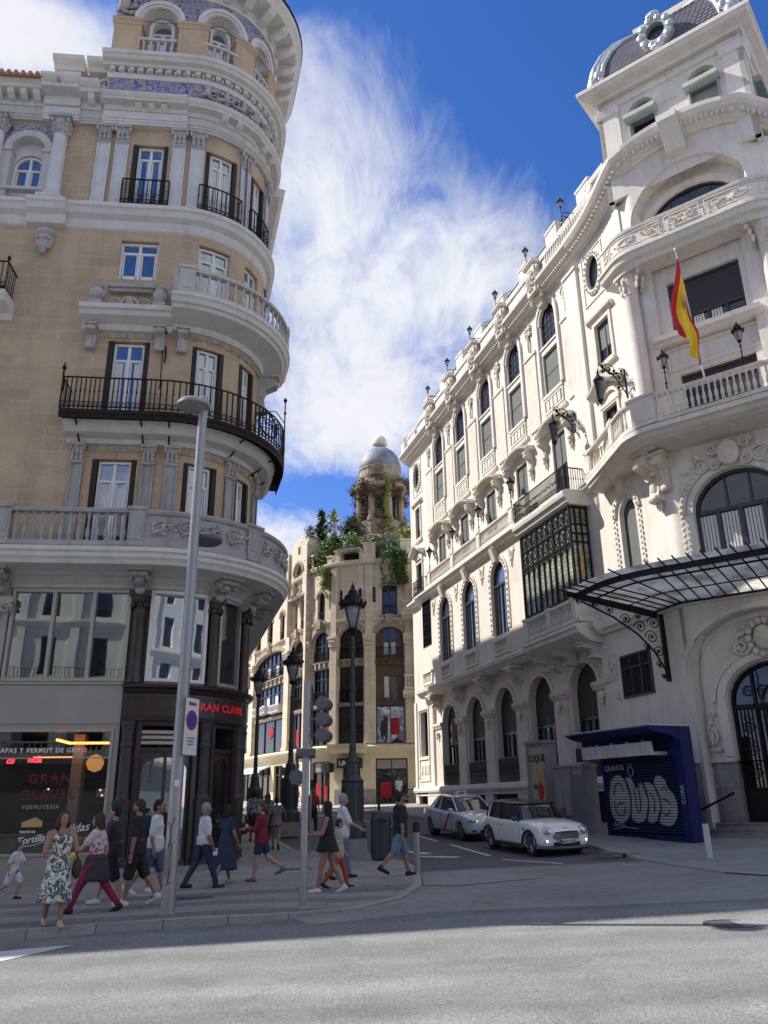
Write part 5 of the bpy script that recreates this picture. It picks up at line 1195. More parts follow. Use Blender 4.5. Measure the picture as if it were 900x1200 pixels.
for c in BC:
    a=MB(PR);a.box(c-.42,c+.42,.1,.72,25.0,26.62);a.prof(c-.52,c+.52,[(.1,26.55),(.78,26.58),(.86,26.7),(.86,26.8),(.1,26.84)])
    a.ell(c,.78,25.75,.26,.14,.42,10,7);a.ell(c,.84,25.75,.16,.12,.28,8,6)
    for k in range(10):an=2*PI*k/10;a.ell(c+.34*math.cos(an),.74,25.75+.52*math.sin(an),.11,.1,.11,6,4)
    for s_ in (-1,1):scroll(a,c+s_*.42,.62,26.25,.2,1.5,.06,s_,0 if s_>0 else PI);scroll(a,c+s_*.4,.6,25.2,.16,1.4,.05,-s_,0);a.ell(c+s_*.5,.45,24.8,.1,.1,.2,6,4)
    a.prof(c-.22,c+.22,[(0,24.3),(.3,24.4),(.5,24.9),(.1,25.0)]);rp('cartouche',a,'cream carved')
mb=MB(PR);mb.wall(-25.0,1.0,26.8,28.1,-.9);mb.prof(-25.4,.6,[(-1.4,28.0),(-.6,28.02),(-.5,28.12),(-.5,28.26),(-1.4,28.32)])
for i in range(8):
    t=-24.2+i*3.2;mb.box(t-.55,t+.55,-1.3,-.7,28.3,29.25);mb.box(t-.38,t+.38,-.72,-.68,28.45,29.05);mb.box(t-.6,t+.6,-1.35,-.65,29.2,29.32)
mb.box(-25.0,-24.96,-8,-.9,26.8,28.1);rp('attic',mb,C)
mb=MB(PR);iron_rail(mb,-23,.5,-1.0,28.3,29.1,.2,rings_=False)
for i in range(6):t=-22+i*3.2;mb.tube([(t,-1,29.0),(t+1.2,-1,29.6),(t+2.4,-1,29.0)],.02,4)
rp('roof_railing',mb,'black iron')
# flat roof and hidden faces
mb=MB();P_=[PR.at(-26.6,-.05,0),PR.at(2.2,-.05,0),PR.at(4.6,-.05,0),PR.at(6.9,-.05,0),PR.at(E1,-.05,0),(24,50,0),(14,66,0)]
zt=26.8;top=[mb.W(x,y,zt) for x,y,_ in P_];bot=[mb.W(x,y,-2) for x,y,_ in P_];mb.F(*top)
for i in (4,5,6):mb.F(bot[i],bot[(i+1)%7],top[(i+1)%7],top[i])
rp('rear_wall',mb,C)
# --- corner face
def T(t):return t+CT
c0=T(2.2)
mb=MB(PR);q_out=('a',c0-2.75,c0+2.75,-2,7.45,2.2)
mb.wall(2.2,E1,-1.5,8.0,0,[('a',c0-2.6,c0+2.6,-1.4,7.35,2.1)],.5);mb.wall(-3.2,2.2,-1.5,8.0,0,[('r',-1.85,.08,5.15,6.7)],.15);rp('wall',mb,C)
dop=('a',c0-1.45,c0+1.45,.85,5.75,1.2)
mb=MB(PR);mb.wall(c0-2.65,c0+2.65,2.7,7.4,-.5,[dop],.55);rp('wall',mb,C)
mb=MB(PR);mb.wall(c0-2.65,c0+2.65,-1.5,2.7,-.46,[dop],.5);mb.wall(.2,c0-2.58,-1.5,2.66,.03);mb.wall(c0+2.58,E1,-1.5,2.66,.03);rp('granite_wall',mb,'granite base')
mb=MB(PR);mb.prof(c0-2.6,c0-1.5,[(-.5,2.66),(-.36,2.68),(-.36,2.82),(-.5,2.84)]);mb.prof(.2,c0-2.6,[(0,2.66),(.1,2.68),(.1,2.82),(0,2.84)]);mb.prof(c0+2.6,E1,[(0,2.66),(.1,2.68),(.1,2.82),(0,2.84)])
mb.arcband(c0,4.55,1.95,1.7,1.8,1.5,-.5,-.4);mb.arcband(c0,4.55,1.75,1.48,1.5,1.25,-.5,-.36)
for s_ in (-1,1):mb.box(c0+s_*1.62-.14,c0+s_*1.62+.14,-.5,-.36,2.84,4.55)
mb.arcband(c0,5.25,2.78,2.28,2.62,2.12,-.1,.07);mb.arcband(c0,5.25,2.5,2.0,2.4,1.9,-.5,-.44)
for s_ in (-1,1):mb.box(c0+s_*2.7-.08,c0+s_*2.7+.08,-.1,.07,2.84,5.25);mb.box(c0+s_*2.45-.05,c0+s_*2.45+.05,-.5,-.44,2.9,5.25)
rp('portal_surround',mb,C)
mb=MB(PR)
for s_ in (-1,1):
    x=c0+s_*2.18;scroll(mb,x,-.4,3.45,.3,1.8,.06,s_,PI/2);scroll(mb,x,-.4,4.15,.12,1.3,.04,-s_);mb.tube([(x+.12*s_,-.42,4.0),(x+.3*s_,-.42,3.7),(x+.34*s_,-.42,3.2)],.05,5);mb.box(x-.36,x+.36,-.5,-.4,3.0,3.1);relief(mb,x-.3,x+.3,3.75,4.4,-.45,61,.9)
mb.ell(c0,-.3,6.45,.32,.16,.4,12,8);relief(mb,c0-.9,c0+.9,6.0,6.9,-.4,31,1.6)
for k in range(14):an=2*PI*k/14;mb.ell(c0+.48*math.cos(an),-.34,6.45+.55*math.sin(an),.13,.12,.13,6,4)
for s_ in (-1,1):scroll(mb,c0+s_*.75,-.36,6.2,.28,1.7,.06,s_);scroll(mb,c0+s_*.7,-.36,6.7,.2,1.6,.05,-s_)
rp('carved_crest',mb,'cream carved',smooth=True)
# wrought iron door
f=MB(PR);f.ring(dop,0,.1,-1.0,-.85);f.box(c0-1.4,c0+1.4,-1.0,-.84,4.3,4.45);f.box(c0-1.4,c0+1.4,-1.0,-.86,.85,1.9)
for u in (-.72,0,.72):f.box(c0+u-.04,c0+u+.04,-1.0,-.84,.85,5.5)
for k in range(24):
    t=c0-1.35+k*.117;f.box(t-.012,t+.012,-.94,-.9,1.9,4.3)
for u in (-1.05,-.36,.36,1.05):
    for z in (2.3,3.0,3.7):scroll(f,c0+u,-.88,z,.2,1.7,.018,1);scroll(f,c0+u,-.88,z+.33,.12,1.5,.014,-1)
for u in (-.9,-.45,0,.45,.9):scroll(f,c0+u,-.88,4.85,.2,1.7,.02,1);
f.arcband(c0,4.6,.5,.5,.45,.45,-.92,-.87);w=rp('door',f,'black iron')
g=MB(PR);g.fill(dop,.03,-.97);rp('pane',g,'dark glass',w)
for i,(z,o) in enumerate(((.27,1.05),(.44,.7),(.61,.35),(.78,0.0))):
    s=MB(PR);s.prof(T(-.95+.3*i),T(5.3-.3*i),[(-1,-1.5),(o,-1.5),(o,z+.07),(o+.03,z+.07),(o+.03,z+.1),(-1,z+.1)]);rp('step',s,'granite block')
mb=MB(PR);mb.tube([(T(-.9),.42,1.1),(T(-.72),.3,1.12),(T(.7),.16,1.75)],.035,8);mb.tube([(T(-.6),.02,1.17),(T(-.6),.3,1.17)],.02,5);rp('handrail',mb,'black iron')
# grated window, plaque
f=MB(PR);q=('r',-1.85,.08,5.15,6.7);f.ring(q,-.02,.05,-.1,.05)
for i in range(13):t=-1.8+i*.147;f.box(t-.012,t+.012,-.0,.03,5.15,6.7)
for t in (-1.2,-.55):f.box(t-.025,t+.025,-.06,.05,5.15,6.7)
f.box(-1.85,.08,-.02,.04,6.2,6.25);w=rp('window',f,'dark frame');g=MB(PR);g.fill(q,.02,-.1);rp('pane',g,'dark glass',w)
mb=MB(PR);mb.box(-2.75,-2.15,0,.04,5.9,6.95);relief(mb,-2.65,-2.25,6.15,6.8,.05,41,1.0);mb.box(-2.65,-2.25,.04,.06,5.98,6.08);mb.box(-2.3,-2.1,0,.1,5.2,5.5);rp('plaque',mb,'cream carved')
mb=MB(PR);mb.prof(OS1+.1,E1,[(0,7.72),(.16,7.74),(.2,7.86),(.3,7.92),(.3,8.05),(0,8.1)]);mb.prof(-3.1,E1,[(0,9.0),(.1,9.02),(.1,9.14),(0,9.2)]);rp('string_course',mb,C)
# first-floor wall of the corner face with its great arch window
g1=('a',c0-1.5,c0+1.5,8.3,12.25,1.35)
mb=MB(PR);mb.wall(2.2,E1,8.0,13.8,0,[g1],.4);rp('wall',mb,C)
f=MB(PR);f.ring(g1,0,.12,-.4,-.26)
for u in (-.75,0,.75):f.box(c0+u-.06,c0+u+.06,-.38,-.27,8.3,10.9);
f.box(c0-1.45,c0+1.45,-.38,-.26,10.85,10.99)
for u in (-.4,.4):f.box(c0+u-.04,c0+u+.04,-.38,-.28,10.9,12.1)
w=rp('window',f,'dark frame');g=MB(PR);g.fill(g1,.08,-.34);rp('pane',g,'dark glass',w)
cu=MB(PR)
for u in (-1.38,-.66,.1,.84):
    for j in range(5):cu.box(c0+u+j*.11,c0+u+j*.11+.08,-.335,-.325+.006*(j%2),8.4,10.8)
rp('curtain',cu,'curtain',w)
mb=MB(PR);mb.arcband(c0,10.9,1.98,1.85,1.75,1.6,0,.08);mb.arcband(c0,10.9,1.7,1.55,1.5,1.35,0,.05)
for k in range(25):an=PI*(k+.5)/25;mb.ell(c0+1.87*math.cos(an),.09,10.9+1.73*math.sin(an),.1,.07,.09,6,4)
for s_ in (-1,1):
    for k in range(8):mb.ell(c0+s_*1.87,.09,10.8-k*.22,.08,.06,.09,6,4)
mb.ell(c0,.2,12.75,.38,.2,.48,12,8);mb.ell(c0,.32,12.75,.22,.14,.3,10,7);relief(mb,c0-1.6,c0-.35,12.1,13.0,.06,51,1.3);relief(mb,c0+.35,c0+1.6,12.1,13.0,.06,52,1.3)
for s_ in (-1,1):scroll(mb,c0+s_*.55,.16,13.0,.22,1.6,.06,s_);scroll(mb,c0+s_*.5,.16,12.4,.18,1.6,.05,-s_)
rp('window_surround',mb,'cream carved')
q=('a',-.85,.25,9.6,12.6,.55);f=MB(PR);f.ring(q,0,.07,-.35,-.22);f.box(-.33,-.27,-.33,-.24,9.6,12.5);w=rp('window',f,'dark frame');g=MB(PR);g.fill(q,.05,-.3);rp('pane',g,'dark glass',w)
b=MB(PR);b.fill(('a',-.8,.2,9.65,12.5,.5),0,-.235);rp('roller_blind',b,'roller blind',w)
mb=MB(PR);mb.arcband(-.3,12.05,.95,.98,.72,.74,0,.1)
for k in range(12):an=PI*(k+.5)/12;mb.ell(-.3+.83*math.cos(an),.1,12.05+.86*math.sin(an),.08,.06,.08,6,4)
for s_ in (-1,1):
    for k in range(11):mb.ell(-.3+s_*.83,.08,11.9-k*.22,.07,.05,.08,6,4)
mb.prof(-.5,-.1,[(0,12.7),(.2,12.8),(.4,13.6),(0,13.7)]);rp('window_surround',mb,'cream carved')
# big consoles under the curved balcony
for t in (T(-.45),T(4.85)):
    a=MB(PR);console(a,t,.55,11.6,13.45,.9);console(a,t+.42,.3,11.9,13.3,.6);relief(a,t-.28,t+.28,12.3,13.0,.45,int(t*9),1);a.ell(t,.3,12.15,.18,.14,.26,8,6);a.ell(t,.14,11.5,.14,.12,.22,8,5);rp('console',a,'cream carved',smooth=True,auto=35)
# curved balconies: depth swells towards the middle of the corner
def bul(lo,hi,c,w):return lambda t:lo+(hi-lo)*max(0.0,math.cos(min(1.0,abs(t-c)/w)*PI/2))**.8
bw=bul(.72,1.8,c0,4.9)
mb=MB(PR,lambda t,o:o*bw(t));mb.prof(-1.75,c0*2+1.75,[(0,13.35),(.75,13.4),(.9,13.5),(.97,13.62),(1.04,13.66),(1.04,13.84),(.95,13.9),(0,13.95)],step=5);rp('balcony_slab',mb,'cream soffit')
mb=MB(PR,lambda t,o:bw(t)+o-1.0);balustrade(mb,-1.7,c0*2+1.7,.92,13.9,15.0,.2,.2,(-1.5,1.2,2.6,T(2.2)+2.6,8.6),.42,.95)
for k in range(16):
    t=-1.1+k*.5
mb.box(-1.74,-1.6,.2-bw(-1.7)+.8,.92,13.95,14.95);rp('balustrade',mb,'cream soffit')
# loggia between the columns
big=('r',T(.95),T(3.6),17.95,20.25);low=('r',T(.95),T(3.6),14.2,16.3)
mb=MB(PR);mb.wall(2.2,E1,13.8,21.3,-.1,[big,low],.3);mb.box(2.2,2.9,-.1,.12,14,21.2);mb.box(T(3.85),T(4.5),-.1,.12,14,21.2);rp('wall',mb,C)
for q in (big,low):
    f=MB(PR);f.ring(q,0,.1,-.4,-.25)
    for u in (-.66,0,.66):f.box(c0+.07+u-.04,c0+.07+u+.04,-.38,-.26,q[3],q[3]+.75)
    f.box(q[1],q[2],-.38,-.26,q[3]+.7,q[3]+.78);w=rp('window',f,'dark frame');g=MB(PR);g.fill(q,.05,-.35);rp('pane',g,'dark glass',w)
    b=MB(PR);b.fill(('r',q[1]+.1,q[2]-.1,q[3]+.78,q[4]-.05),0,-.3);rp('roller_blind',b,'shutter black',w)
    cu=MB(PR)
    for u in (-1.2,-.5,.15):
        for j in range(4):cu.box(c0+u+j*.1,c0+u+j*.1+.07,-.345,-.335,q[3]+.08,q[3]+.68)
    rp('curtain',cu,'curtain',w)
mb=MB(PR);mb.prof(T(.3),T(4.1),[(-.1,17.5),(.2,17.52),(.25,17.66),(.36,17.7),(.4,17.88),(-.1,17.95)]);mb.ring(('r',T(.6),T(3.9),16.5,17.4),0,.08,-.1,-.03);rp('ledge',mb,C)
for t in (T(-.1),T(4.5)):
    a=MB(PR);a.lathe(t,.42,14.5,[(.42,0),(.42,.35),(.34,.42),(.38,.5),(.31,.58),(.3,3.0),(.265,5.5),(.29,5.55)],20);a.box(t-.42,t+.42,.0,.84,13.9,14.55);w=rp('column',a,'cream render',smooth=True,auto=40)
    a=MB(PR);roundcap(a,t,.42,.28,20.0,21.05);rp('capital',a,'cream carved',w)
bw2=bul(.75,1.15,c0,5.5)
mb=MB(PR,lambda t,o:o*bw2(t));mb.prof(1.2,c0*2-1.2,[(0,20.95),(.75,20.98),(.8,21.12),(.95,21.2),(1.0,21.4),(1.06,21.44),(1.06,21.56),(0,21.62)],step=5);rp('balcony_slab',mb,C)
mb=MB(PR,lambda t,o:bw2(t)+o-1.0);mb.prof(1.4,c0*2-1.4,[(.8,21.55),(.95,21.55),(.95,21.7),(.92,21.72),(.92,22.4),(.98,22.44),(1.0,22.55),(.76,22.58),(.8,22.4)],step=5)
for t in (1.4,c0*2-1.6):mb.box(t,t+.2,-.2,.95,21.6,22.5)
mb.box(1.1,1.5,-.6,.2,22.2,22.35)
pp=MB(PR,lambda t,o:bw2(t)+o-1.0)
t=1.7
for (a,b) in ((1.65,2.0),(2.15,3.7),(3.95,5.2+.0),(5.45,7.0),(7.2,7.55)):
    relief(pp,a,b,21.8,22.32,.93,int(a*9),1.0)
    pp.ring(('r',a-.04,b+.04,21.76,22.36),0,.04,.92,.945)
rp('balcony_parapet',mb,C);rp('carved_panel',pp,'cream carved',smooth=True,auto=35)
# niche above, with half-round window
nic=('a',c0-2.3,c0+2.3,21.3,25.55,2.5)
mb=MB(PR);mb.wall(2.2,E1-13.5,21.3,26.9,0,[nic],.7);mb.wall(E1-13.5,E1,21.3,25.3,0);rp('wall',mb,C)
nw=('a',c0-1.75,c0+1.75,21.9,24.65,1.35)
mb=MB(PR);mb.wall(c0-2.35,c0+2.35,21.3,25.6,-.7,[nw],.15);mb.arcband(c0,23.3,2.05,1.65,1.92,1.52,-.7,-.6);mb.arcband(c0,23.3,1.92,1.52,1.76,1.36,-.7,-.64);rp('wall',mb,C)
f=MB(PR);f.ring(nw,0,.08,-.85,-.75)
for u in (-.8,0,.8):f.box(c0+u-.03,c0+u+.03,-.84,-.77,21.9,24.3)
w=rp('window',f,'dark frame');g=MB(PR);g.fill(nw,.05,-.82);rp('pane',g,'dark glass',w)
# arched cornice over the corner
def arc_z(t):
    u=(t-c0)/6.2
    return 25.1+1.55*math.exp(-(abs(u)*1.75)**2.6)
mb=MB(PR);rs=[];n=44
for j in range(n+1):
    t=-1.7+(c0*2+3.4)*j/n;z=arc_z(t)-.25
    rs.append([mb.P(t,-.3,z),mb.P(t,.1,z),mb.P(t,.14,z+.12),mb.P(t,.34,z+.18),mb.P(t,.38,z+.3),mb.P(t,.62,z+.42),mb.P(t,.72,z+.6),mb.P(t,.74,z+.78),mb.P(t,-.3,z+.84)])
mb.rings(rs)
for j in range(62):
    t=-1.5+(c0*2+3.0)*j/62;z=arc_z(t)-.25;mb.box(t-.05,t+.05,.32,.5,z+.2,z+.36)
mb.prof(c0-.38,c0+.38,[(0,25.75),(.35,25.8),(.55,26.3),(.95,26.9),(.95,27.2),(-.2,27.25)]);rp('arched_cornice',mb,C)
mb=MB(PR);mb.wall(-1.7,2.3,24.95,25.6,0);mb.wall(-1.7,2.2,25.5,26.0,.0);mb.box(-1.6,-.2,-.6,.0,25.6,26.7);mb.box(-.2,1.2,-.5,.1,26.0,27.5);mb.prof(-.3,1.3,[(-.6,27.4),(.2,27.4),(.25,27.6),(-.6,27.65)])
scroll(mb,-.1,.12,26.9,.3,1.6,.08,1);mb.ell(.1,.15,27.2,.22,.14,.3,8,6);rp('parapet',mb,C)
# --- tower
TA,TB=T(-.78),T(5.25)
TWP=Path(PR.at(T(2.2),0,0)[:2],128,[('l',1)],0)   # straight frame of the tower's face, s=0 on its axis
hw=3.0;tz0,tz1=25.0,30.3
def four():
    """the tower's four faces as straight frames"""
    cx_,cy_=TWP.at(0,-hw,0)[:2];out=[]
    for k in range(4):
        h=128-90*k;p=(cx_+math.cos(R(h))*hw,cy_-math.sin(R(h))*hw);out.append(Path(p,h,[('l',1)],0))
    return out
F4=four()
for k,fp in enumerate(F4):
    o2=[('a',-1.72,-.62,26.9,29.55,.5),('a',.8,1.9,26.9,29.55,.5)] if k in (0,1,3) else []
    mb=MB(fp);mb.wall(-hw,hw,tz0,tz1,-.12,o2,.35)
    for a,b in ((-hw,-2.1),(2.2,hw)):mb.box(a,b,-.2,0,tz0,29.5);mb.prof(a-.05,b+.05,[(-.1,29.3),(.06,29.34),(.1,29.5),(.14,29.7),(-.1,29.72)]);dentils(mb,a,b,.02,.12,29.74,29.86,.09,.17)
    mb.prof(-2.2,2.2,[(-.12,29.7),(-.02,29.72),(.02,29.86),(-.12,29.9)])
    for u in (-.2,.0,.2):mb.box(u-.04,u+.04,-.12,-.04,28.7,28.8);mb.box(u*1.5-.04,u*1.5+.04,-.12,-.04,30.0,30.06)
    rp('tower_wall',mb,C)
    for q in o2:
        c=(q[1]+q[2])/2;f=MB(fp);f.ring(q,0,.07,-.46,-.3);f.box(q[1],q[2],-.42,-.34,28.9,29.0);f.box(q[1],q[2],-.42,-.34,27.6,27.66);w=rp('window',f,'shutter green');g=MB(fp);g.fill(q,.05,-.42);rp('pane',g,'dark glass',w)
        a=MB(fp);a.prof(q[1]-.12,q[2]+.12,[(-.12,28.5),(.3,28.42),(.34,28.5),(.3,28.74),(-.12,28.8)])
        for u in (q[1]-.04,q[2]-.02):a.box(u,u+.06,-.12,.02,27.0,28.5)
        rp('shutter',a,'shutter green',w)
        if c>0:b=MB(fp);b.fill(('r',q[1]+.08,q[2]-.08,27.5,28.5),0,-.36);rp('roller_blind',b,'roller blind pale',w)
tcx,tcy=TWP.at(0,-hw,0)[:2]
mb=MB();mb.latheW((tcx,tcy,0),[((hw+o)*2**.5,z) for o,z in [(-.2,30.2),(.1,30.22),(.16,30.34),(.5,30.5),(.56,30.62),(.62,30.66),(.62,30.84),(-.2,30.95)]],4,rot=PI/4+R(90-128));rp('tower_cornice',mb,C)
prs=[(.42,30.95),(.40,31.5),(.25,32.3),(-.05,33.1),(-.55,33.9),(-1.2,34.5),(-1.9,34.85)]
for k,fp in enumerate(F4):
    mb=MB(fp);rows=[]
    for o,z in prs:rows.append([mb.P(-(hw+o-.35)*.98,o-.35,z),mb.P((hw+o-.35)*.98,o-.35,z)])
    mb.rings(rows,closed=False,caps=False);r_=rp('tower_roof',mb,'slate scales')
    mb=MB(fp)
    # scale courses
    for i in range(len(prs)-1):
        (oa,za),(ob,zb)=prs[i],prs[i+1];m=4
        for j in range(m):
            u=j/m;o=oa+(ob-oa)*u-.35;z=za+(zb-za)*u;hh=math.hypot(ob-oa,zb-za)/m;w_=(hw+o)*.96;n=int(2*w_/.24)
            for e in range(n):
                x=-w_+(e+.5+(.5 if j%2 else 0))*2*w_/n
                if abs(x)>w_-.2:continue
                dx=(ob-oa)/math.hypot(ob-oa,zb-za);dz=(zb-za)/math.hypot(ob-oa,zb-za)
                pts=[]
                for px_,pz_ in ((-.115,1.25),(-.115,.35),(-.07,.08),(0,0),(.07,.08),(.115,.35),(.115,1.25)):
                    l_=pz_*hh;pts.append(mb.P(x+px_,o+dx*l_+.035*(1-pz_/1.25)+.012,z+dz*l_+.01))
                mb.F(*pts)
    rp('roof_scales',mb,'slate scales',r_)
    mb=MB(fp)
    for s_ in (-1,1):
        for q in (0,.24,.48):mb.tube([(s_*((hw+o-.35)*.98-q*.9),o-.33+.05,z) for o,z in prs],.15 if q==0 else .11,8)
    # dormer
    if k in (0,3):
        mb.ell(0,.22,32.0,.02,.02,.02)
        pts=MB(fp);pts.arcband(0,32.15,.72,.8,.4,.46,-.9,.35,0,360,22)
        for e in range(10):an=2*PI*e/10;pts.ell(.62*math.cos(an),.36,32.15+.7*math.sin(an),.16,.1,.16,7,5)
        pts.ell(0,.35,33.05,.3,.14,.2);pts.ell(0,.35,31.3,.3,.14,.16);d=rp('dormer',pts,'zinc',r_)
        g=MB(fp);g.fill(('e',-.42,.42,31.68,32.62),0,.1);rp('pane',g,'dark glass',d)
    for s_ in (-1,1):
        mb.ell(s_*(hw-.1),.25,31.2,.24,.2,.3,9,7);mb.ell(s_*(hw-.35),.25,31.6,.2,.16,.26,8,6);scroll(mb,s_*(hw-.3),.3,31.3,.26,1.5,.07,s_)
    rp('roof_rib',mb,'zinc',r_,smooth=True)
mb=MB(F4[0]);mb.box(-1.4,1.5,-4.2,-1.6,34.6,35.1);mb.box(-1.2,1.3,-4.0,-1.8,34.0,34.7);rp('roof_coping',mb,C)
# --- glass canopy over the door
def cz_(o):return 7.78+.6*(o/3.6)**.8
S0,S1=1.0,c0*2-1.0
can=MB(PR);ts=PR.samples(S0,S1,4)
os_=[.25,1.1,2.0,2.9,3.7]
gl=MB(PR)
for a,b in zip(ts,ts[1:]):
    for o0,o1 in zip(os_,os_[1:]):
        gl.F(gl.P(a,o0,cz_(o0)),gl.P(b,o0,cz_(o0)),gl.P(b,o1,cz_(o1)),gl.P(a,o1,cz_(o1)))
n=0
rib=[]
t=S0
while t<=S1+1e-3:
    rib.append(t);fr=PR.frame(t);t+=.15 if (2.24<t<2.55 or 6.6<t<7.0) else .42
for t in rib:can.tube([(t,o,cz_(o)-.03) for o in os_]+[(t,3.95,cz_(3.7)+.02)],.028,5)
for o in (.27,1.3,2.55):can.tube([(t,o,cz_(o)-.05) for t in PR.samples(S0,S1,4)],.022 if o==1.3 else .035,5)
for t0,t1 in zip(ts,ts[1:]):can.prof(t0,t1,[(3.3,cz_(3.3)-.22),(3.38,cz_(3.3)-.22),(3.38,cz_(3.3)-.03),(3.3,cz_(3.3)-.03)],caps=False)
for t in (S0,S1):can.prof(t-.04,t+.04,[(.2,7.6),(3.7,8.2),(3.7,8.38),(.2,7.8)])
for t,sg in ((S0+.05,1),(c0+2.45,1)):
    can.box(t-.06,t+.06,.0,.14,5.4,7.95);can.tube([(t,.1,5.7),(t,.5,6.4),(t,1.1,7.0),(t,2.0,7.55),(t,3.2,8.05)],.035,6)
    for (o,z,r_) in ((.35,5.95,.14),(.32,6.4,.2),(.55,6.9,.26),(.95,7.25,.24),(1.5,7.5,.2),(.4,7.4,.25),(1.0,7.62,.13),(2.1,7.78,.17),(2.7,7.95,.14),(3.3,8.05,.16),(.75,6.55,.14),(.25,5.55,.09)):
        n_=20;pts=[]
        for i in range(n_+1):a=2*PI*1.5*i/n_;q=r_*(1-.8*i/n_);pts.append((t,o+q*math.cos(a),z+q*math.sin(a)))
        can.tube(pts,.02,5);can.ell(t,o,z,.03,.05,.05,6,4)
cn_=rp('canopy',can,'black iron');rp('canopy_glass',gl,'canopy glass',cn_)
# --- avenue side beyond the corner
for k in range(4):
    c=9.6+k*3.1
    for z0,z1 in ((9.4,12.6),(15,17.5),(18.4,20.6),(22,24)):
        q=('r',c-.7,c+.7,z0,z1);f=MB(PR);f.ring(q,-.2,0,-.1,.1);w=rp('window',f,C);g=MB(PR);g.fill(q,0,.012);rp('pane',g,'dark glass',w)
# ------------------------------------------------------------------ sand coloured building at the end of the street
PF=Path((-15.5,78.0),152,[('l',21),('a',5.5,60),('l',12)],0)
FB_=thing('sandstone_building','curved sandstone building with roof garden and domed lantern at the end of the street','building',(0,57,1.3))
def fp_(name,mb,m,parent=None,**k): return obj(name,mb,M[m] if isinstance(m,str) else [M[q] for q in m],parent if parent is not None else FB_,**k)
SS='sand stone'
big=[('a',27.0,29.0,8.1,13.35,.8),('a',24.25,26.15,8.1,13.35,.8),('a',21.5,23.5,8.1,13.35,.8),('a',17.5,19.85,8.1,13.35,.75),('a',9.2,16.0,8.1,13.35,.7),('a',5.9,7.6,11,13.35,.6)]
shop=[('r',27.0,29.0,5.3,7.85),('r',24.25,26.15,5.3,7.85),('r',21.5,23.5,5.3,7.85),('r',17.5,19.85,5.3,7.85),('r',9.2,16.0,5.3,7.85),('r',6.1,7.4,5.6,7.4),('r',6.1,7.4,8.2,10.4)]
gnd=[('r',26.95,29.1,1.35,4.35),('r',24.6,25.9,1.35,4.0),('r',21.6,23.6,1.35,4.25),('r',17.4,19.5,1.35,4.25),('r',14.2,16.1,1.2,4.3),('r',6.0,13.5,1.0,4.3)]
sm=[('a',27.5,28.6,14.2,16.4,.2),('a',26.75,27.05,15.1,16.3,.15),('a',24.25,24.55,14.7,16.2,.15),('a',25.75,26.05,14.7,16.2,.15),('a',22.1,22.95,14.1,16.3,.4),('a',21.55,21.8,14.9,16.0,.12),('a',23.35,23.6,14.9,16.1,.12),
    ('a',19.05,19.7,14.1,16.55,.3),('a',17.75,18.4,14.1,16.55,.3),('a',14.6,15.6,14.0,16.35,.45),('a',11.6,12.9,14.0,16.35,.5),('a',8.9,10.0,14.0,16.2,.5),('a',6.2,7.2,14.0,16.2,.45)]
tw=('a',18.1,19.9,16.9,19.4,.8)
mb=MB(PF);mb.wall(-12,33,-1,5.05,0,gnd,.4);fp_('ground_wall',mb,'yellow render')
mb=MB(PF);mb.wall(-12,33,5.05,18.2,0,big+shop+sm,.5);mb.wall(17.2,20.9,16.7,21.0,.25,[tw,('r',18.8,19.3,20.1,20.75)],.4)
mb.box(17.2,17.22,-.0,.25,13.8,21);mb.box(20.88,20.9,-2.5,.25,13.8,21.0);mb.box(17.2,17.22,-2.5,.25,18,21)
n=8
for i in range(n):
    a0,a1=PI*i/n,PI*(i+1)/n;xa,xb=19.05-1.3*math.cos(a0),19.05-1.3*math.cos(a1);za,zb=21.0+.55*math.sin(a0),21.0+.55*math.sin(a1)
    mb.F(mb.P(xa,.25,21),mb.P(xb,.25,21),mb.P(xb,.25,zb),mb.P(xa,.25,za));mb.F(mb.P(xa,.25,za),mb.P(xb,.25,zb),mb.P(xb,-2.4,zb),mb.P(xa,-2.4,za))
mb.box(17.2,20.9,-2.5,.23,20.95,21.03);fp_('wall',mb,SS)
mb=MB(PF);mb.prof(-12,33,[(0,4.72),(.12,4.75),(.2,4.9),(.42,5.0),(.46,5.12),(.3,5.24),(0,5.27)]);mb.prof(23.9,26.3,[(0,4.6),(.55,4.75),(.75,4.95),(.8,5.3),(0,5.35)]);fp_('ledge',mb,'yellow render')
mb=MB(PF);mb.prof(-12,33,[(0,13.75),(.08,13.78),(.14,13.9),(.14,13.98),(0,14.02)]);mb.prof(-12,33,[(0,17.95),(.2,18.0),(.26,18.15),(.26,18.3),(-.3,18.36)])
mb.prof(17.1,21.0,[(.2,16.6),(.4,16.65),(.42,16.78),(.2,16.85)]);mb.box(16.95,17.3,0,.45,13.9,20.6);mb.box(20.8,21.15,0,.45,5.2,20.6);mb.box(16.4,17.1,0,.12,5.2,12.6);fp_('string_course',mb,SS)
for a,b in ((26.15,27.0),(23.5,24.25),(20.6,21.4),(28.98,29.6),(16.1,17.3),(8.1,9.1)):
    mb=MB(PF);c=(a+b)/2;w=(b-a)/2-.1;mb.box(c-w,c+w,0,.18,5.35,12.1);mb.box(c-w-.05,c+w+.05,0,.25,5.3,5.55);mb.box(c-w-.06,c+w+.06,0,.26,12.05,12.2)
    mb.prof(c-w-.1,c+w+.1,[(0,12.2),(.2,12.2),(.3,12.6),(.36,12.62),(.36,12.78),(0,12.82)])
    for k in range(4):mb.ell(c-w+.1+k*(2*w-.2)/3,.26,12.4,.1,.1,.14,6,4)
    mb.box(c-w*.8,c+w*.8,0,.14,12.8,17.9);fp_('pilaster',mb,SS)
mb=MB(PF)
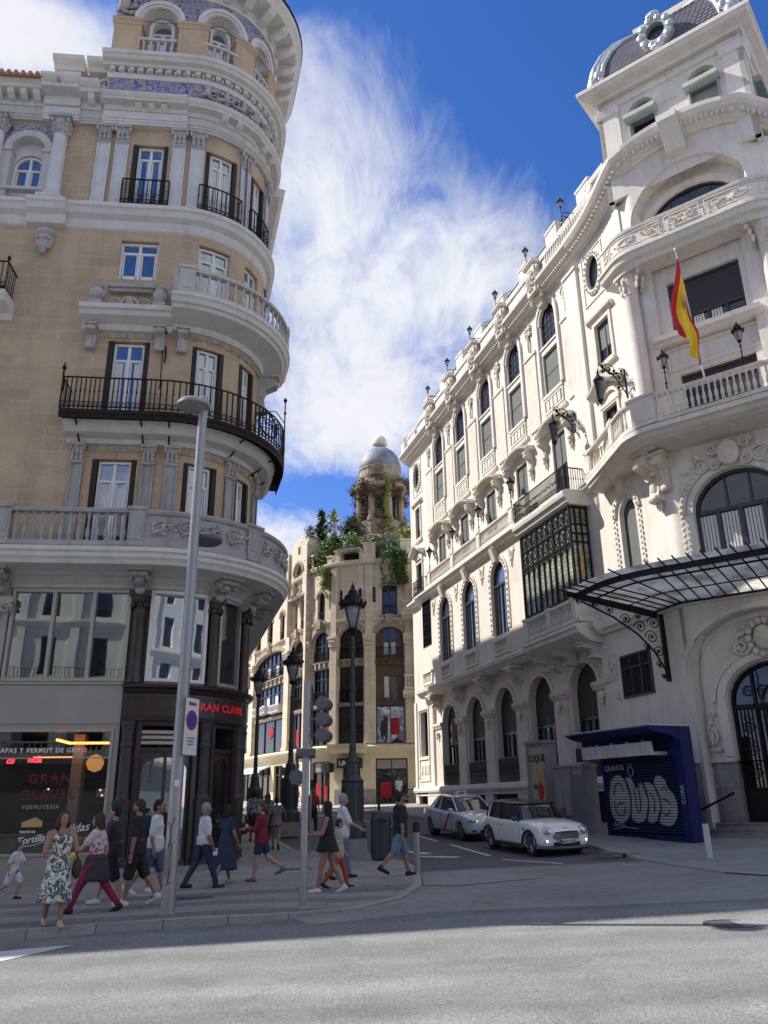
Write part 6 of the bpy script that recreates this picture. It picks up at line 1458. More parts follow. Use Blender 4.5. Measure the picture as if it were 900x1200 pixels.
for q in big[:5]:
    c=(q[1]+q[2])/2;w=(q[2]-q[1])/2;mb.arcband(c,13.35-q[5],w+.35,q[5]+.4,w+.02,q[5]+.02,0,.1);mb.box(c-.4,c+.4,0,.22,13.3,13.75);mb.box(c-.25,c+.25,0,.3,13.5,14.2)
for q in sm[:1]+sm[4:5]+sm[7:]:
    c=(q[1]+q[2])/2;w=(q[2]-q[1])/2;mb.arcband(c,q[4]-q[5],w+.2,q[5]+.2,w,q[5],0,.08);mb.box(c-w-.2,c+w+.2,0,.2,q[3]-.2,q[3]-.05)
mb.arcband(19.0,18.6,1.12,1.0,.9,.8,.25,.35);mb.box(17.9,20.1,.25,.45,16.75,16.9);fp_('window_surround',mb,'sand carved')
def glz(q,nv,zs,m='dark frame',dep=.4,rail=None,g_='dark glass',bl=()):
    f=MB(PF);f.ring(q,0,.08,-dep,-dep+.14)
    for i in range(1,nv):
        t=q[1]+(q[2]-q[1])*i/nv;lo,hi=f.lohi(q,t);f.box(t-.035,t+.035,-dep,-dep+.12,lo,hi)
    for z in zs:f.box(q[1]+.02,q[2]-.02,-dep,-dep+.13,z-.04,z+.04)
    w=fp_('window',f,m);g=MB(PF);g.fill(q,.03,-dep+.04);fp_('pane',g,g_,w)
    if rail:
        r=MB(PF);iron_rail(r,q[1]+.02,q[2]-.02,-.12,q[3],q[3]+rail,.14,rings_=False);fp_('railing',r,'black iron',w)
    if bl:
        b=MB(PF)
        for i in bl:
            a=q[1]+(q[2]-q[1])*i/nv+.09;c=q[1]+(q[2]-q[1])*(i+1)/nv-.09;b.prof(a,c,[(-dep+.05,q[3]+.3),(-dep+.06,q[3]+.3),(-dep+.06,zs[0] if zs else q[4]-.4),(-dep+.05,zs[0] if zs else q[4]-.4)])
        fp_('curtain',b,'curtain',w)
    return w
for i,q in enumerate(big[:5]):
    # two storeys inside one opening: lower casements, spandrel, arched window
    lo=('r',q[1],q[2],8.12,10.6);hi=('a',q[1],q[2],11.1,13.33,q[5]);nv=4 if i<4 else 7
    glz(lo,nv,(9.9,),'brown panel' if i==0 else 'dark frame',.36,.9 if i else None,bl=(1,) if i in(0,) else ((2,4) if i==4 else ()))
    glz(hi,nv,(12.3,),'brown panel' if i==0 else 'dark frame',.36,.8,bl=(1,2) if i==0 else ((2,4) if i==4 else ()))
    mb=MB(PF);mb.box(q[1],q[2],-.5,-.06,10.6,11.1);mb.prof(q[1],q[2],[(-.1,11.0),(.08,11.02),(.1,11.12),(-.1,11.14)])
    for k in range(nv+1):t=q[1]+(q[2]-q[1])*k/nv;mb.box(max(q[1],t-.1),min(q[2],t+.1),-.1,.08,10.65,11.0)
    mb.box(q[1],q[2],-.3,.02,7.85,8.1);relief(mb,q[1]+.1,q[2]-.1,7.86,8.08,.03,i+70,.6);fp_('spandrel',mb,'sand carved' if i else 'brown panel')
    if i==0:
        b=MB(PF);b.box(q[1]+.05,q[1]+.5,-.36,-.2,8.15,13.0);b.box(q[2]-.45,q[2]-.05,-.36,-.2,8.15,13.0);b.box(q[1],q[2],-.36,-.19,9.95,11.2);fp_('panelling',b,'brown panel')
for i,q in enumerate(shop):glz(q,(2 if i==0 else 3) if i<5 else 1,() ,'dark frame',.2,g_='dark glass' if i else 'window glass')
for i,q in enumerate(sm):glz(q,1 if q[2]-q[1]<.7 else 2,(q[4]-q[5]-.1,) if q[2]-q[1]>.7 else (),'dark frame',.35,.7 if q[2]-q[1]>.6 else None)
glz(('a',18.1,19.9,16.9,19.4,.8),2,(18.6,),'alu frame',.1,.8);glz(('r',18.8,19.3,20.1,20.75),1,(),'alu frame',.1)
for i,q in enumerate(gnd):
    w=glz(q,2 if i!=5 else 6,(q[4]-.7,),'dark frame',.3)
    if i in (0,2,3):
        b=MB(PF);b.box(q[1]+.3,q[1]+1.1,-.24,-.22,q[3]+.5,q[3]+1.5);b.box(q[1]+1.3,q[1]+1.6,-.24,-.22,q[3],q[3]+1.3);fp_('window_display',b,'red cloth',w)
        b=MB(PF);b.box(q[1]+.06,q[2]-.06,-.24,-.2,q[4]-.7,q[4]-.05);fp_('roller_blind',b,'metal fascia',w)
b=MB(PF)
for (t,z,r_) in ((12.9,6.9,.42),(12.5,7.0,.25),(13.2,6.9,.3)):b.ell(t,-.12,z,r_,.02,r_*1.2,10,8)
for (a,c) in ((22.6,23.3),(18.4,18.9)):b.box(a,c,-.14,-.12,5.5,6.7)
b.box(28.0,28.6,-.14,-.12,5.9,7.0);fp_('window_display',b,'red cloth')
t=MB(PF);text_mb(t,'UNO',27.95,-.1,7.25,.5,.02,bold=.004);fp_('lettering',t,'letter white');t=MB(PF);text_mb(t,'de50',28.55,-.1,7.25,.22,.02);fp_('lettering',t,'letter white')
b=MB(PF);b.box(24.45,26.1,.1,.5,3.75,4.4);sg=fp_('shop_sign',b,'dark frame');t=MB(PF);text_mb(t,'UNO',25.1,.52,3.92,.42,.02,bold=.01);fp_('lettering',t,'letter white',sg);t=MB(PF);text_mb(t,'de50',25.72,.52,3.93,.2,.02);fp_('lettering',t,'letter white',sg)
b=MB(PF);b.box(23.55,24.0,.1,.7,3.5,4.1);b.box(17.0,17.2,.1,.6,3.5,4.1);sg=fp_('shop_sign',b,'dark frame')
b=MB(PF);b.prof(7.0,13.4,[(.0,4.35),(.9,4.0),(.95,3.8),(.9,3.8),(.85,3.95),(.0,4.25)]);fp_('awning',b,'aged white metal')
b=MB(PF);b.wall(24.0,33,1.1,2.4,.02,[g for g in gnd if g[1]>24],.05);fp_('granite_wall',b,'granite base')
# plinth, corner pier at left, far-left bays
b=MB(PF);b.prof(28.9,31,[(.0,13.7),(.5,13.75),(.9,14.0),(.95,14.2),(0,14.25)]);balustrade(b,29.0,31,.85,14.25,15.0,.2,.16);fp_('balcony',b,SS)
b=MB(PF);b.prof(28.9,31,[(.0,8.3),(.5,8.35),(.9,8.55),(.95,8.75),(0,8.8)]);balustrade(b,29.0,31,.85,8.8,9.8,.2,.16);fp_('balcony',b,SS)
for i,(t,z) in enumerate(((9.75,8.45),(11.3,8.45),(12.0,8.5),(13.6,8.35),(14.3,8.35),(15.1,8.35),(5.0,5.4),(5.9,5.5))):
    b=MB(PF);b.box(t-.36,t+.36,-.1,.32,z,z+.6);b.box(t-.4,t+.4,-.1,.1,z-.06,z);a=fp_('air_conditioner',b,'plastic white');g=MB(PF)
    g.arcband(t-.08,z+.3,.24,.24,.2,.2,.32,.335,0,360,14);g.arcband(t-.08,z+.3,.13,.13,.1,.1,.32,.335,0,360,12);g.box(t+.22,t+.32,.32,.33,z+.1,z+.5);fp_('fan_grille',g,'grey housing',a)
# parapet ruin-like blocks of the roof terrace
b=MB(PF)
for (a,c,z) in ((26.2,27.05,19.6),(24.0,24.4,19.2),(28.9,30,19.8),(23.3,23.7,18.9),(21.3,21.7,19.4),(25.9,26.3,18.9)):b.box(a,c,-.5,.18,18.2,z);b.box(a-.06,c+.06,-.55,.24,z-.12,z)
fp_('parapet_block',b,SS)
b=MB(PF);b.prof(24.3,26.0,[(-.4,19.0),(.5,19.05),(.55,19.15),(-.4,19.2)]);fp_('terrace_slab',b,'aged white metal')
b=MB(PF);iron_rail(b,21.7,23.3,-.1,18.3,19.3,.12,rings_=False);fp_('railing',b,'rusty iron')
mb=MB();L_=[PF.at(t,-.3,0) for t in PF.samples(-12,33,15)]+[(18,62,0),(14,82,0),(-18,100,0)];top=[mb.W(x,y,18.1) for x,y,_ in L_];bo=[mb.W(x,y,-1) for x,y,_ in L_];mb.F(*top)
n=len(L_)
for i in range(n-4,n):mb.F(bo[i],bo[(i+1)%n],top[(i+1)%n],top[i])
fp_('rear_wall',mb,SS)
mb=MB(PF);mb.prof(2,17,[(-1.6,18.1),(-1.5,20.0),(-4,20.4),(-4,18.1)]);fp_('attic',mb,SS);mb=MB(PF);mb.prof(2,16.8,[(-1.4,19.9),(-1.3,20.0),(-2.6,20.8),(-2.7,20.7)]);fp_('roof',mb,'terracotta')
# domed lantern
DX,DY=-.3,63.3
mb=MB();mb.latheW((DX,DY,18.0),[(3.0,0),(3.0,.4),(2.6,.6),(2.5,2.0),(2.2,2.2),(2.2,3.3),(2.45,3.4),(2.45,3.7),(2.1,3.9),(2.1,5.2)],8,rot=PI/8);fp_('lantern_base',mb,'sand carved')
mb=MB();Z0=23.1
for k in range(8):
    a=PI/8+k*PI/4;x,y=DX+math.cos(a)*1.85,DY+math.sin(a)*1.85
    mb.latheW((x,y,Z0),[(.36,0),(.36,.3),(.27,.36),(.25,2.6),(.36,2.75),(.36,3.0)],8)
mb.latheW((DX,DY,Z0),[(1.5,0),(1.5,3.0)],8,rot=PI/8)
mb.latheW((DX,DY,26.0),[(2.0,0),(2.3,.12),(2.35,.4),(2.05,.5),(1.95,1.0),(2.0,1.05),(2.0,1.2),(1.8,1.3),(1.78,1.9),(1.85,1.95),(1.85,2.1),(1.7,2.15)],16,rot=PI/16);fp_('lantern',mb,'sand carved')
mb=MB()
for k in range(8):
    a=k*PI/4;x,y=DX+math.cos(a)*1.42,DY+math.sin(a)*1.42;mb.boxW((x,y,Z0+1.4),.06,.62,2.0,a)
fp_('window',mb,'dark glass')
mb=MB();mb.latheW((DX,DY,28.0),[(1.72,0),(1.8,.15),(1.78,.6),(1.6,1.2),(1.28,1.7),(.85,2.05),(.5,2.2),(.45,2.5),(.62,2.6),(.62,2.75),(.55,3.05),(.35,3.3),(0,3.42)],24);DM=fp_('dome',mb,'dome tiles',smooth=True,auto=40)
mb=MB();mb.latheW((DX,DY,30.45),[(.46,0),(.64,.12),(.64,.3),(.56,.62),(.36,.88),(0,1.0)],20);fp_('dome_cap',mb,'sand stone',DM,smooth=True,auto=40)
# dead climbers on the lantern
def leafcloud(mb,pts,n,s,rn,flat=1.0):
    s*=1.25;n=int(n*1.35)
    for _ in range(n):
        c=rn.choice(pts);x=c[0]+rn.gauss(0,c[3]*.5);y=c[1]+rn.gauss(0,c[3]*.5);z=c[2]+rn.gauss(0,c[3]*.5)*flat
        v1=Vector((rn.gauss(0,1),rn.gauss(0,1),rn.gauss(0,1))).normalized();v2=v1.orthogonal().normalized();q=s*rn.uniform(.6,1.4)
        i=[mb.W(x,y,z),mb.W(x+v1.x*q+v2.x*q*.45,y+v1.y*q+v2.y*q*.45,z+v1.z*q+v2.z*q*.45),mb.W(x+v1.x*q*2,y+v1.y*q*2,z+v1.z*q*2),mb.W(x+v1.x*q-v2.x*q*.45,y+v1.y*q-v2.y*q*.45,z+v1.z*q-v2.z*q*.45)]
        mb.F(*i)
rn=random.Random(4)
mb=MB();pts=[]
for k in range(90):
    a=rn.uniform(PI*.95,PI*2.05);z=rn.uniform(21,27.6) if rn.random()<.6 else rn.uniform(25.0,26.6);r_=2.2 if z<23 else (2.02 if z<26 else 2.3);pts.append((DX+math.cos(a)*r_,DY+math.sin(a)*r_,z,.35))
leafcloud(mb,pts,4200,.08,rn);obj('dry_climber',mb,M['ivy brown'],label='brown dry climbing plant hanging over the domed lantern',cat='climbing plant',base=(DX,DY-2.2,21))
mb=MB();pts=[(DX+.55+.15*math.sin(z*2),DY-2.3,z,.14) for z in [21+i*.2 for i in range(30)]];leafcloud(mb,pts,900,.07,rn)
obj('climbing_plant',mb,M['leaf yellow'],label='thin yellow-green climber trailing down the middle of the lantern',cat='climbing plant',base=(DX+.55,DY-2.3,21))
# ------------------------------------------------------------------ roof garden
def tree(name,label,cat,x,y,z,h,cr,m='leaf dark',trunk=.08,kind='oval',n=900,s=.09,seed=1,group=None,lo=.35):
    rn=random.Random(seed);r=thing(name,label,cat,(x,y,z),0,group)
    mb=MB();mb.tubeW([(x,y,z),(x+rn.uniform(-.1,.1),y,z+h*.4),(x+rn.uniform(-.15,.15),y,z+h*.92)],[trunk,trunk*.75,trunk*.25],7)
    tips=[]
    for k in range(11):
        t=lo+(1-lo)*(k+.5)/11.5;a=k*2.4+rn.random();w=cr*(math.sin(PI*min(1,(t-lo)/(1-lo)*.85+.12)) if kind=='oval' else (1.05-(t-lo)/(1-lo)))
        e=(x+math.cos(a)*w*.75,y+math.sin(a)*w*.75,z+h*t+w*.25);mb.tubeW([(x,y,z+h*(t-.08)),((x+e[0])/2,(y+e[1])/2,z+h*t),e],[trunk*.35,trunk*.22,trunk*.1],5)
        tips.append((*e,w*.5+.08));tips.append(((x+e[0])/2,(y+e[1])/2,z+h*t+.05,w*.35+.05))
    tips.append((x,y,z+h*.97,cr*.25));obj('trunk',mb,M['bark'],r);c=MB();leafcloud(c,tips,n,s,rn);obj('crown',c,M[m],r);return r
tree('conifer','dark slim conifer, tallest of the roof terrace trees','tree',-4.95,60,18.1,5.3,.75,'leaf dark',.07,'cone',1800,.08,11,'trees on the roof terrace',.45)
tree('young_tree','airy bright green young tree right of the dark conifer on the roof','tree',-4.0,60,18.1,5.3,.62,'leaf yellow',.05,'oval',650,.08,12,'trees on the roof terrace',.45)
tree('pine_tree','dark green bushy pine standing just left of the lantern','tree',-2.5,60.2,18.1,4.7,.95,'leaf dark',.08,'oval',2000,.085,13,'trees on the roof terrace',.5)
tree('young_tree','pale sparse small tree at the left end of the roof terrace','tree',-5.9,60.6,18.1,4.2,.6,'leaf olive',.04,'oval',420,.08,14,'trees on the roof terrace',.5)
tree('pine_tree','flat dark umbrella pine low between the roof trees','tree',-3.6,59.4,18.0,2.7,.9,'leaf dark',.07,'oval',1100,.08,15,'trees on the roof terrace',.75)
def shrub(label,x,y,z,rx,ry,rz,m,n,s,seed,name='shrub',group='shrubs of the roof garden',hang=0):
    rn=random.Random(seed);r=thing(name,label,'shrub',(x,y,z),0,group);st=MB();pts=[]
    for k in range(9):
        a=rn.uniform(0,2*PI);q=rn.random()**.5;e=(x+math.cos(a)*rx*q,y+math.sin(a)*ry*q,z+rz*rn.uniform(.4,1.0));st.tubeW([(x+math.cos(a)*.1,y,z-.3),((x+e[0])/2,(y+e[1])/2,z+rz*.4),e],[.04,.03,.012],5);pts.append((*e,min(rx,rz)*.55))
        pts.append((x+math.cos(a)*rx*q*.8,y-ry*.4,z+rz*rn.uniform(.1,.5),min(rx,rz)*.5))
    if hang:
        for k in range(10):
            u=rn.uniform(-rx,rx)
            for j in range(int(hang/.25)):pts.append((x+u+.1*math.sin(j),y-ry,z+.1-j*.25,.13))
    obj('stem',st,M['bark'],r);c=MB();leafcloud(c,pts,n,s,rn);obj('foliage',c,M[m],r);return r
SH=[('dark rounded bush at the left of the roof garden, beneath the conifer',-4.9,59.3,18.4,.8,.5,1.1,'leaf dark',1100,.09,0),
('mid green bush spilling over the terrace edge beside the stepped tower',-4.3,58.6,18.0,.9,.5,1.0,'leaf mid',1100,.09,0),
('olive green bush above the white terrace slab',-2.3,58.0,18.9,1.0,.5,.9,'leaf olive',1200,.08,0),
('bright green bush in the middle of the roof garden',-.9,57.4,18.9,.85,.5,.9,'leaf mid',1200,.08,0),
('dark shaded bush below the lantern, left of the lit one',-2.4,60.5,18.6,1.0,.6,2.2,'leaf dark',1500,.1,0),
('silvery grey shrub to the right of the lantern foot',.65,57.4,18.7,.75,.5,1.7,'leaf grey',1300,.07,0),
('tall bright yellow-green shrub at the right end of the roof garden',1.8,58.6,18.4,.75,.6,3.6,'leaf yellow',2400,.09,0),
('dark creeper hanging down in front of the white terrace slab',-2.1,57.5,18.6,.7,.3,.5,'leaf dark',1500,.08,2.6),
('long green creeper hanging over the parapet above the corner window',.7,56.0,18.5,.9,.3,.5,'leaf mid',2000,.08,2.6),
('small green creeper over the low parapet beside the stepped tower',-4.2,57.8,17.6,.45,.3,.4,'leaf bright',700,.08,1.6),
('dark bush between the lantern and the yellow-green shrub',1.0,60.5,18.8,.8,.6,2.6,'leaf dark',1400,.1,0),
('pale green bush at the foot of the bright young tree on the roof',-3.9,59.0,18.6,.8,.5,1.6,'leaf bright',1500,.09,0),
('bright green bush just left of the lantern base, in front of the pine',-1.9,58.4,19.2,.9,.5,1.3,'leaf bright',1600,.09,0),
('low bright bush on the left edge behind the stepped tower',-8.6,62.0,18.1,.7,.5,1.0,'leaf bright',700,.09,0),
('round light bush in the centre of the planting under the lantern',-3.1,58.7,18.5,.8,.5,.9,'leaf olive',1100,.085,0)]
for i,q in enumerate(SH):shrub(q[0],*q[1:7],q[7],q[8],q[9],200+i,hang=q[10])
a=MB();a.tubeW([(-2.95,61,18),(-2.95,61,23.4)],.025,5);a.tubeW([(-3.3,61,23.3),(-2.6,61,23.35)],.012,4)
for k in range(4):a.tubeW([(-3.25+k*.2,60.8,23.3),(-3.25+k*.2,61.2,23.3)],.01,4)
obj('roof_antenna',a,M['grey housing'],label='thin television antenna mast among the roof trees',cat='antenna',base=(-2.95,61,18))
# ------------------------------------------------------------------ building across the avenue, seen only as a reflection
PO=Path((45,-21.5),-90,[('l',90)],-45)
OB=thing('stone_building','pale stone building across the avenue, behind the viewer','building',(0,-21.5,0))
def op_(name,mb,m,parent=None):return obj(name,mb,M[m],parent if parent is not None else OB)
ow=[]
for k in range(20):
    c=-38+k*4
    for z,h in ((1,3.4),(5.6,4.2),(11.2,3.2),(16,3),(20.3,2.6)):ow.append(('a' if z<8 else 'r',c-.95 if z<8 else c-.6,c+.95 if z<8 else c+.6,z,z+h,.7))
mb=MB(PO);mb.prof(-45,45,[(-.1,-1),(.03,-1),(.03,4.6),(-.1,4.6)]);op_('ground_storey',mb,'cabinet grey')
mb=MB(PO);mb.wall(-45,45,-1,25,0,ow,.4);mb.box(-45,45,-8,-7.9,-1,25);op_('wall',mb,'pale trim')
mb=MB(PO)
for z,o in ((5.0,.8),(10.6,.7),(15.4,.4),(24.2,.9)):mb.prof(-45,45,[(0,z-.4),(o*.4,z-.3),(o,z),(o,z+.2),(0,z+.25)])
for k in range(21):c=-40+k*4;mb.box(c-.35,c+.35,0,.25,5.2,24)
op_('cornice',mb,'cream render')
mb=MB(PO);balustrade(mb,-45,45,.6,5.25,6.2,.45,.2,[-40+k*4 for k in range(21)],.5,1.4);op_('balustrade',mb,'pale trim')
mb=MB(PO);iron_rail(mb,-45,45,.55,10.85,11.8,.3,.02,rings_=False);op_('railing',mb,'black iron')
mb=MB(PO)
for q in ow:mb.fill(q,0,-.3)
op_('window',mb,'dark glass')
# ------------------------------------------------------------------ street furniture
def st(x,y):return gz(x,y)+(hsw(x,y) if (x<1.0 and y<50) else 0.03+.09*ss(20.5,23.5,y))
X=MB
# tall modern lamp post
x,y=-3.47,13.91;z=st(x,y);t=thing('street_lamp','tall modern grey street lamp with flat disc heads by the avenue kerb','street lamp',(x,y,z))
LN=(.12,.05)
mb=X();mb.latheW((x,y,z),[(.15,0),(.15,.03),(.115,.04),(.11,.5),(.082,9.05),(.0,9.1)],20);obj('pole',mb,M['steel pole'],t,smooth=True,auto=40)
mb=X();mb.latheW((x,y,z+1.55),[(.118,0),(.118,.04)],20);mb.latheW((x,y,z+2.85),[(.11,0),(.11,.03)],20);mb.latheW((x,y,z+3.2),[(.11,0),(.11,.03)],20);obj('pole_band',mb,M['steel pole'],t)
hd=X();hd.latheW((x-.16,y-.12,z+8.8),[(0,-.02),(.27,-.03),(.31,.0),(.31,.05),(.26,.10),(.1,.14),(0,.15)],28);hd.tubeW([(x,y,z+8.86),(x-.16,y-.12,z+8.86)],.05,8);h=obj('lamp_head',hd,M['steel pole'],t,smooth=True,auto=40)
l_=X();l_.latheW((x-.16,y-.12,z+8.76),[(0,0),(.22,0),(.22,.015),(0,.02)],24);obj('lens',l_,M['lamp globe'],h)
hd=X();hd.latheW((x+.12,y+.42,z+6.25),[(0,-.02),(.27,-.03),(.31,.0),(.31,.05),(.26,.10),(.1,.14),(0,.15)],28);hd.tubeW([(x,y,z+6.3),(x+.12,y+.42,z+6.3)],.05,8);h=obj('lamp_head',hd,M['grey housing'],t,smooth=True,auto=40)
def disc(mb,cx,cy,cz,r,rot,off,n=24):
    ca,sa=math.cos(rot),math.sin(rot)
    mb.F(*[mb.W(cx+ca*r*math.cos(2*PI*i/n)+sa*off,cy+sa*r*math.cos(2*PI*i/n)-ca*off,cz+r*math.sin(2*PI*i/n)) for i in range(n)])
sr=1.22;sx_,sy_=x+.17,y-.02;ct,sn=math.cos(sr),math.sin(sr)
sg=X();sg.boxW((sx_,sy_,z+2.85),.40,.03,.92,sr);s=obj('parking_sign',sg,M['plastic white'],t)
sg=X();sg.boxW((sx_,sy_,z+2.85),.42,.024,.94,sr);obj('sign_rim',sg,M['grey housing'],s)
sg=X();disc(sg,sx_,sy_,z+2.95,.165,sr,.019);obj('sign_disc',sg,mat('sign red',(.5,.02,.02),.5,0),s)
sg=X();disc(sg,sx_,sy_,z+2.95,.125,sr,.022);obj('sign_disc',sg,mat('sign blue',(.02,.06,.35),.5,0),s)
sg=X()
for k in range(3):sg.boxW((sx_+.018*sn,sy_-.018*ct,z+2.66-.05*k),.24-.04*k,.006,.016,sr)
sg.boxW((sx_+.018*sn,sy_-.018*ct,z+3.22),.22,.006,.05,sr);obj('lettering',sg,M['grey housing'],s)
gf=X()
def onpole(u,v):return (x+math.cos(u)*.113,y+math.sin(u)*.113,z+v)
for pts in ([(-2.1,1.35),(-1.7,1.25),(-1.2,1.42)],[(-1.7,1.27),(-1.6,1.1),(-1.9,.98)],[(-1.9,.98),(-1.4,1.05),(-1.5,.86),(-2.0,.78),(-1.3,.72)],[(-2.0,.62),(-1.5,.66),(-1.6,.48),(-2.0,.42),(-1.3,.46)]):gf.tubeW([onpole(*p) for p in pts],.008,4)
obj('graffiti',gf,M['graffiti black'],t)
hx=X();hx.boxW((x-.02,y-.105,z+.75),.1,.02,.42);obj('access_hatch',hx,M['cabinet grey'],t)
hx=X();hx.boxW((x+.03,y-.103,z+1.95),.07,.012,.1,.25);obj('sticker',hx,M['plastic white'],t)
# traffic light seen from behind
x,y=-1.38,14.21;z=st(x,y);t=thing('traffic_light','grey traffic light post with three lamp housings seen from behind','traffic light',(x,y,z))
mb=X();mb.latheW((x,y,z),[(.09,0),(.09,.04),(.062,.06),(.06,3.62),(0,3.63)],16);obj('pole',mb,M['steel pole'],t,smooth=True,auto=40)
for k in range(3):
    zc=z+3.24-.27*k;mb=X();mb.tubeW([(x,y,zc),(x+.2,y+.05,zc)],.02,6);
    c=Vector((x+.27,y+.05,zc));ax=Vector((.15,1,0)).normalized();mb.tubeW([c-ax*.09,c-ax*.08,c+ax*.04,c+ax*.2],[.08,.112,.115,.115],20);h=obj('lamp_housing',mb,M['grey housing'],t,smooth=True,auto=40)
    v=X();v.tubeW([c+ax*.19,c+ax*.36],[.117,.105],20);obj('visor',v,M['dark frame'],h)
mb=X();mb.tubeW([(x-.16,y,z+2.4),(x+.16,y,z+2.4)],.085,12);mb.latheW((x,y,z+2.33),[(.08,0),(.08,.14)],12)
c=Vector((x-.16,y+.12,z+2.02));mb.tubeW([c-Vector((0,.1,0)),c+Vector((0,.2,0))],.12,16);mb.tubeW([(x-.16,y+.1,z+2.1),(x-.16,y+.1,z+2.4),(x-.08,y,z+2.4)],.03,6);obj('pedestrian_lamp',mb,M['grey housing'],t)
def lantern(mb_i,mg,x,y,z,s=1.0):
    """iron street lantern: cap, globe, cage"""
    mb_i.latheW((x,y,z),[(.03*s,0),(.05*s,.05*s),(.1*s,.1*s),(.12*s,.14*s),(.12*s,.17*s)],10)
    for k in range(4):
        a=PI/4+k*PI/2;mb_i.tubeW([(x+math.cos(a)*.1*s,y+math.sin(a)*.1*s,z+.15*s),(x+math.cos(a)*.19*s,y+math.sin(a)*.19*s,z+.42*s),(x+math.cos(a)*.27*s,y+math.sin(a)*.27*s,z+.72*s)],.012*s,5)
    mb_i.latheW((x,y,z+.72*s),[(.32*s,0),(.34*s,.03*s),(.33*s,.08*s),(.25*s,.16*s),(.2*s,.3*s),(.13*s,.34*s),(.12*s,.42*s),(.05*s,.5*s),(.05*s,.56*s),(.02*s,.6*s),(0,.72*s)],14)
    for k in range(8):
        a=k*PI/4;mb_i.ellW((x+math.cos(a)*.33*s,y+math.sin(a)*.33*s,z+.83*s),.04*s,.04*s,.06*s,6,4)
    mg.latheW((x,y,z+.17*s),[(.08*s,0),(.12*s,.1*s),(.2*s,.35*s),(.24*s,.55*s)],14)
def ornate(x,y,h,label,ped=True):
    z=st(x,y) if y<40 else gz(x,y)+.1;t=thing('ornate_street_lamp',label,'street lamp',(x,y,z),0,'black iron street lamps')
    if ped:mb=X();mb.boxW((x,y,z+.2),.86,.86,.42);mb.boxW((x,y,z+.44),.8,.8,.07);obj('pedestal',mb,M['granite block'],t)
    b=.47 if ped else 0;mb=X()
    mb.latheW((x,y,z+b),[(.42,0),(.42,.35),(.36,.42),(.33,.5),(.33,1.55),(.36,1.6),(.28,1.7),(.25,1.75),(.2,2.1),(.22,2.14),(.13,2.3),(.11,2.4),(.1,3.0),(.115,3.05),(.09,3.1),(.075,h-1.9-b),(.1,h-1.85-b),(.07,h-1.8-b),(.06,h-1.45-b),(.09,h-1.42-b),(.0,h-1.4-b)],12,rot=PI/12)
    for k in range(8):a=k*PI/4;mb.boxW((x+math.cos(a)*.31,y+math.sin(a)*.31,z+b+1.0),.05,.12,.9,a)
    obj('post',mb,M['dark green metal'],t)
    m1,m2=X(),X();lantern(m1,m2,x,y,z+h-1.4,1.25);o=obj('lantern',m1,M['black iron'],t);obj('lamp_globe',m2,M['lamp globe'],o,smooth=True);return t
ornate(-1.05,25.43,7.9,'ornate black street lamp on granite block, nearest of the iron lamps')
ornate(-3.95,34.3,7.2,'ornate black street lamp behind the walking woman in grey, second of the row')
ornate(-6.6,42.1,7.4,'ornate black street lamp farthest down the street, beside the corner building',False)
# thin poles
for (x,y,h,lb) in ((-2.42,26.7,5.1,'thin grey sign pole behind the traffic light post'),):
    z=st(x,y);t=thing('sign_pole',lb,'sign pole',(x,y,z));mb=X();mb.latheW((x,y,z),[(.035,0),(.035,h)],10);obj('pole',mb,M['steel pole'],t);mb=X();mb.boxW((x,y-.03,z+h-.9),.05,.04,1.6,.2);mb.boxW((x+.04,y-.03,z+2.0),.1,.05,.3);obj('sign_plate',mb,M['dark frame'],t)
# bin and bollards
x,y=-.2,24.0;z=st(x,y);t=thing('litter_bin','tall dark rounded litter bin at the kerb corner behind the iron lamp','litter bin',(x,y,z))
mb=X();mb.latheW((x,y,z),[(.2,0),(.26,.03),(.28,.1),(.28,1.08),(.27,1.16),(.2,1.24),(.1,1.27),(0,1.28)],20,1.0,.85)
for k in range(20):a=2*PI*k/20;mb.boxW((x+math.cos(a)*.28,y+math.sin(a)*.238,z+.58),.02,.03,.9,a)
obj('body',mb,M['dark green metal'],t);mb=X();mb.boxW((x+.02,y-.24,z+1.02),.24,.03,.1);obj('slot',mb,M['graffiti black'],t)
def bollard(x,y,label,h=1.05,m='steel pole',lean=0.0,z=None):
    z=st(x,y) if z is None else z;t=thing('bollard',label,'bollard',(x,y,z),0,'street bollards');mb=X();mb.latheW((x,y,z),[(.075,0),(.075,h-.22)],14);obj('shaft',mb,M[m],t,smooth=True,auto=40)
    mb=X();mb.latheW((x,y,z+h-.22),[(.078,0),(.078,.2),(.06,.22),(0,.222)],14);obj('cap',mb,M['graffiti black'],t,smooth=True,auto=40)
bollard(.64,19.63,'grey bollard with black top beside the man in black shirt');bollard(7.63,20.74,'pale slim bollard in front of the doorway steps',1.0,'aged white metal')
for (x,y,lb,m_) in ((-.5,47.5,'thick dark bollard on the sunlit far corner','dark green metal'),(.55,50.2,'pale bollard before the far shop window','aged white metal')):bollard(x,y,lb,1.05,m_,z=gz(x,y)+.12)
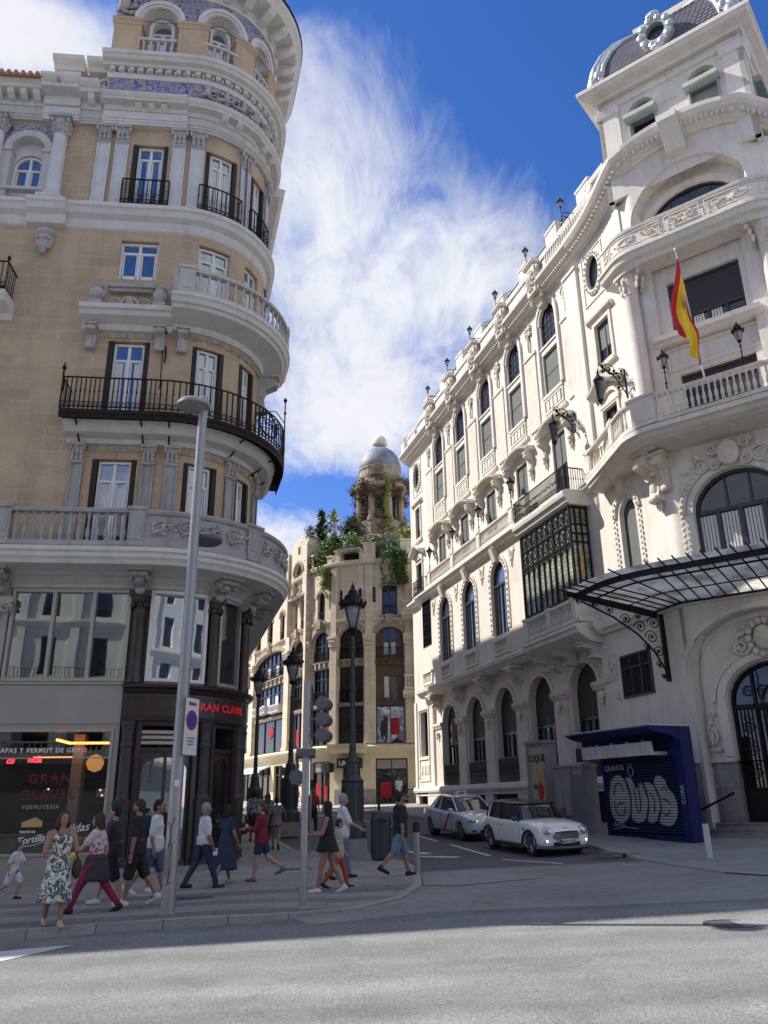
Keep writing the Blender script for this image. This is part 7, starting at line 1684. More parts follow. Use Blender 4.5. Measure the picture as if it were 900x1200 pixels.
# kiosk
KP=Path((7.15,28.1),156.5,[('l',3.8)],0);kz=gz(7.9,26)+.12
t=thing('street_kiosk','blue street kiosk with closed shutter covered in silver graffiti','kiosk',(7.9,26.4,kz))
def kp(n,mb,m,par=None,**k):return obj(n,mb,M[m],par or t,**k)
mb=X(KP);W_=3.8;H=3.15
mb.box(0,.12,-.42,0,kz-.2,kz+H);mb.box(W_-.3,W_,-.42,0,kz-.2,kz+H+.05);mb.box(0,W_,-.42,-.38,kz-.2,kz+H);mb.box(.12,W_-.3,-.38,-.03,kz+2.33,kz+H);mb.box(0,W_,-.42,.02,kz-.2,kz+.02);mb.box(.12,W_-.3,-.38,-.1,kz-.2,kz+.16);kp('body',mb,'kiosk blue')
mb=X(KP);rs=[]
for i in range(9):
    u=i/8;o=1.25*u;rs.append([mb.P(-.45-.25*u,o,kz+H-.02-.1*math.sin(u*PI)*.0),mb.P(W_,o,kz+H+.04)])
mb=X(KP);mb.prof(-.25,W_-.02,[(-.43,kz+H+.05),(1.15,kz+H+.05),(1.2,kz+H-.0),(.9,kz+H-.12),(.4,kz+H-.2),(-.1,kz+H-.42),(-.43,kz+H-.42)]);cn=kp('canopy',mb,'kiosk blue')
mb=X(KP);mb.box(-.2,W_-.05,-.42,1.1,kz+H+.055,kz+H+.085);kp('roof_sheet',mb,'aged white metal',cn)
mb=X(KP);
for k in range(4):mb.ell(.5+k*.75,.5,kz+H-.32,.06,.06,.02,6,4)
kp('downlight',mb,'plastic white',cn)
mb=X(KP);mb.prof(-.15,W_-.62,[(.5,kz+2.42),(.62,kz+2.4),(.66,kz+2.78),(.54,kz+2.8)]);mb.box(-.15,-.1,-.1,.6,kz+2.5,kz+2.4);mb.box(W_-.7,W_-.65,-.1,.6,kz+2.5,kz+2.4)
for k in range(9):mb.ell(-.05+k*.35,.665,kz+2.74,.015,.01,.015,5,4)
kp('folded_flap',mb,'aged white metal')
mb=X(KP)
k=0;z=kz+.18
while z<kz+2.5:mb.prof(.12,W_-.3,[(-.1,z),(-.03,z+.015),(-.02,z+.05),(-.06,z+.078),(-.1,z+.08)],caps=False);z+=.082
sh=kp('roller_shutter',mb,'kiosk shutter')
# graffiti: swollen letters
mb=X(KP)
def blobletter(pts,o=-.012):
    mb.F(*[mb.P(a,o,kz+b) for a,b in pts])
def oval(cx,cz,rx,rz,n=22,a0=0,a1=360):return [(cx+rx*math.cos(R(a0+(a1-a0)*i/n)),cz+rz*math.sin(R(a0+(a1-a0)*i/n))) for i in range(n)]
def smo(p,k=5,closed=True):
    out=[];n=len(p)
    for i in range(n if closed else n-1):
        a,b,c,d=[p[(i+q)%n] if closed else p[min(max(i+q,0),n-1)] for q in (-1,0,1,2)]
        for j in range(k):
            t=j/k;out.append(tuple(.5*(2*b[q]+(c[q]-a[q])*t+(2*a[q]-5*b[q]+4*c[q]-d[q])*t*t+(3*b[q]-a[q]-3*c[q]+d[q])*t**3) for q in (0,1)))
    if not closed:out.append(p[-1])
    return out
GL=[[(.22,1.15),(.38,1.72),(.78,1.92),(1.15,1.7),(1.3,1.15),(1.12,.6),(.7,.42),(.34,.6)],
 [(1.12,1.78),(1.42,1.8),(1.6,1.5),(1.72,1.62),(1.98,1.6),(2.1,1.1),(1.95,.62),(1.55,.45),(1.22,.62),(1.3,1.15)],
 [(1.92,1.62),(2.2,1.66),(2.52,1.45),(2.62,1.0),(2.48,.6),(2.15,.45),(1.95,.6),(2.1,1.1)],
 [(2.42,1.62),(2.62,1.86),(2.95,1.72),(3.02,1.5),(3.3,1.2),(3.32,.75),(3.05,.42),(2.65,.4),(2.45,.6),(2.64,1.0)]]
for k_,L_ in enumerate(GL):blobletter(smo(L_),-.012-.002*k_)
g_=kp('graffiti',mb,'graffiti slats',sh)
mb=X(KP)
def ln(pts,w=.022):mb.tube([(a,-.005,kz+b) for a,b in pts],w,5)
for L_ in GL:q=smo(L_);ln(q+[q[0]])
for L_ in ([(.5,1.3),(.62,1.6),(.85,1.62),(.98,1.4)],[(.46,1.1),(.55,.75),(.85,.68),(1.0,.95)],[(.6,.92),(.75,1.05),(.95,1.02)],[(1.5,1.5),(1.52,1.0),(1.62,.75),(1.72,1.0),(1.72,1.55)],[(2.2,1.35),(2.36,1.1),(2.3,.75)],[(2.72,1.42),(2.85,1.5),(2.95,1.38)],[(2.65,.78),(2.85,.7),(3.0,.85)],[(2.7,1.15),(2.9,1.12),(3.05,1.0)]):ln(smo(L_,4,False),.018)
kp('graffiti_outline',mb,'graffiti black',sh)
mb=X(KP);text_mb(mb,'GRAMOS',.15,.0,kz+2.02,.24,.01,'LEFT',rot=.03);mb.tube([(a,.0,kz+b) for a,b in oval(1.42,1.98,.13,.13)+[(1.55,1.98)]],.012,4);mb.tube([(a,.0,kz+b) for a,b in oval(1.42,2.16,.08,.06)+[(1.5,2.16)]],.01,4)
text_mb(mb,'Sorem',.35,.0,kz+.35,.2,.01,'LEFT',shear=.3);ln_=[(1.1,.4),(1.4,.5),(1.6,.42)]
mb.tube([(a,0,kz+b) for a,b in [(.3,.28),(.9,.33),(1.5,.3)]],.008,4)
kp('graffiti_tag',mb,'graffiti silver',sh)
mb=X(KP);text_mb(mb,'YOLK',0,.015,0,.2,.01,'CENTER')
# vertical tag on the jamb: rotate the letters upright along the post
v2=X(KP);text_mb(v2,'CORK',W_-.1,.02,kz+1.0,.2,.01,'LEFT',rot=PI/2);kp('graffiti_tag',v2,'graffiti silver')
# telephone and control cabinets
CP=Path((5.99,30.4),158,[('l',2.2)],0);cz=gz(6.3,28)+.12
t=thing('utility_cabinet','wide grey metal utility cabinet between the poster pillar and the kiosk','cabinet',(6.3,30,cz))
mb=X(CP);mb.box(0,1.02,-.6,0,cz-.1,cz+2.2);mb.box(-.05,1.04,-.65,.06,cz+2.2,cz+2.28);mb.box(-.02,1.03,-.6,.02,cz,cz+.12);obj('body',mb,M['cabinet grey'],t)
mb=X(CP)
for a in (.06,.53):mb.ring(('r',a,a+.43,cz+.25,cz+2.05),0,.03,0,.015);mb.box(a+.36,a+.39,0,.04,cz+1.0,cz+1.2)
obj('door',mb,M['cabinet grey'],t)
mb=X(CP)
for k in range(9):scroll(mb,.3+(k%3)*.12,.02,cz+.6+.11*(k//3),.06,1.2,.01,1 if k%2 else -1)
obj('graffiti',mb,M['graffiti black'],t)
CP2=Path((6.41,29.4),158,[('l',2.2)],0)
t=thing('utility_cabinet','tall narrow vented cabinet standing against the blue kiosk','cabinet',(6.6,29.1,cz))
mb=X(CP2);mb.box(0,.62,-.6,0,cz-.1,cz+2.2);mb.prof(-.03,.65,[(-.65,cz+2.2),(.06,cz+2.2),(.06,cz+2.26),(-.3,cz+2.36),(-.65,cz+2.26)]);obj('body',mb,M['cabinet grey'],t)
mb=X(CP2);mb.box(.06,.56,0,.015,cz+.25,cz+1.95);obj('vent_grille',mb,M['grille metal'],t)
# poster column
PP=Path((5.35,32.3),158,[('l',1)],0);pz=gz(5.5,31.8)+.12
t=thing('poster_column','grey advertising column with a colourful poster, behind the small white car','advertising column',(5.5,31.8,pz))
mb=X(PP);mb.box(0,1.25,-.55,0,pz-.1,pz+3.0);mb.box(-.05,1.3,-.6,.08,pz+3.0,pz+3.1);mb.box(-.04,1.29,-.58,.05,pz-.1,pz+.3);obj('body',mb,M['cabinet grey'],t)
pa=mat('poster paper',(.42,.34,.24),.7,.05,2,0);mb=X(PP);mb.box(.35,1.18,0,.03,pz+.5,pz+2.85);p=obj('poster',mb,pa,t)
mb=X(PP);text_mb(mb,'LOQUE',.77,.035,pz+2.35,.34,.005,bold=.012);obj('lettering',mb,mat('poster ink',(.04,.02,.02),.7,0),p)
mb=X(PP);mb.ell(.95,.03,pz+1.3,.2,.01,.34,10,8);mb.ell(.9,.03,pz+.8,.14,.01,.2,8,6);obj('poster_shape',mb,mat('poster red',(.5,.02,.03),.7,0),p)
mb=X(PP);mb.ell(.6,.032,pz+1.45,.16,.01,.1,8,6);obj('poster_shape',mb,mat('poster teal',(.03,.1,.14),.7,0),p)
mb=X(PP)
for k in range(5):a=R(40+k*25);mb.tube([(.9,.035,pz+1.55),(.9+.28*math.cos(a),.035,pz+1.6+.3*math.sin(a))],.022,4)
obj('poster_shape',mb,mat('poster orange',(.6,.28,.03),.7,0),p)
mb=X(PP);mb.box(-.02,0,-.5,-.05,pz+.5,pz+2.8);obj('poster',mb,mat('poster violet',(.10,.07,.2),.7,.4,2),t)
# ------------------------------------------------------------------ lamps of the cream building
def facade_lamp(P_,s,o,z,sc,label,group,kind='post',h=1.0):
    b=P_.at(s,o,z);t=thing('facade_lamp',label,'lamp',b,0,group);m1,m2=X(),X();x,y,_=b
    m1.latheW((x,y,z),[(.12*sc,0),(.12*sc,.05),(.05*sc,.1),(.04*sc,h*.3),(.07*sc,h*.36),(.035*sc,h*.42),(.03*sc,h*.8),(.06*sc,h*.86),(.03*sc,h)],10)
    m1.ellW((x,y,z+h*.36),.08*sc,.08*sc,.08*sc,8,5)
    obj('post',m1,M['black iron'],t);m1=X();lantern(m1,m2,x,y,z+h,sc);l=obj('lantern',m1,M['black iron'],t);obj('lamp_globe',m2,M['lamp globe'],l,smooth=True);return t
rk=['farthest','fifth','fourth','third','second','nearest']
for i,s_ in enumerate((-20.4,-16.7,-12.9,-9.2,-5.4,-1.7)):
    t=facade_lamp(PR,s_,.62,26.84,.5,'black lantern on the roof parapet of the cream building, '+rk[i]+' to the corner tower','lanterns along the roof parapet',h=.7)
    m=X(PR);m.tube([(s_,.62,27.3),(s_,-.9,27.6)],.025,5);m.tube([(s_,.62,27.15),(s_+.3,-.2,26.7)],.02,5);obj('stay',m,M['black iron'],t)
rk=['far end','second from the far end','second from the iron balcony','next to the iron balcony']
for i,s_ in enumerate((-21.7,-17.6,-13.6,-9.4)):facade_lamp(PR,s_,.42,15.46,.62,'black lantern on the middle balustrade of the cream building, '+rk[i],'lanterns along the middle balustrade',h=.85)
b1=facade_lamp(PR,T(.85),1.4,15.05,.62,'black lantern on the curved balcony, left of the flag','lanterns on the curved balcony',h=.85)
b2=facade_lamp(PR,T(3.45),1.5,15.05,.62,'black lantern on the curved balcony, right of the flag','lanterns on the curved balcony',h=.85)
def bracket_lamp(s,z,label):
    b=PR.at(s,0,z);t=thing('bracket_lamp',label,'wall lamp',b,0,'scrolled wall lamps');m=X(PR)
    m.tube([(s,.03,z-.6),(s,.03,z+.7)],.03,6)
    for (o,zz,r_) in ((.3,.25,.28),(.7,.55,.3),(.35,-.2,.2),(1.0,.7,.2),(.15,.6,.14)):
        pts=[]
        for i in range(21):a=2*PI*1.5*i/20;q=r_*(1-.8*i/20);pts.append((s,o+q*math.cos(a),z+zz+q*math.sin(a)))
        m.tube(pts,.018,5);m.ell(s,o,z+zz,.04,.06,.06,6,4)
    m.tube([(s,.05,z-.4),(s,.5,z+.3),(s,1.15,z+.72),(s,1.25,z+.4)],.025,6)
    for k in range(6):m.ell(s+.05*(k%2),.4+.13*k,z+.45+.06*math.sin(k*2),.07,.07,.06,6,4)
    obj('bracket',m,M['black iron'],t);m1,m2=X(PR),X(PR);m1.lathe(s,1.25,z-1.05,[(.03,0),(.06,.08),(.1,.14),(.12,.18),(.15,.6),(.19,1.0),(.22,1.04),(.2,1.1),(.12,1.2),(.05,1.3),(.03,1.5)],10);m2.lathe(s,1.25,z-.85,[(.125,0),(.165,.5),(.195,.76)],12)
    l=obj('lantern',m1,M['black iron'],t);obj('lamp_globe',m2,M['dark glass'],l)
bracket_lamp(-3.1,17.0,'scrolled iron wall lamp on the pier left of the corner window');bracket_lamp(.7,17.1,'scrolled iron wall lamp beside the tall column of the corner')
m1,m2=X(PR),X(PR);m1.lathe(-24.9,.5,16.2,[(.03,0),(.1,.1),(.14,.5),(.18,.52),(.05,.7),(.02,.8)],8)
# lamp near far-ground corner
# ------------------------------------------------------------------ flag
fb=PR.at(T(2.15),1.4,15.0);t=thing('flag','red and yellow Spanish flag hanging from a slanted pole on the curved balcony','flag',fb)
tp=PR.at(T(2.05),2.1,20.0)
m=X();m.tubeW([fb,tp],[.035,.025],8);m.ellW(tp,.06,.06,.09,8,6);obj('pole',m,M['aged white metal'],t)
P0,P1=Vector(fb),Vector(tp)
cl={'flag red':X(),'flag yellow':X()}
nu,nv=24,26;grid={}
A=P1+(P0-P1)*.06;B=P1+(P0-P1)*.52       # hoist runs down the pole
out=Vector((-.9,-.25,0)).normalized();side=Vector((.25,-.95,0)).normalized()
for i in range(nu+1):
    u=i/nu                                  # across the bands, along the hoist
    a=A+(B-A)*u
    for j in range(nv+1):
        v=j/nv                              # fly, mostly falling
        L_=3.25-.2*u
        g=a+Vector((0,0,-1))*L_*v*(.93)+out*(.8*math.sin(min(1,v*1.1)*1.5)*(1-u)*.75-.28*u*v*1.4)+side*(.14*math.sin(v*7+u*5)+.10*math.sin(u*15+v*3))*(.25+v)
        g+= (A-a)*v*.45*u
        grid[i,j]=g
for i in range(nu):
    band='flag yellow' if nu*.25<=i<nu*.75 else 'flag red';mb=cl[band]
    for j in range(nv):
        q=[grid[i,j],grid[i+1,j],grid[i+1,j+1],grid[i,j+1]];mb.F(*[mb.W(*p) for p in q])
fl=obj('cloth',cl['flag yellow'],M['flag yellow'],t,smooth=True);obj('red_band',cl['flag red'],M['flag red'],fl,smooth=True)
m=X();n_=Vector((-.2,-.9,0)).normalized()
def gp(u,v,k=.02):
    i=min(nu-1,int(u*nu));j=min(nv-1,int(v*nv));return grid[i,j]+n_*k
c=gp(.5,.30);e1=(grid[14,8]-grid[10,8]).normalized();e2=(grid[12,10]-grid[12,6]).normalized()
def sh_(pts,mm,k,nm):
    m=X();ids=[m.W(*(c+e1*a+e2*b+n_*k)) for a,b in pts];m.F(*ids);obj(nm,m,mm,fl)
sh_([(-.13,-.12),(.13,-.12),(.14,.08),(0,.22),(-.14,.08)],M['flag red'],.05,'emblem');sh_([(-.1,-.26),(.1,-.26),(.13,-.14),(-.13,-.14)],mat('emblem gold',(.5,.3,.03),.6,0),.055,'emblem')
for s_ in (-1,1):sh_([(s_*.2-.03,-.2),(s_*.2+.03,-.2),(s_*.2+.03,.18),(s_*.2-.03,.18)],M['letter grey'],.05,'emblem')
sh_([(-.1,-.1),(-.01,-.1),(-.01,.02),(-.1,.02)],mat('emblem light',(.6,.5,.5),.6,0),.06,'emblem');sh_([(.01,.03),(.1,.03),(.08,.1),(.01,.17)],mat('emblem violet',(.25,.1,.3),.6,0),.06,'emblem')
# ------------------------------------------------------------------ cars
mat('car white',(.8,.8,.76),.16,.03,2,0,coat=.8);mat('taxi white',(.58,.62,.66),.16,.03,2,0,coat=.8);mat('car black',(.012,.012,.013),.3,.1,2,0,coat=.4);mat('rubber',(.016,.016,.016),.75,.2,4,.2,20);mat('chrome',(.55,.56,.58),.12,0,1,0,metal=1);mat('alloy',(.3,.31,.32),.35,.1,4,0,metal=.9)
mat('headlight',(.5,.53,.56),.06,.1,6,.2,15,metal=.75);mat('taxi red',(.40,.03,.03),.35,0,1,0,coat=.5);mat('seat cloth',(.03,.03,.035),.9,.2,2,0);mat('amber',(.6,.2,.02),.3,0,1,0);mat('plate white',(.65,.65,.63),.4,0,1,0);mat('plate blue',(.02,.06,.4),.4,0,1,0)
glass('windscreen glass',(.09,.10,.11),.85,.02,.01)
def ev_mods(o,mods):
    for typ,kw in mods:
        m=o.modifiers.new(typ,typ)
        for k,v in kw.items():setattr(m,k,v)
    dg=bpy.context.evaluated_depsgraph_get();me=bpy.data.meshes.new_from_object(o.evaluated_get(dg));o.modifiers.clear();old=o.data;o.data=me
    if old.users==0: bpy.data.meshes.remove(old)
    return o
def rrect(x0,x1,w0,w1,z0,z1,n=40,p=3.2):
    """rounded plan ring: front x1 with half width w1, back x0 with half width w0; z runs from z0 (back) to z1 (front)"""
    out=[]
    for i in range(n):
        a=2*PI*i/n;c,s_=math.cos(a),math.sin(a);cx=abs(c)**(2/p)*(1 if c>=0 else -1);sy=abs(s_)**(2/p)*(1 if s_>=0 else -1)
        u=(cx+1)/2;x=x0+(x1-x0)*u;out.append((x,sy*(w0+(w1-w0)*u),z0+(z1-z0)*u))
    return out
SURF={}
def car(name,label,loc,az,st_,gh,roofm,bodym,wb,wr,tread,spec,pitch=0.0):
    t=thing(name,label,'car',(0,0,0));mb=MB();rings=[]
    for (x,w,zb,zt,cr) in st_:
        h=zt-zb;half=[(0,zb),(w*.8,zb),(w*.95,zb+h*.08),(w,zb+h*.3),(w*1.0,zb+h*.62),(w*.99,zb+h*.86),(w*.95,zb+h*.97),(w*.80,zt+cr*.3),(w*.36,zt+cr*.85),(0,zt+cr)]
        ring=[(x,y,z) for y,z in half]+[(x,-y,z) for y,z in reversed(half[1:-1])];rings.append([mb.W(*q) for q in ring])
    mb.rings(rings);b=obj('body',mb,M[bodym],t)
    bm=bmesh.new();bm.from_mesh(b.data);bmesh.ops.recalc_face_normals(bm,faces=bm.faces);bm.to_mesh(b.data);bm.free()
    ev_mods(b,[('SUBSURF',{'levels':2,'render_levels':2})])
    cut=MB()
    for ax in wb:
        for s_ in (-1,1):
            pts=[(ax,s_*(tread-.17),wr),(ax,s_*(tread+.3),wr)];cut.tubeW(pts,wr+.045,28)
    co=obj('cutter_tmp',cut,M[bodym]);bm=bmesh.new();bm.from_mesh(co.data);bmesh.ops.recalc_face_normals(bm,faces=bm.faces);bm.to_mesh(co.data);bm.free()
    ev_mods(b,[('BOOLEAN',{'operation':'DIFFERENCE','object':co,'solver':'EXACT'})]);bpy.data.objects.remove(co)
    if not b.data.materials:b.data.materials.append(M[bodym])
    b.data.polygons.foreach_set('use_smooth',[True]*len(b.data.polygons))
    try:b.data.set_sharp_from_angle(angle=R(35))
    except Exception:pass
    from mathutils.bvhtree import BVHTree
    bv=BVHTree.FromPolygons([v.co.copy() for v in b.data.vertices],[tuple(p.vertices) for p in b.data.polygons]);SURF[name]=bv
    inn=MB()
    for ax in wb:
        for s_ in (-1,1):inn.tubeW([(ax,s_*(tread-.2),wr),(ax,s_*(tread-.16),wr)],wr+.05,20)
    inn.boxW((0,0,.3),wb[0]-wb[1]+.9,tread*1.5,.18);obj('underbody',inn,M['car black'],t)
    for ax in wb:
        for s_ in (-1,1):
            m=MB();y1=tread+.02;pts=[(ax,s_*(y1-.18),wr),(ax,s_*(y1-.165),wr),(ax,s_*(y1-.02),wr),(ax,s_*y1,wr)];m.tubeW(pts,[wr-.03,wr,wr,wr-.025],32);w=obj('wheel',m,M['rubber'],t,smooth=True,auto=35)
            m=MB();m.tubeW([(ax,s_*(y1+.001),wr),(ax,s_*(y1+.006),wr)],[wr*.68,wr*.66],28);obj('brake_disc',m,M['graffiti black'],w)
            m=MB()
            for k in range(spec.get('spokes',8)):
                a=2*PI*k/spec.get('spokes',8);m.tubeW([(ax+.04*math.cos(a),s_*(y1+.012),wr+.04*math.sin(a)),(ax+math.cos(a)*wr*.66,s_*(y1+.012),wr+math.sin(a)*wr*.66)],.02,5)
            m.tubeW([(ax+math.cos(a)*wr*.67,s_*(y1+.008),wr+math.sin(a)*wr*.67) for a in [2*PI*i/28 for i in range(29)]],.014,6);m.ellW((ax,s_*(y1+.01),wr),.06,.02,.06,10,5);obj('rim',m,M['alloy'],w)
    # cabin
    m=MB();m.rings([[m.W(*q) for q in rrect(*g)] for g in gh]);obj('cabin_glass',m,M['windscreen glass'],t,smooth=True,auto=60)
    g=gh[-1];m=MB();e=.025
    rr=[(g[0]-e,g[1]+e,g[2]+e,g[3]+e,g[4]-.015,g[5]-.015),(g[0]-e,g[1]+e,g[2]+e,g[3]+e,g[4]+.015,g[5]+.01),(g[0]+.06,g[1]-.06,g[2]-.05,g[3]-.05,g[4]+.045,g[5]+.035),(g[0]+.3,g[1]-.3,g[2]-.25,g[3]-.25,g[4]+.065,g[5]+.055),(g[0]+.7,g[1]-.6,.05,.05,g[4]+.07,g[5]+.06)]
    m.rings([[m.W(*q) for q in rrect(*q_,p=(g[7] if len(g)>7 else 3.2))] for q_ in rr]);obj('roof',m,M[roofm],t,smooth=True,auto=50)
    # pillars follow the glass rings
    def gp(u,lv):
        q=gh[lv];n=40;r=rrect(*q[:6],n=n,p=(q[7] if len(q)>7 else 3.2));i=int(u)%n;f=u-int(u);a,b_=r[i],r[(i+1)%n];return Vector([a[k]+(b_[k]-a[k])*f for k in range(3)])
    for u in spec['pillars']:
        for uu in (u,40-u):
            m=MB();pts=[gp(uu,l) for l in range(len(gh))];c_=sum(pts,Vector())/len(pts);pts=[p+Vector((0,.012 if p.y>0 else -.012,0)) for p in pts];m.tubeW(pts,.03,6);obj('pillar',m,M[spec['pm']],t)
    m=MB();q=[gp(i,0) for i in range(41)];m.tubeW([(p.x,p.y*1.01,p.z+.03) for p in q],.014,5);obj('window_trim',m,M[spec['trim']],t)
    return t
def fx(n,y,z):
    h=SURF[n].ray_cast(Vector((4,y,z)),Vector((-1,0,0)))[0];return h.x if h else 1.8
def sy(n,x,z):
    h=SURF[n].ray_cast(Vector((x,3,z)),Vector((0,-1,0)))[0];return h.y if h else .84
def plate(t,x,z,txt,w=.52,tilt=0):
    m=MB();m.boxW((x,0,z),.015,w,.11);p=obj('number_plate',m,M['plate white'],t);m=MB();m.boxW((x+.006,-w/2+.03,z),.012,.045,.108);obj('plate_band',m,M['plate blue'],p)
    P_=Path((x,0),0,[('l',1)],0);m=MB(P_);text_mb(m,txt,.02,.012,z-.04,.105,.006,bold=.002,sp=1.05);obj('lettering',m,M['graffiti black'],p)
# white two-door hatchback
S=[(-1.86,.60,.34,.80,.02),(-1.82,.75,.27,.90,.02),(-1.6,.81,.21,.94,.02),(-1.2,.84,.19,.94,.02),(-.4,.845,.18,.92,.02),(.4,.845,.18,.90,.03),(.8,.845,.18,.91,.06),(1.2,.84,.19,.87,.08),(1.5,.825,.21,.83,.08),(1.70,.80,.23,.78,.08),(1.82,.74,.26,.70,.06),(1.88,.62,.30,.62,.04)]
G=[(-1.77,.86,.76,.76,.87,.86,40,5.0),(-1.73,.74,.755,.75,1.0,.98,40,5.0),(-1.64,.55,.715,.70,1.2,1.18,40,5.0),(-1.55,.38,.665,.65,1.355,1.345,40,5.0)]
mn=car('small_car','small white hatchback with black roof and chrome grille, parked nearest','',160,S,G,'car black','car white',(1.22,-1.25),.305,.74,{'pillars':(5.2,10,15.5),'pm':'car black','trim':'chrome','spokes':10})
m=MB()
for ax in (1.22,-1.25):
    for s_ in (-1,1):m.tubeW([(ax+math.cos(a)*.375,s_*.828,.305+math.sin(a)*.375) for a in [PI*(-.08+1.16*i/18) for i in range(19)]],.034,6)
for s_ in (-1,1):m.boxW((0,s_*.815,.235),1.75,.07,.1)
m.tubeW([(1.60,-.80,.24),(1.80,-.66,.235),(1.89,-.3,.23),(1.90,0,.23),(1.89,.3,.23),(1.80,.66,.235),(1.60,.80,.24)],.065,8);m.tubeW([(-1.60,-.80,.27),(-1.84,-.6,.27),(-1.88,0,.27),(-1.84,.6,.27),(-1.60,.80,.27)],.06,8);obj('arch_trim',m,M['car black'],mn)
n_='small_car'
for s_ in (-1,1):
    c=Vector((fx(n_,s_*.58,.68)-.02,s_*.58,.68));ax=Vector((.88,s_*.26,.30)).normalized();m=MB();m.tubeW([c-ax*.1,c+ax*.02,c+ax*.04],[.13,.14,.128],24);h=obj('headlight',m,M['chrome'],mn,smooth=True,auto=40)
    m=MB();m.tubeW([c+ax*.035,c+ax*.06,c+ax*.075],[.122,.10,.03],22);obj('lens',m,M['headlight'],h,smooth=True);m=MB();m.ellW(c+ax*.065,.03,.045,.045,10,6);obj('bulb',m,M['graffiti silver'],h)
    X_=fx(n_,s_*.62,.42);m=MB();m.ellW((X_,s_*.62,.42),.03,.06,.06,12,8);f_=obj('fog_lamp',m,M['chrome'],mn,smooth=True);m=MB();m.ellW((X_+.018,s_*.62,.42),.022,.042,.042,10,6);obj('lens',m,M['bulb'],f_,smooth=True)
    m=MB();m.ellW((.66,s_*.92,.95),.07,.1,.062,12,8);m.tubeW([(.64,s_*.78,.88),(.66,s_*.88,.92)],.02,6);obj('wing_mirror',m,M['car black'],mn,smooth=True)
    m=MB()
    for xx in (.74,-.54):m.tubeW([(xx,s_*(sy(n_,xx,z)+.002),z) for z in (.3,.45,.6,.75,.86)],.005,4)
    m.tubeW([(xx,s_*(sy(n_,xx,.3)+.002),.3) for xx in (.74,.3,-.1,-.54)],.005,4);m.tubeW([(xx,s_*(sy(n_,xx,.84)+.002),.84) for xx in (1.0,1.2,1.45)],.004,4);d=obj('door_seam',m,M['graffiti black'],mn)
    Y_=sy(n_,-.35,.76);m=MB();m.tubeW([(-.44,s_*Y_,.755),(-.36,s_*(Y_+.02),.76),(-.24,s_*Y_,.76)],.014,6);obj('door_handle',m,M['chrome'],mn);m=MB();m.ellW((.95,s_*sy(n_,.95,.70),.70),.06,.012,.035,8,6);obj('side_indicator',m,M['car black'],mn)
m=MB()
for z,w in ((.50,.36),(.535,.39),(.57,.40),(.605,.37)):m.tubeW([(fx(n_,y,z)+.024,y,z) for y in [-w+w*2*i/8 for i in range(9)]],.010,5)
pts=[(-.43,.55),(-.36,.65),(-.2,.665),(0,.67),(.2,.665),(.36,.65),(.43,.55),(.36,.47),(0,.455),(-.36,.47),(-.43,.55)];m.tubeW([(fx(n_,y,z)+.02,y,z) for y,z in pts],.016,6);obj('grille',m,M['chrome'],mn)
m=MB()
for z0,z1,w in ((.46,.66,.37),(.30,.385,.42)):
    for i in range(8):
        ya,yb=-w+2*w*i/8,-w+2*w*(i+1)/8;ids=[m.W(fx(n_,y,z)+.014,y,z) for y,z in ((ya,z0),(yb,z0),(yb,z1),(ya,z1))];m.F(*ids)
obj('air_intake',m,M['graffiti black'],mn)
m=MB();X_=fx(n_,0,.74);m.ellW((X_,0,.74),.02,.05,.022,10,6);m.ellW((X_-.01,0,.745),.015,.11,.01,8,4);obj('emblem',m,M['chrome'],mn);plate(mn,fx(n_,.1,.41)+.05,.41,'8414 CGS')
m=MB();m.tubeW([(.84,-.5,.94),(.70,-.25,1.03),(.70,.1,1.04)],.008,4);m.tubeW([(.84,.2,.95),(.70,.4,1.02),(.69,.6,1.03)],.008,4);obj('wiper',m,M['graffiti black'],mn)
mn.location=(4.30,25.75,gz(4.30,25.75));mn.rotation_euler=(R(1.2),R(2.0),R(-70));BASE[mn.name]=mn.location.copy()
# taxi
S=[(-2.2,.60,.36,.88,.02),(-2.12,.76,.28,.98,.02),(-1.8,.83,.22,1.02,.01),(-1.3,.85,.2,1.0,.01),(-.4,.855,.2,.95,.01),(.4,.855,.2,.93,.02),(.95,.855,.2,.92,.05),(1.3,.85,.2,.89,.07),(1.7,.83,.21,.83,.07),(1.98,.78,.23,.75,.05),(2.14,.68,.27,.65,.04),(2.2,.52,.33,.56,.03)]
G=[(-1.85,1.15,.72,.76,.96,.90,40,4.2),(-1.74,.95,.71,.74,1.05,1.0,40,4.2),(-1.42,.62,.66,.68,1.23,1.21,40,4.2),(-1.1,.28,.61,.61,1.39,1.38,40,4.2)]
tx=car('taxi','white taxi saloon with diagonal red door stripe and roof sign, behind the hatchback','',160,S,G,'taxi white','taxi white',(1.32,-1.28),.31,.75,{'pillars':(5.2,10.2,14.8),'pm':'taxi white','trim':'car black','spokes':7})
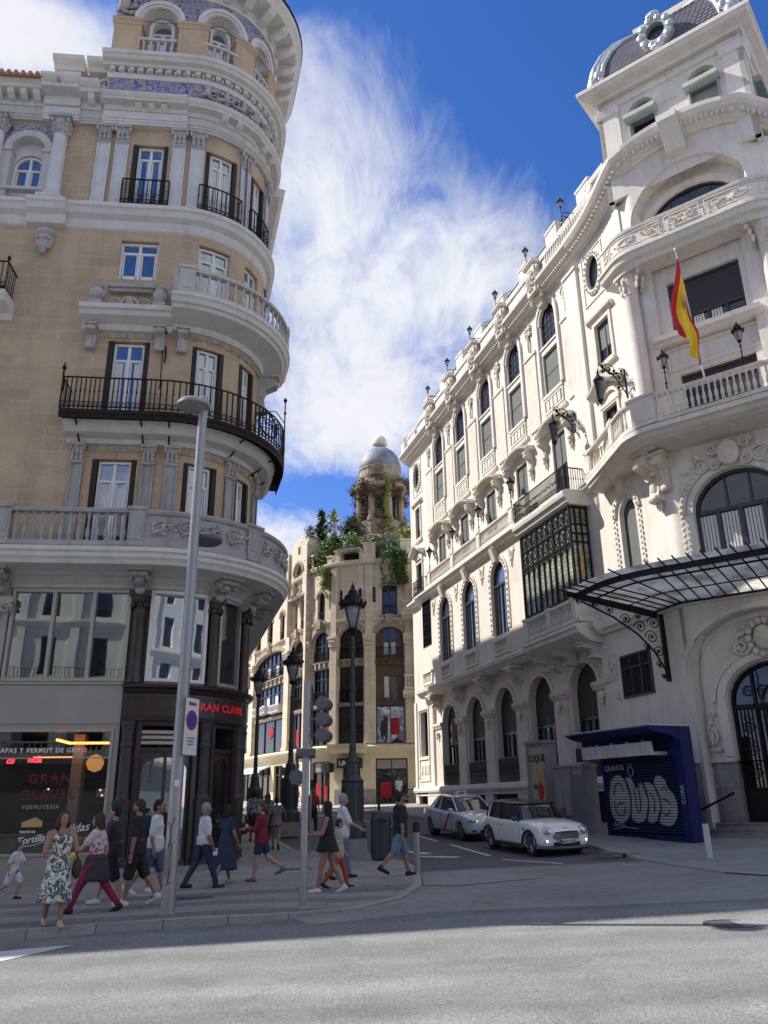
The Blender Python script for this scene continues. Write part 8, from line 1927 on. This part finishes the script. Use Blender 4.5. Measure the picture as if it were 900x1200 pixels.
for s_ in (-1,1):
    m=MB();m.ellW((2.0,s_*.62,.68),.16,.17,.075,14,8,Matrix.Rotation(-s_*.5,3,'Z'));h=obj('headlight',m,M['headlight'],tx,smooth=True);m=MB();m.ellW((2.1,s_*.56,.68),.05,.05,.04,10,6);obj('bulb',m,M['bulb'],h)
    m=MB();m.ellW((.88,s_*.93,.98),.07,.1,.07,12,8);m.tubeW([(.86,s_*.76,.93),(.88,s_*.87,.95)],.02,6);obj('wing_mirror',m,M['taxi white'],tx,smooth=True)
    m=MB()
    for xx in (.82,-.22,-1.12):m.tubeW([(xx,s_*.868,.28),(xx,s_*.868,.6),(xx-.02,s_*.855,.92)],.005,4)
    m.tubeW([(.82,s_*.868,.28),(-1.0,s_*.868,.28)],.005,4);obj('door_seam',m,M['graffiti black'],tx)
    for xx in (-.02,-1.0):m=MB();m.tubeW([(xx-.16,s_*.866,.80),(xx,s_*.866,.80)],.014,6);obj('door_handle',m,M['taxi white'],tx)
    m=MB();ids=[m.W(x_,s_*.874,z_) for x_,z_ in ((-.02,.30),(.12,.30),(.70,.88),(.56,.88))];m.F(*ids);obj('door_stripe',m,M['taxi red'],tx)
    m=MB();m.ellW((2.12,s_*.60,.36),.05,.14,.045,12,6);obj('fog_lamp',m,M['car black'],tx)
X_=fx('taxi',0,.6);m=MB();m.boxW((X_-.01,0,.60),.05,.62,.13);m.boxW((fx('taxi',.3,.34)-.0,0,.34),.05,.9,.12);obj('grille',m,M['car black'],tx)
m=MB()
for k in range(5):m.boxW((2.175,0,.56+k*.022),.01,.58,.005)
m.tubeW([(2.165,-.33,.545),(2.165,-.28,.665),(2.18,0,.675),(2.165,.28,.665),(2.165,.33,.545),(2.19,0,.535),(2.165,-.33,.545)],.009,5);m.boxW((2.19,.02,.64),.02,.07,.02);m.boxW((2.19,-.02,.615),.02,.07,.02);m.boxW((2.19,.02,.59),.02,.07,.02);obj('emblem',m,M['chrome'],tx);plate(tx,2.215,.45,'1908 DYS')
m=MB();m.boxW((-.25,0,1.50),.16,.42,.12);m.boxW((-.25,0,1.445),.22,.5,.03);s=obj('taxi_sign',m,M['plate white'],tx);P_=Path((-.165,0),0,[('l',1)],0);m=MB(P_);text_mb(m,'TAXI',0,.004,1.465,.1,.004,bold=.003);obj('lettering',m,M['graffiti black'],s)
m=MB();m.tubeW([(1.05,-.5,.93),(.8,-.2,1.05),(.8,.2,1.06)],.008,4);obj('wiper',m,M['graffiti black'],tx)
tx.location=(2.78,31.2,gz(2.78,31.2));tx.rotation_euler=(R(1.2),R(2.2),R(-70));BASE[tx.name]=tx.location.copy()
# parked bicycles and a motorcycle far off
def bicycle(x,y,rz,label,c):
    t=thing('bicycle',label,'bicycle',(x,y,gz(x,y)+.12),rz,'bicycles');BASE[t.name]=Vector((0,0,0))
    for dx in (-.5,.5):
        m=MB();m.tubeW([(dx+.33*math.cos(a),0,.34+.33*math.sin(a)) for a in [2*PI*i/20 for i in range(21)]],.016,5)
        for k in range(8):a=PI*k/8;m.tubeW([(dx-.32*math.cos(a),0,.34-.32*math.sin(a)),(dx+.32*math.cos(a),0,.34+.32*math.sin(a))],.004,3)
        obj('wheel',m,M['rubber'],t)
    m=MB()
    for a,b in (((-.5,.34),(-.15,.3)),((-.15,.3),(-.25,.85)),((-.25,.72),(.36,.78)),((-.15,.3),(.38,.7)),((.5,.34),(.36,.95)),((-.5,.34),(-.22,.75))):m.tubeW([(a[0],0,a[1]),(b[0],0,b[1])],.018,6)
    obj('frame',m,M[c],t);m=MB();m.tubeW([(.42,-.26,1.0),(.34,-.1,.98),(.34,.1,.98),(.42,.26,1.0)],.014,5);obj('handlebar',m,M['graffiti black'],t);m=MB();m.ellW((-.27,0,.88),.14,.07,.035,8,5);obj('saddle',m,M['graffiti black'],t)
    return t
bicycle(-6.9,45.5,.3,'white bicycle parked near the far end of the left pavement','plastic white');bicycle(1.55,53.6,.2,'bicycle parked beside the far shop window, at the edge of the cream building','steel pole')
bicycle(-6.35,57.5,.15,'bicycle ridden past the far shops by a cyclist','steel pole')
# ------------------------------------------------------------------ people
for n,c in {'skin light':(.42,.25,.18),'skin tan':(.30,.165,.11),'hair black':(.012,.010,.010),'hair brown':(.045,.025,.016),'hair grey':(.28,.27,.26),'hair auburn':(.09,.045,.025),'cloth black':(.014,.014,.016),'cloth charcoal':(.035,.037,.042),'cloth white':(.62,.62,.61),'cloth navy':(.018,.035,.075),'cloth denim':(.06,.10,.17),'cloth light denim':(.13,.20,.29),'cloth red':(.17,.012,.025),'cloth wine':(.22,.018,.04),'cloth orange':(.40,.08,.025),'cloth grey':(.16,.155,.15),'cloth beige':(.42,.37,.29),'cloth pink':(.45,.04,.12),'leather brown':(.07,.03,.02),'shoe white':(.6,.6,.58),'shoe black':(.015,.015,.016),'sandal':(.45,.38,.25),'lip':(.25,.08,.07),'yellow band':(.6,.6,.04)}.items():mat(n,c,.8 if 'skin' not in n else .5,.14,9,.12 if 'cloth' not in n else .9,60 if 'cloth' not in n else 9)
def pattern(name,c1,c2,sc,th,dist=1.5):
    m=mat(name,c1,.85,0,1,0);nt=m.node_tree;b=nt.nodes['Principled BSDF'];L=nt.links.new;tc=N(nt,'ShaderNodeTexCoord');n=N(nt,'ShaderNodeTexNoise');n.inputs['Scale'].default_value=sc;n.inputs['Detail'].default_value=3;n.inputs['Distortion'].default_value=dist;L(tc.outputs['Object'],n.inputs['Vector'])
    r=N(nt,'ShaderNodeValToRGB');r.color_ramp.elements[0].position=th;r.color_ramp.elements[0].color=(*c2,1);r.color_ramp.elements[1].position=th+.04;r.color_ramp.elements[1].color=(*c1,1);L(n.outputs[0],r.inputs[0]);L(r.outputs[0],b.inputs['Base Color'])
pattern('cloth botanical',(.60,.61,.55),(.07,.10,.10),8,.48,2.2);pattern('cloth floral',(.62,.56,.56),(.4,.05,.12),13,.40);pattern('cloth shirt print',(.30,.34,.38),(.05,.07,.11),11,.5);pattern('cloth football',(.62,.62,.64),(.08,.08,.3),9,.36,.3)
def cap(mb,a,b,ra,rb,n=10):
    a=Vector(a);b=Vector(b);d=(b-a);l=d.length;d=d.normalized() if l>1e-6 else Vector((0,0,1))
    ps,rs=[],[]
    for k in range(4):q=math.cos(PI/2*k/3.5);ps.append(a-d*ra*q*.98);rs.append(ra*math.sqrt(max(.02,1-q*q)))
    for k in range(3,-1,-1):q=math.cos(PI/2*k/3.5);ps.append(b+d*rb*q*.98);rs.append(rb*math.sqrt(max(.02,1-q*q)))
    mb.tubeW(ps,rs,n)
def remesh(o,v,it=3):
    ev_mods(o,[('REMESH',{'mode':'VOXEL','voxel_size':v,'use_smooth_shade':True}),('SMOOTH',{'iterations':it,'factor':.5})])
    o.data.polygons.foreach_set('use_smooth',[True]*len(o.data.polygons));return o
def person(label,x,y,H,az,legs=((0,0),(0,0)),arms=((0,10),(0,10)),top=None,sleeve=.45,bottom=None,blen=1.0,skirt=None,hair=('hair black','short'),skin='skin tan',shoe='shoe white',far=False,lean=0.0,head=0.0,build=1.0,z=None,hem=.50,group='people on the pavement',shoe_h=.05,spread=(8,8),extra=None):
    """legs: (thigh angle, knee flexion) left/right; arms: (shoulder angle forward, elbow flexion); degrees"""
    z=st(x,y) if z is None else z;t=thing('person',label,'person',(x,y,z),R(90-az),group);BASE[t.name]=Vector((0,0,0))
    vx=.022 if far else .0105;B=build;J={};m=MB()
    TL,SL_=.245*H,.235*H;pz=0
    hipz=.525*H;ft=[]
    for s_,(th,kn) in zip((1,-1),legs):
        hp=Vector((0,s_*.052*H,hipz));a=R(th);k=hp+Vector((math.sin(a),0,-math.cos(a)))*TL;b=R(th-kn);an=k+Vector((math.sin(b),s_*.0,-math.cos(b)))*SL_;J['hip',s_],J['kn',s_],J['an',s_]=hp,k,an;ft.append(an.z-.042*H)
    d=min(ft)
    for s_ in (1,-1):
        for q in ('hip','kn','an'):J[q,s_]=J[q,s_]-Vector((0,0,d))
    P0=Vector((0,0,hipz-d));ln=R(lean);U=Vector((math.sin(ln),0,math.cos(ln)))
    W_=P0+U*.085*H;C_=P0+U*.20*H;SH=P0+U*.285*H;NK=P0+U*.335*H;HD=P0+U*.405*H+Vector((.012*H,0,0))
    sw=.105*H*B
    def torso(m,g,up=0.0):
        for s_ in (1,-1):
            cap(m,P0+Vector((0,s_*.035*H,-.01*H+up)),W_+Vector((0,s_*.028*H,0)),.068*H*B**.7+g,.058*H*B+g);cap(m,W_+Vector((0,s_*.028*H,0)),C_+Vector((.005*H,s_*.045*H,0)),.058*H*B+g,.062*H*B+g)
            cap(m,C_+Vector((0,s_*.045*H,0)),SH+Vector((0,s_*sw*.72,-.0*H)),.06*H*B+g,.038*H+g)
    torso(m,0);cap(m,SH+U*.0,NK+U*.02*H,.036*H,.030*H)
    hr=Matrix.Rotation(R(head),3,'Z')
    def hp_(v):return HD+hr@(Vector(v)*H)
    m.ellW(hp_((0,0,.008)),.058*H,.046*H,.064*H,14,10);cap(m,hp_((.022,0,-.028)),hp_((.028,0,-.04)),.032*H,.024*H);cap(m,hp_((.052,0,.0)),hp_((.064,0,-.014)),.006*H,.010*H)
    for s_ in (1,-1):m.ellW(hp_((-.002,s_*.047,-.004)),.011*H,.006*H,.017*H,6,5)
    for s_ in (1,-1):
        hp,k,an=J['hip',s_],J['kn',s_],J['an',s_];cap(m,hp+Vector((-.0,0,.0)),k,.056*H*B**.6,.036*H);mid=k.lerp(an,.32)+Vector((-.008*H,0,0));cap(m,k,mid,.033*H,.035*H);cap(m,mid,an,.034*H,.019*H)
        tip=an+Vector((.085*H,s_*.008*H,-.026*H));dirz=0 if an.z<.06*H else -.05*H;cap(m,an+Vector((-.018*H,0,-.024*H)),tip+Vector((0,0,dirz)),.02*H,.016*H)
        J['toe',s_]=tip+Vector((0,0,dirz))
    for s_,(sa,el),sp in zip((1,-1),arms,spread):
        sh=SH+Vector((0,s_*sw*1.0,-.006*H));a=R(sa);o_=R(sp);dv=Vector((math.sin(a)*math.cos(o_),s_*math.sin(o_),-math.cos(a)*math.cos(o_)));e=sh+dv*.168*H;b=R(sa+el);inn=-s_*.25*math.sin(R(min(el,90)));dv2=Vector((math.sin(b),inn+s_*math.sin(o_)*.4,-math.cos(b))).normalized();w=e+dv2*.145*H
        cap(m,sh,e,.033*H*B**.5,.025*H);cap(m,e,e.lerp(w,.35),.025*H,.024*H);cap(m,e.lerp(w,.35),w,.024*H,.0155*H);J['sh',s_],J['el',s_],J['wr',s_]=sh,e,w
        pl=w+dv2*.042*H;lat=dv2.cross(Vector((0,s_,0)));lat=lat.normalized() if lat.length>.1 else Vector((1,0,0));J['hand',s_]=pl+dv2*.02*H
        cap(m,w,pl,.015*H,.019*H)
        if not far:
            nn=dv2.cross(lat).normalized()
            for k_,(of,l_) in enumerate(((-.0135,.040),(-.0045,.046),(.0045,.043),(.0135,.034))):
                f0=pl+lat*of*H+dv2*.008*H;f1=f0+dv2*l_*.55*H+nn*.004*H;f2=f1+dv2*l_*.35*H+nn*(-s_)*.012*H;cap(m,f0,f1,.0062*H,.0056*H,7);cap(m,f1,f2,.0056*H,.0046*H,7)
            cap(m,w+lat*.012*H+dv2*.012*H,w+lat*.028*H+dv2*.04*H,.0065*H,.0052*H,7)
    body=obj('body',m,M[skin],t);remesh(body,vx)
    if not far:
        for s_ in (1,-1):
            e=MB();e.ellW(hp_((.050,s_*.017,.010)),.006*H,.008*H,.0045*H,8,5);obj('eye',e,M['hair black'],body)
            e=MB();e.tubeW([hp_((.052,s_*.008,.022)),hp_((.050,s_*.026,.024))],.002*H,4);obj('eyebrow',e,M[hair[0]],body)
        e=MB();e.ellW(hp_((.052,0,-.032)),.005*H,.013*H,.003*H,8,5);obj('mouth',e,M['lip'],body)
    hm=MB();hs=hair[1]
    hm.ellW(hp_((-.010,0,.022)),.060*H,.052*H,.060*H,12,9);hm.ellW(hp_((-.026,0,-.004)),.042*H,.048*H,.052*H,10,8)
    if hs in('long','mid'):
        l_=.15 if hs=='long' else .07
        for s_ in (1,-1,0):cap(hm,hp_((-.022,s_*.036,.0)),hp_((-.045,s_*.042,-l_)),.030*H,.024*H)
        for s_ in (1,-1):cap(hm,hp_((.015,s_*.044,.02)),hp_((.005,s_*.05,-l_*.75)),.014*H,.014*H)
    if hs=='tail':cap(hm,hp_((-.06,0,.03)),hp_((-.09,0,-.07)),.02*H,.014*H)
    if hs=='bun':hm.ellW(hp_((-.05,0,.05)),.03*H,.03*H,.03*H)
    ho=obj('hair',hm,M[hair[0]],t);remesh(ho,max(vx,.012),2)
    if hs=='beard' and not far:
        e=MB();cap(e,hp_((.03,0,-.04)),hp_((.036,0,-.048)),.028*H,.02*H);b_=obj('beard',e,M[hair[0]],t);remesh(b_,.012,2)
    # cloth
    if top:
        c=MB();torso(c,.011,.04*H)
        cap(c,SH,SH+U*.012*H,.045*H,.04*H)
        if hem<.5:
            for s_ in (1,-1):cap(c,P0+Vector((0,s_*.033*H,.06*H)),P0+Vector((.0,s_*.036*H,.062*H-(.5-hem)*H)),.087*H,.088*H)
        if sleeve>0:
            for s_ in (1,-1):
                a,e,w=J['sh',s_],J['el',s_],J['wr',s_]
                if sleeve<=.5:cap(c,a,a.lerp(e,sleeve*2*.9),.043*H,.037*H)
                else:cap(c,a,e,.043*H,.034*H);cap(c,e,e.lerp(w,(sleeve-.5)*2),.034*H,.027*H)
        o=obj('shirt' if sleeve<.6 else 'jacket',c,M[top],t);remesh(o,max(vx,.013),3)
    if bottom:
        c=MB()
        for s_ in (1,-1):
            hp,k,an=J['hip',s_],J['kn',s_],J['an',s_];cap(c,P0+Vector((0,s_*.035*H,0)),P0+U*.055*H+Vector((0,s_*.028*H,0)),.082*H,.074*H)
            if blen<=.5:cap(c,hp,hp.lerp(k,blen*2),.071*H,.058*H)
            else:cap(c,hp,k,.069*H,.047*H);cap(c,k,k.lerp(an,(blen-.5)*2*.93),.046*H,.036*H if blen<.95 else .033*H)
        o=obj('trousers' if blen>.6 else 'shorts',c,M[bottom],t);remesh(o,max(vx,.013),3)
    if skirt:
        mt,z1,fl,wv=skirt;c=MB();rs=[];top_z=(W_.z+.03*H);n=40
        kc=(J['kn',1]+J['kn',-1])/2;ac=(J['an',1]+J['an',-1])/2
        for i in range(15):
            u=i/14;zz=top_z+(z1*H-top_z)*u;cx=0 if zz>kc.z else 0
            cx=W_.x*(1-u)+(kc.x*.8)*min(1,u*1.4);w0=.075*H*(1-u)+u*(.095*H+fl);w0=max(w0,.096*H if .12<u else 0)
            sx=abs(J['kn',1].x-J['kn',-1].x)*.42*u
            rs.append([c.W(cx+math.cos(2*PI*j/n)*(w0*.82+sx)*(1+wv*u*math.sin(6*2*PI*j/n+i*.15)),math.sin(2*PI*j/n)*w0*1.12*(1+wv*u*math.sin(7*2*PI*j/n)),zz+.006*u*math.sin(5*2*PI*j/n)) for j in range(n)])
        c.rings(rs,True,False);o=obj('skirt',c,M[mt],t,smooth=True);ev_mods(o,[('SOLIDIFY',{'thickness':.008})])
    if shoe:
        for s_ in (1,-1):
            c=MB();an,tp=J['an',s_],J['toe',s_];cap(c,an+Vector((-.022*H,0,-.020*H)),tp,.029*H,.023*H);cap(c,an+Vector((-.005*H,0,-.02*H)),an+Vector((0,0,.0)+(0,0,shoe_h*H-.05*H) if False else (0,0,0)),.028*H,.027*H);o=obj('shoe',c,M[shoe],t);remesh(o,max(vx,.012),2)
            if not far and shoe=='shoe white':
                q=MB();q.tubeW([an+Vector((.01*H,-.012*H,.004*H)),an+Vector((.05*H,0,-.005*H))],.003,4);obj('laces',q,M['cloth grey'],o)
    if extra:extra(t,J,H,P0,W_,C_,SH,U,hp_)
    # share the local joints in the world for carried things
    Rm=Matrix.Rotation(R(90-az),3,'Z');return lambda k,dx=0,dy=0,dz=0:Vector((x,y,z))+Rm@(Vector(J[k] if isinstance(k,tuple) else {'P':P0,'C':C_,'S':SH}[k])+Vector((dx,dy,dz))),t
def carried(name,label,cat,mb,m,v=None):
    c=sum((Vector(q) for q in mb.v),Vector())/len(mb.v);o=obj(name,mb,M[m],label=label,cat=cat,base=tuple(c))
    if v:remesh(o,v,2)
    return o
E_=90
# woman in the patterned dress
def ex(t,J,H,P0,W_,C_,SH,U,hp_):
    c=MB()
    for s_ in (1,-1):
        cap(c,W_+Vector((.0,s_*.028*H,-.02)),C_+Vector((.012,s_*.04*H,.02)),.068*H,.066*H);c.tubeW([C_+Vector((.07*H,s_*.05*H,.03)),SH+Vector((.02*H,s_*.07*H,.035)),C_+Vector((-.07*H,s_*.05*H,.05))],.016,6)
    o=obj('bodice',c,M['cloth botanical'],t);remesh(o,.013,3)
w1,_=person('woman in white and green botanical midi dress and flat sandals standing nearest the kerb',-4.95,13.1,1.60,150,((12,4),(-14,2)),((18,78),(18,78)),None,0,None,1,('cloth botanical',.21,.06,.05),('hair brown','mid'),'skin tan','sandal',head=10,extra=ex,spread=(14,14))
b=MB();c=w1('P',-.02,.27,-.05);b.ellW(c,.07,.09,.15,12,8);b.tubeW([c+Vector((0,0,.15)),w1('C',-.1,.12,.1),w1('S',-.02,.13,.03)],.014,6);carried('shoulder_bag','dark brown leather shoulder bag hanging behind the woman in the botanical dress','bag',b,'leather brown')
# boy in football kit
person('small boy in white football shirt and shorts running at the far left',-7.55,17.6,1.12,95,((35,50),(-18,35)),((30,40),(-25,30)),'cloth football',.45,'cloth football',.42,None,('hair brown','short'),'skin light','shoe black',lean=8)
# woman with red trousers
def ex(t,J,H,P0,W_,C_,SH,U,hp_):
    c=MB()
    for i in range(13):
        a=PI*(.35+1.3*i/12);cap(c,P0+Vector((math.cos(a)*.09*H,math.sin(a)*.085*H,.04*H)),P0+Vector((math.cos(a)*.12*H-.03,math.sin(a)*.1*H,-.16*H)),.030*H,.024*H)
    cap(c,P0+Vector((.09*H,0,.04*H)),P0+Vector((.12*H,.02,-.08*H)),.02*H,.016*H);o=obj('tied_jacket',c,M['cloth charcoal'],t);remesh(o,.014,3)
    c=MB();w=J['wr',1];e=J['el',1];cap(c,w.lerp(e,.12),w.lerp(e,.3),.026*H,.028*H);obj('wristband',c,M['yellow band'],t)
    c=MB();c.tubeW([SH+Vector((.05*H,.06*H,.01)),C_+Vector((.05*H,.075*H,-.02)),C_+Vector((-.05*H,.08*H,-.05)),SH+Vector((-.03*H,.06*H,.02))],.012,6);obj('strap',c,M['cloth black'],t)
person('woman in flowered top and wine red trousers, grey jacket tied at her waist',-4.92,14.65,1.62,-88,((30,8),(-26,14)),((38,12),(-20,30)),'cloth floral',.35,'cloth wine',1.0,None,('hair brown','mid'),'skin light','shoe black',extra=ex,spread=(10,8))
# two men in black
person('dark haired man in black t-shirt and dark shorts, left of the two men in black',-5.0,15.75,1.72,-86,((-16,8),(22,6)),((10,14),(-8,12)),'cloth charcoal',.45,'cloth black',.48,None,('hair black','short'),'skin light','shoe white',hem=.44)
def ex(t,J,H,P0,W_,C_,SH,U,hp_):
    for s_ in (1,-1):
        c=MB();an=J['an',s_];cap(c,an+Vector((.02*H,s_*.02*H,-.02*H)),an+Vector((.055*H,s_*.016*H,-.03*H)),.018*H,.012*H);obj('shoe_panel',c,M['cloth black'],t)
person('bearded man in black t-shirt and white trainers, right of the two men in black',-4.45,15.35,1.75,-84,((10,4),(-20,16)),((-6,12),(12,10)),'cloth black',.45,'cloth black',.48,None,('hair brown','beard'),'skin tan','shoe white',hem=.43,extra=ex)
# man with backpack and his companion
def ex(t,J,H,P0,W_,C_,SH,U,hp_):
    c=MB()
    for s_ in (1,-1):c.tubeW([SH+Vector((-.06*H,s_*.05*H,-.01)),SH+Vector((.0,s_*.06*H,.045*H)),C_+Vector((.068*H,s_*.06*H,.0)),W_+Vector((.03,s_*.07*H,.02)),W_+Vector((-.06*H,s_*.07*H,0))],.011,6)
    obj('backpack_strap',c,M['cloth black'],t)
w4,_=person('man in white t-shirt and denim shorts wearing a backpack, facing right',-4.5,16.75,1.76,88,((14,2),(-24,18)),((6,20),(-6,18)),'cloth white',.5,'cloth denim',.46,None,('hair black','short'),'skin tan','shoe white',hem=.44,extra=ex)
b=MB();b.ellW(w4('C',-.2,0,-.02),.13,.15,.24,12,9);b.ellW(w4('C',-.28,0,-.1),.07,.11,.12,10,8);o=carried('backpack','navy backpack on the back of the man in white t-shirt','backpack',b,'cloth navy',.014)
person('person in pink shorts and dark top half hidden behind the man with the backpack',-5.05,17.9,1.62,92,((-20,10),(16,4)),((5,10),(-5,10)),'cloth navy',.5,'cloth pink',.42,None,('hair black','tail'),'skin tan','shoe white')
# grey haired man and woman in blue dress
def ex(t,J,H,P0,W_,C_,SH,U,hp_):
    c=MB();w=J['wr',-1];c.tubeW([w+Vector((.0,-.0,0))+Vector((math.cos(a)*.026*H*.0,0,0)) for a in (0,1)],.01,4);c.ellW(w,.022*H,.022*H,.008*H,8,4);obj('watch',c,M['cloth black'],t)
w5,_=person('grey haired man in white polo shirt and navy trousers seen from behind',-3.83,18.0,1.70,62,((-22,6),(22,4)),((10,18),(4,24)),'cloth white',.5,'cloth navy',1.0,None,('hair grey','short'),'skin tan','shoe black',hem=.47,extra=ex,build=1.08)
b=MB();c=w5(('hand',-1));b.boxW(c+Vector((0,0,-.02)),.09,.008,.13,.3);carried('leaflet','small white folded paper in the hand of the grey haired man','paper',b,'plastic white')
person('woman in long blue dress walking beside the grey haired man',-3.55,18.95,1.62,40,((18,6),(-18,16)),((10,20),(10,20)),'cloth navy',.3,None,1,('cloth navy',.17,.07,.04),('hair black','mid'),'skin tan','sandal')
for o_ in bpy.data.objects:
    pass
# girl in red cardigan
def ex(t,J,H,P0,W_,C_,SH,U,hp_):
    c=MB()
    for s_ in (1,-1):cap(c,P0+Vector((-.02*H,s_*.05*H,.0)),P0+Vector((-.03*H,s_*.062*H,-.075*H)),.058*H,.05*H)
    o=obj('cardigan_hem',c,M['cloth red'],t);remesh(o,.013,3)
w6,_=person('girl in dark red cardigan and denim shorts walking left with a drink in her hand',-2.8,19.15,1.63,-80,((12,4),(-20,40)),((22,70),(18,82)),'cloth red',.92,'cloth navy',.3,None,('hair auburn','tail'),'skin light','cloth grey',hem=.42)
b=MB();c=w6(('hand',-1));b.latheW((c.x,c.y,c.z-.06),[(.028,0),(.035,.12),(.037,.125),(0,.125)],12);carried('paper_cup','small cup held by the girl in the red cardigan','cup',b,'plastic white')
# group walking away
person('woman in loose grey dress walking away beside the iron lamp post',-3.7,28.4,1.64,-8,((14,4),(-12,26)),((-14,14),(30,20)),'cloth grey',.45,None,1,('cloth grey',.46,.05,.03),('hair black','bun'),'skin tan','shoe black',spread=(20,24))
person('man in patterned shirt walking away in the far group',-5.0,32.0,1.78,-12,((16,4),(-14,10)),((-14,14),(14,14)),'cloth shirt print',.5,'cloth charcoal',.5,None,('hair black','short'),'skin tan','shoe black',True,build=1.12)
person('woman with long auburn hair and printed top walking away in the far group',-4.5,32.0,1.70,-10,((-14,8),(16,4)),((10,14),(-10,14)),'cloth shirt print',.5,'cloth black',1.0,None,('hair auburn','long'),'skin light','shoe black',True)
w7,_=person('person in pale shirt and dark trousers half hidden by the dark corner pillars',-5.55,31.2,1.75,-15,((14,4),(-12,8)),((10,14),(6,10)),'cloth light denim',.5,'cloth black',1.0,None,('hair black','short'),'skin tan','shoe black',True)
b=MB();c=w7(('hand',-1));b.ellW(c+Vector((.1,-.05,-.25)),.2,.1,.2,12,8);b.tubeW([c+Vector((.0,0,-.1)),c,c+Vector((.16,-.04,-.1))],.015,6);carried('tote_bag','brown striped tote bag carried near the corner pillars','bag',b,'leather brown')
person('person in dark red top behind the traffic light post',-3.0,34.2,1.72,150,((10,4),(-10,6)),((8,12),(-8,12)),'cloth wine',.5,'cloth black',1.0,None,('hair black','short'),'skin tan','shoe black',True)
# woman in black looking at her phone
def ex(t,J,H,P0,W_,C_,SH,U,hp_):
    c=MB();c.tubeW([SH+Vector((.02,-.05*H,.04)),C_+Vector((.07*H,.02*H,0)),P0+Vector((.06*H,.075*H,.02))],.006,5);obj('bag_strap',c,M['cloth black'],t)
w8,_=person('long haired woman in sleeveless black dress and white high-top trainers looking at her phone',-1.18,16.8,1.66,-86,((14,2),(-16,14)),((16,72),(16,78)),'cloth black',0,None,1,('cloth black',.435,.015,.02),('hair black','long'),'skin tan','shoe white',head=0,extra=ex)
b=MB();c=w8(('hand',-1),.05,.03,.02);b.boxW(c,.14,.07,.012,.1);carried('phone','dark mobile phone in the hand of the woman in black','phone',b,'graffiti black')
b=MB();c=w8('P',.06,.1,-.02);b.boxW(c,.06,.2,.16,.1);carried('handbag','small black handbag at the hip of the woman in black','bag',b,'cloth black',.012)
person('child in orange trousers and dark shoes hidden behind the woman in black',-1.0,17.5,1.32,85,((20,6),(-22,14)),((10,20),(-10,14)),'cloth beige',.5,'cloth orange',1.0,None,('hair brown','short'),'skin light','shoe black',hem=.42)
person('older man in white shirt reaching out behind the woman in black',-1.0,18.9,1.74,75,((14,4),(-16,14)),((30,35),(25,40)),'cloth white',.5,'cloth light denim',1.0,None,('hair grey','short'),'skin light','shoe black',hem=.44)
# man in black t-shirt on the corner
person('stocky man in black t-shirt and light denim shorts crossing at the kerb corner',.26,18.8,1.74,70,((18,6),(-24,24)),((2,14),(-10,12)),'cloth black',.5,'cloth light denim',.47,None,('hair black','short'),'skin tan','shoe black',hem=.43,build=1.22)
# far figures
person('cyclist in light clothes riding past the far shop fronts',-6.35,57.5,1.72,98,((55,70),(15,20)),((50,20),(50,20)),'cloth beige',.4,'cloth beige',.4,None,('hair black','short'),'skin tan','shoe white',True,lean=25,z=gz(-6.3,57.5)+.35)
person('woman in white and red standing at the far shop window',.75,56.4,1.68,200,((3,2),(-3,2)),((4,20),(4,20)),'cloth white',.45,'cloth white',1,None,('hair auburn','mid'),'skin light','shoe white',True,z=gz(.7,56.4)+.12)
person('person in dark red top entering the far shop',1.35,57.0,1.7,190,((8,2),(-8,2)),((4,20),(4,20)),'cloth wine',.45,'cloth black',1,None,('hair black','short'),'skin light','shoe black',True,z=gz(1.4,57)+.12)
# ------------------------------------------------------------------ render settings
SC.render.engine='CYCLES'
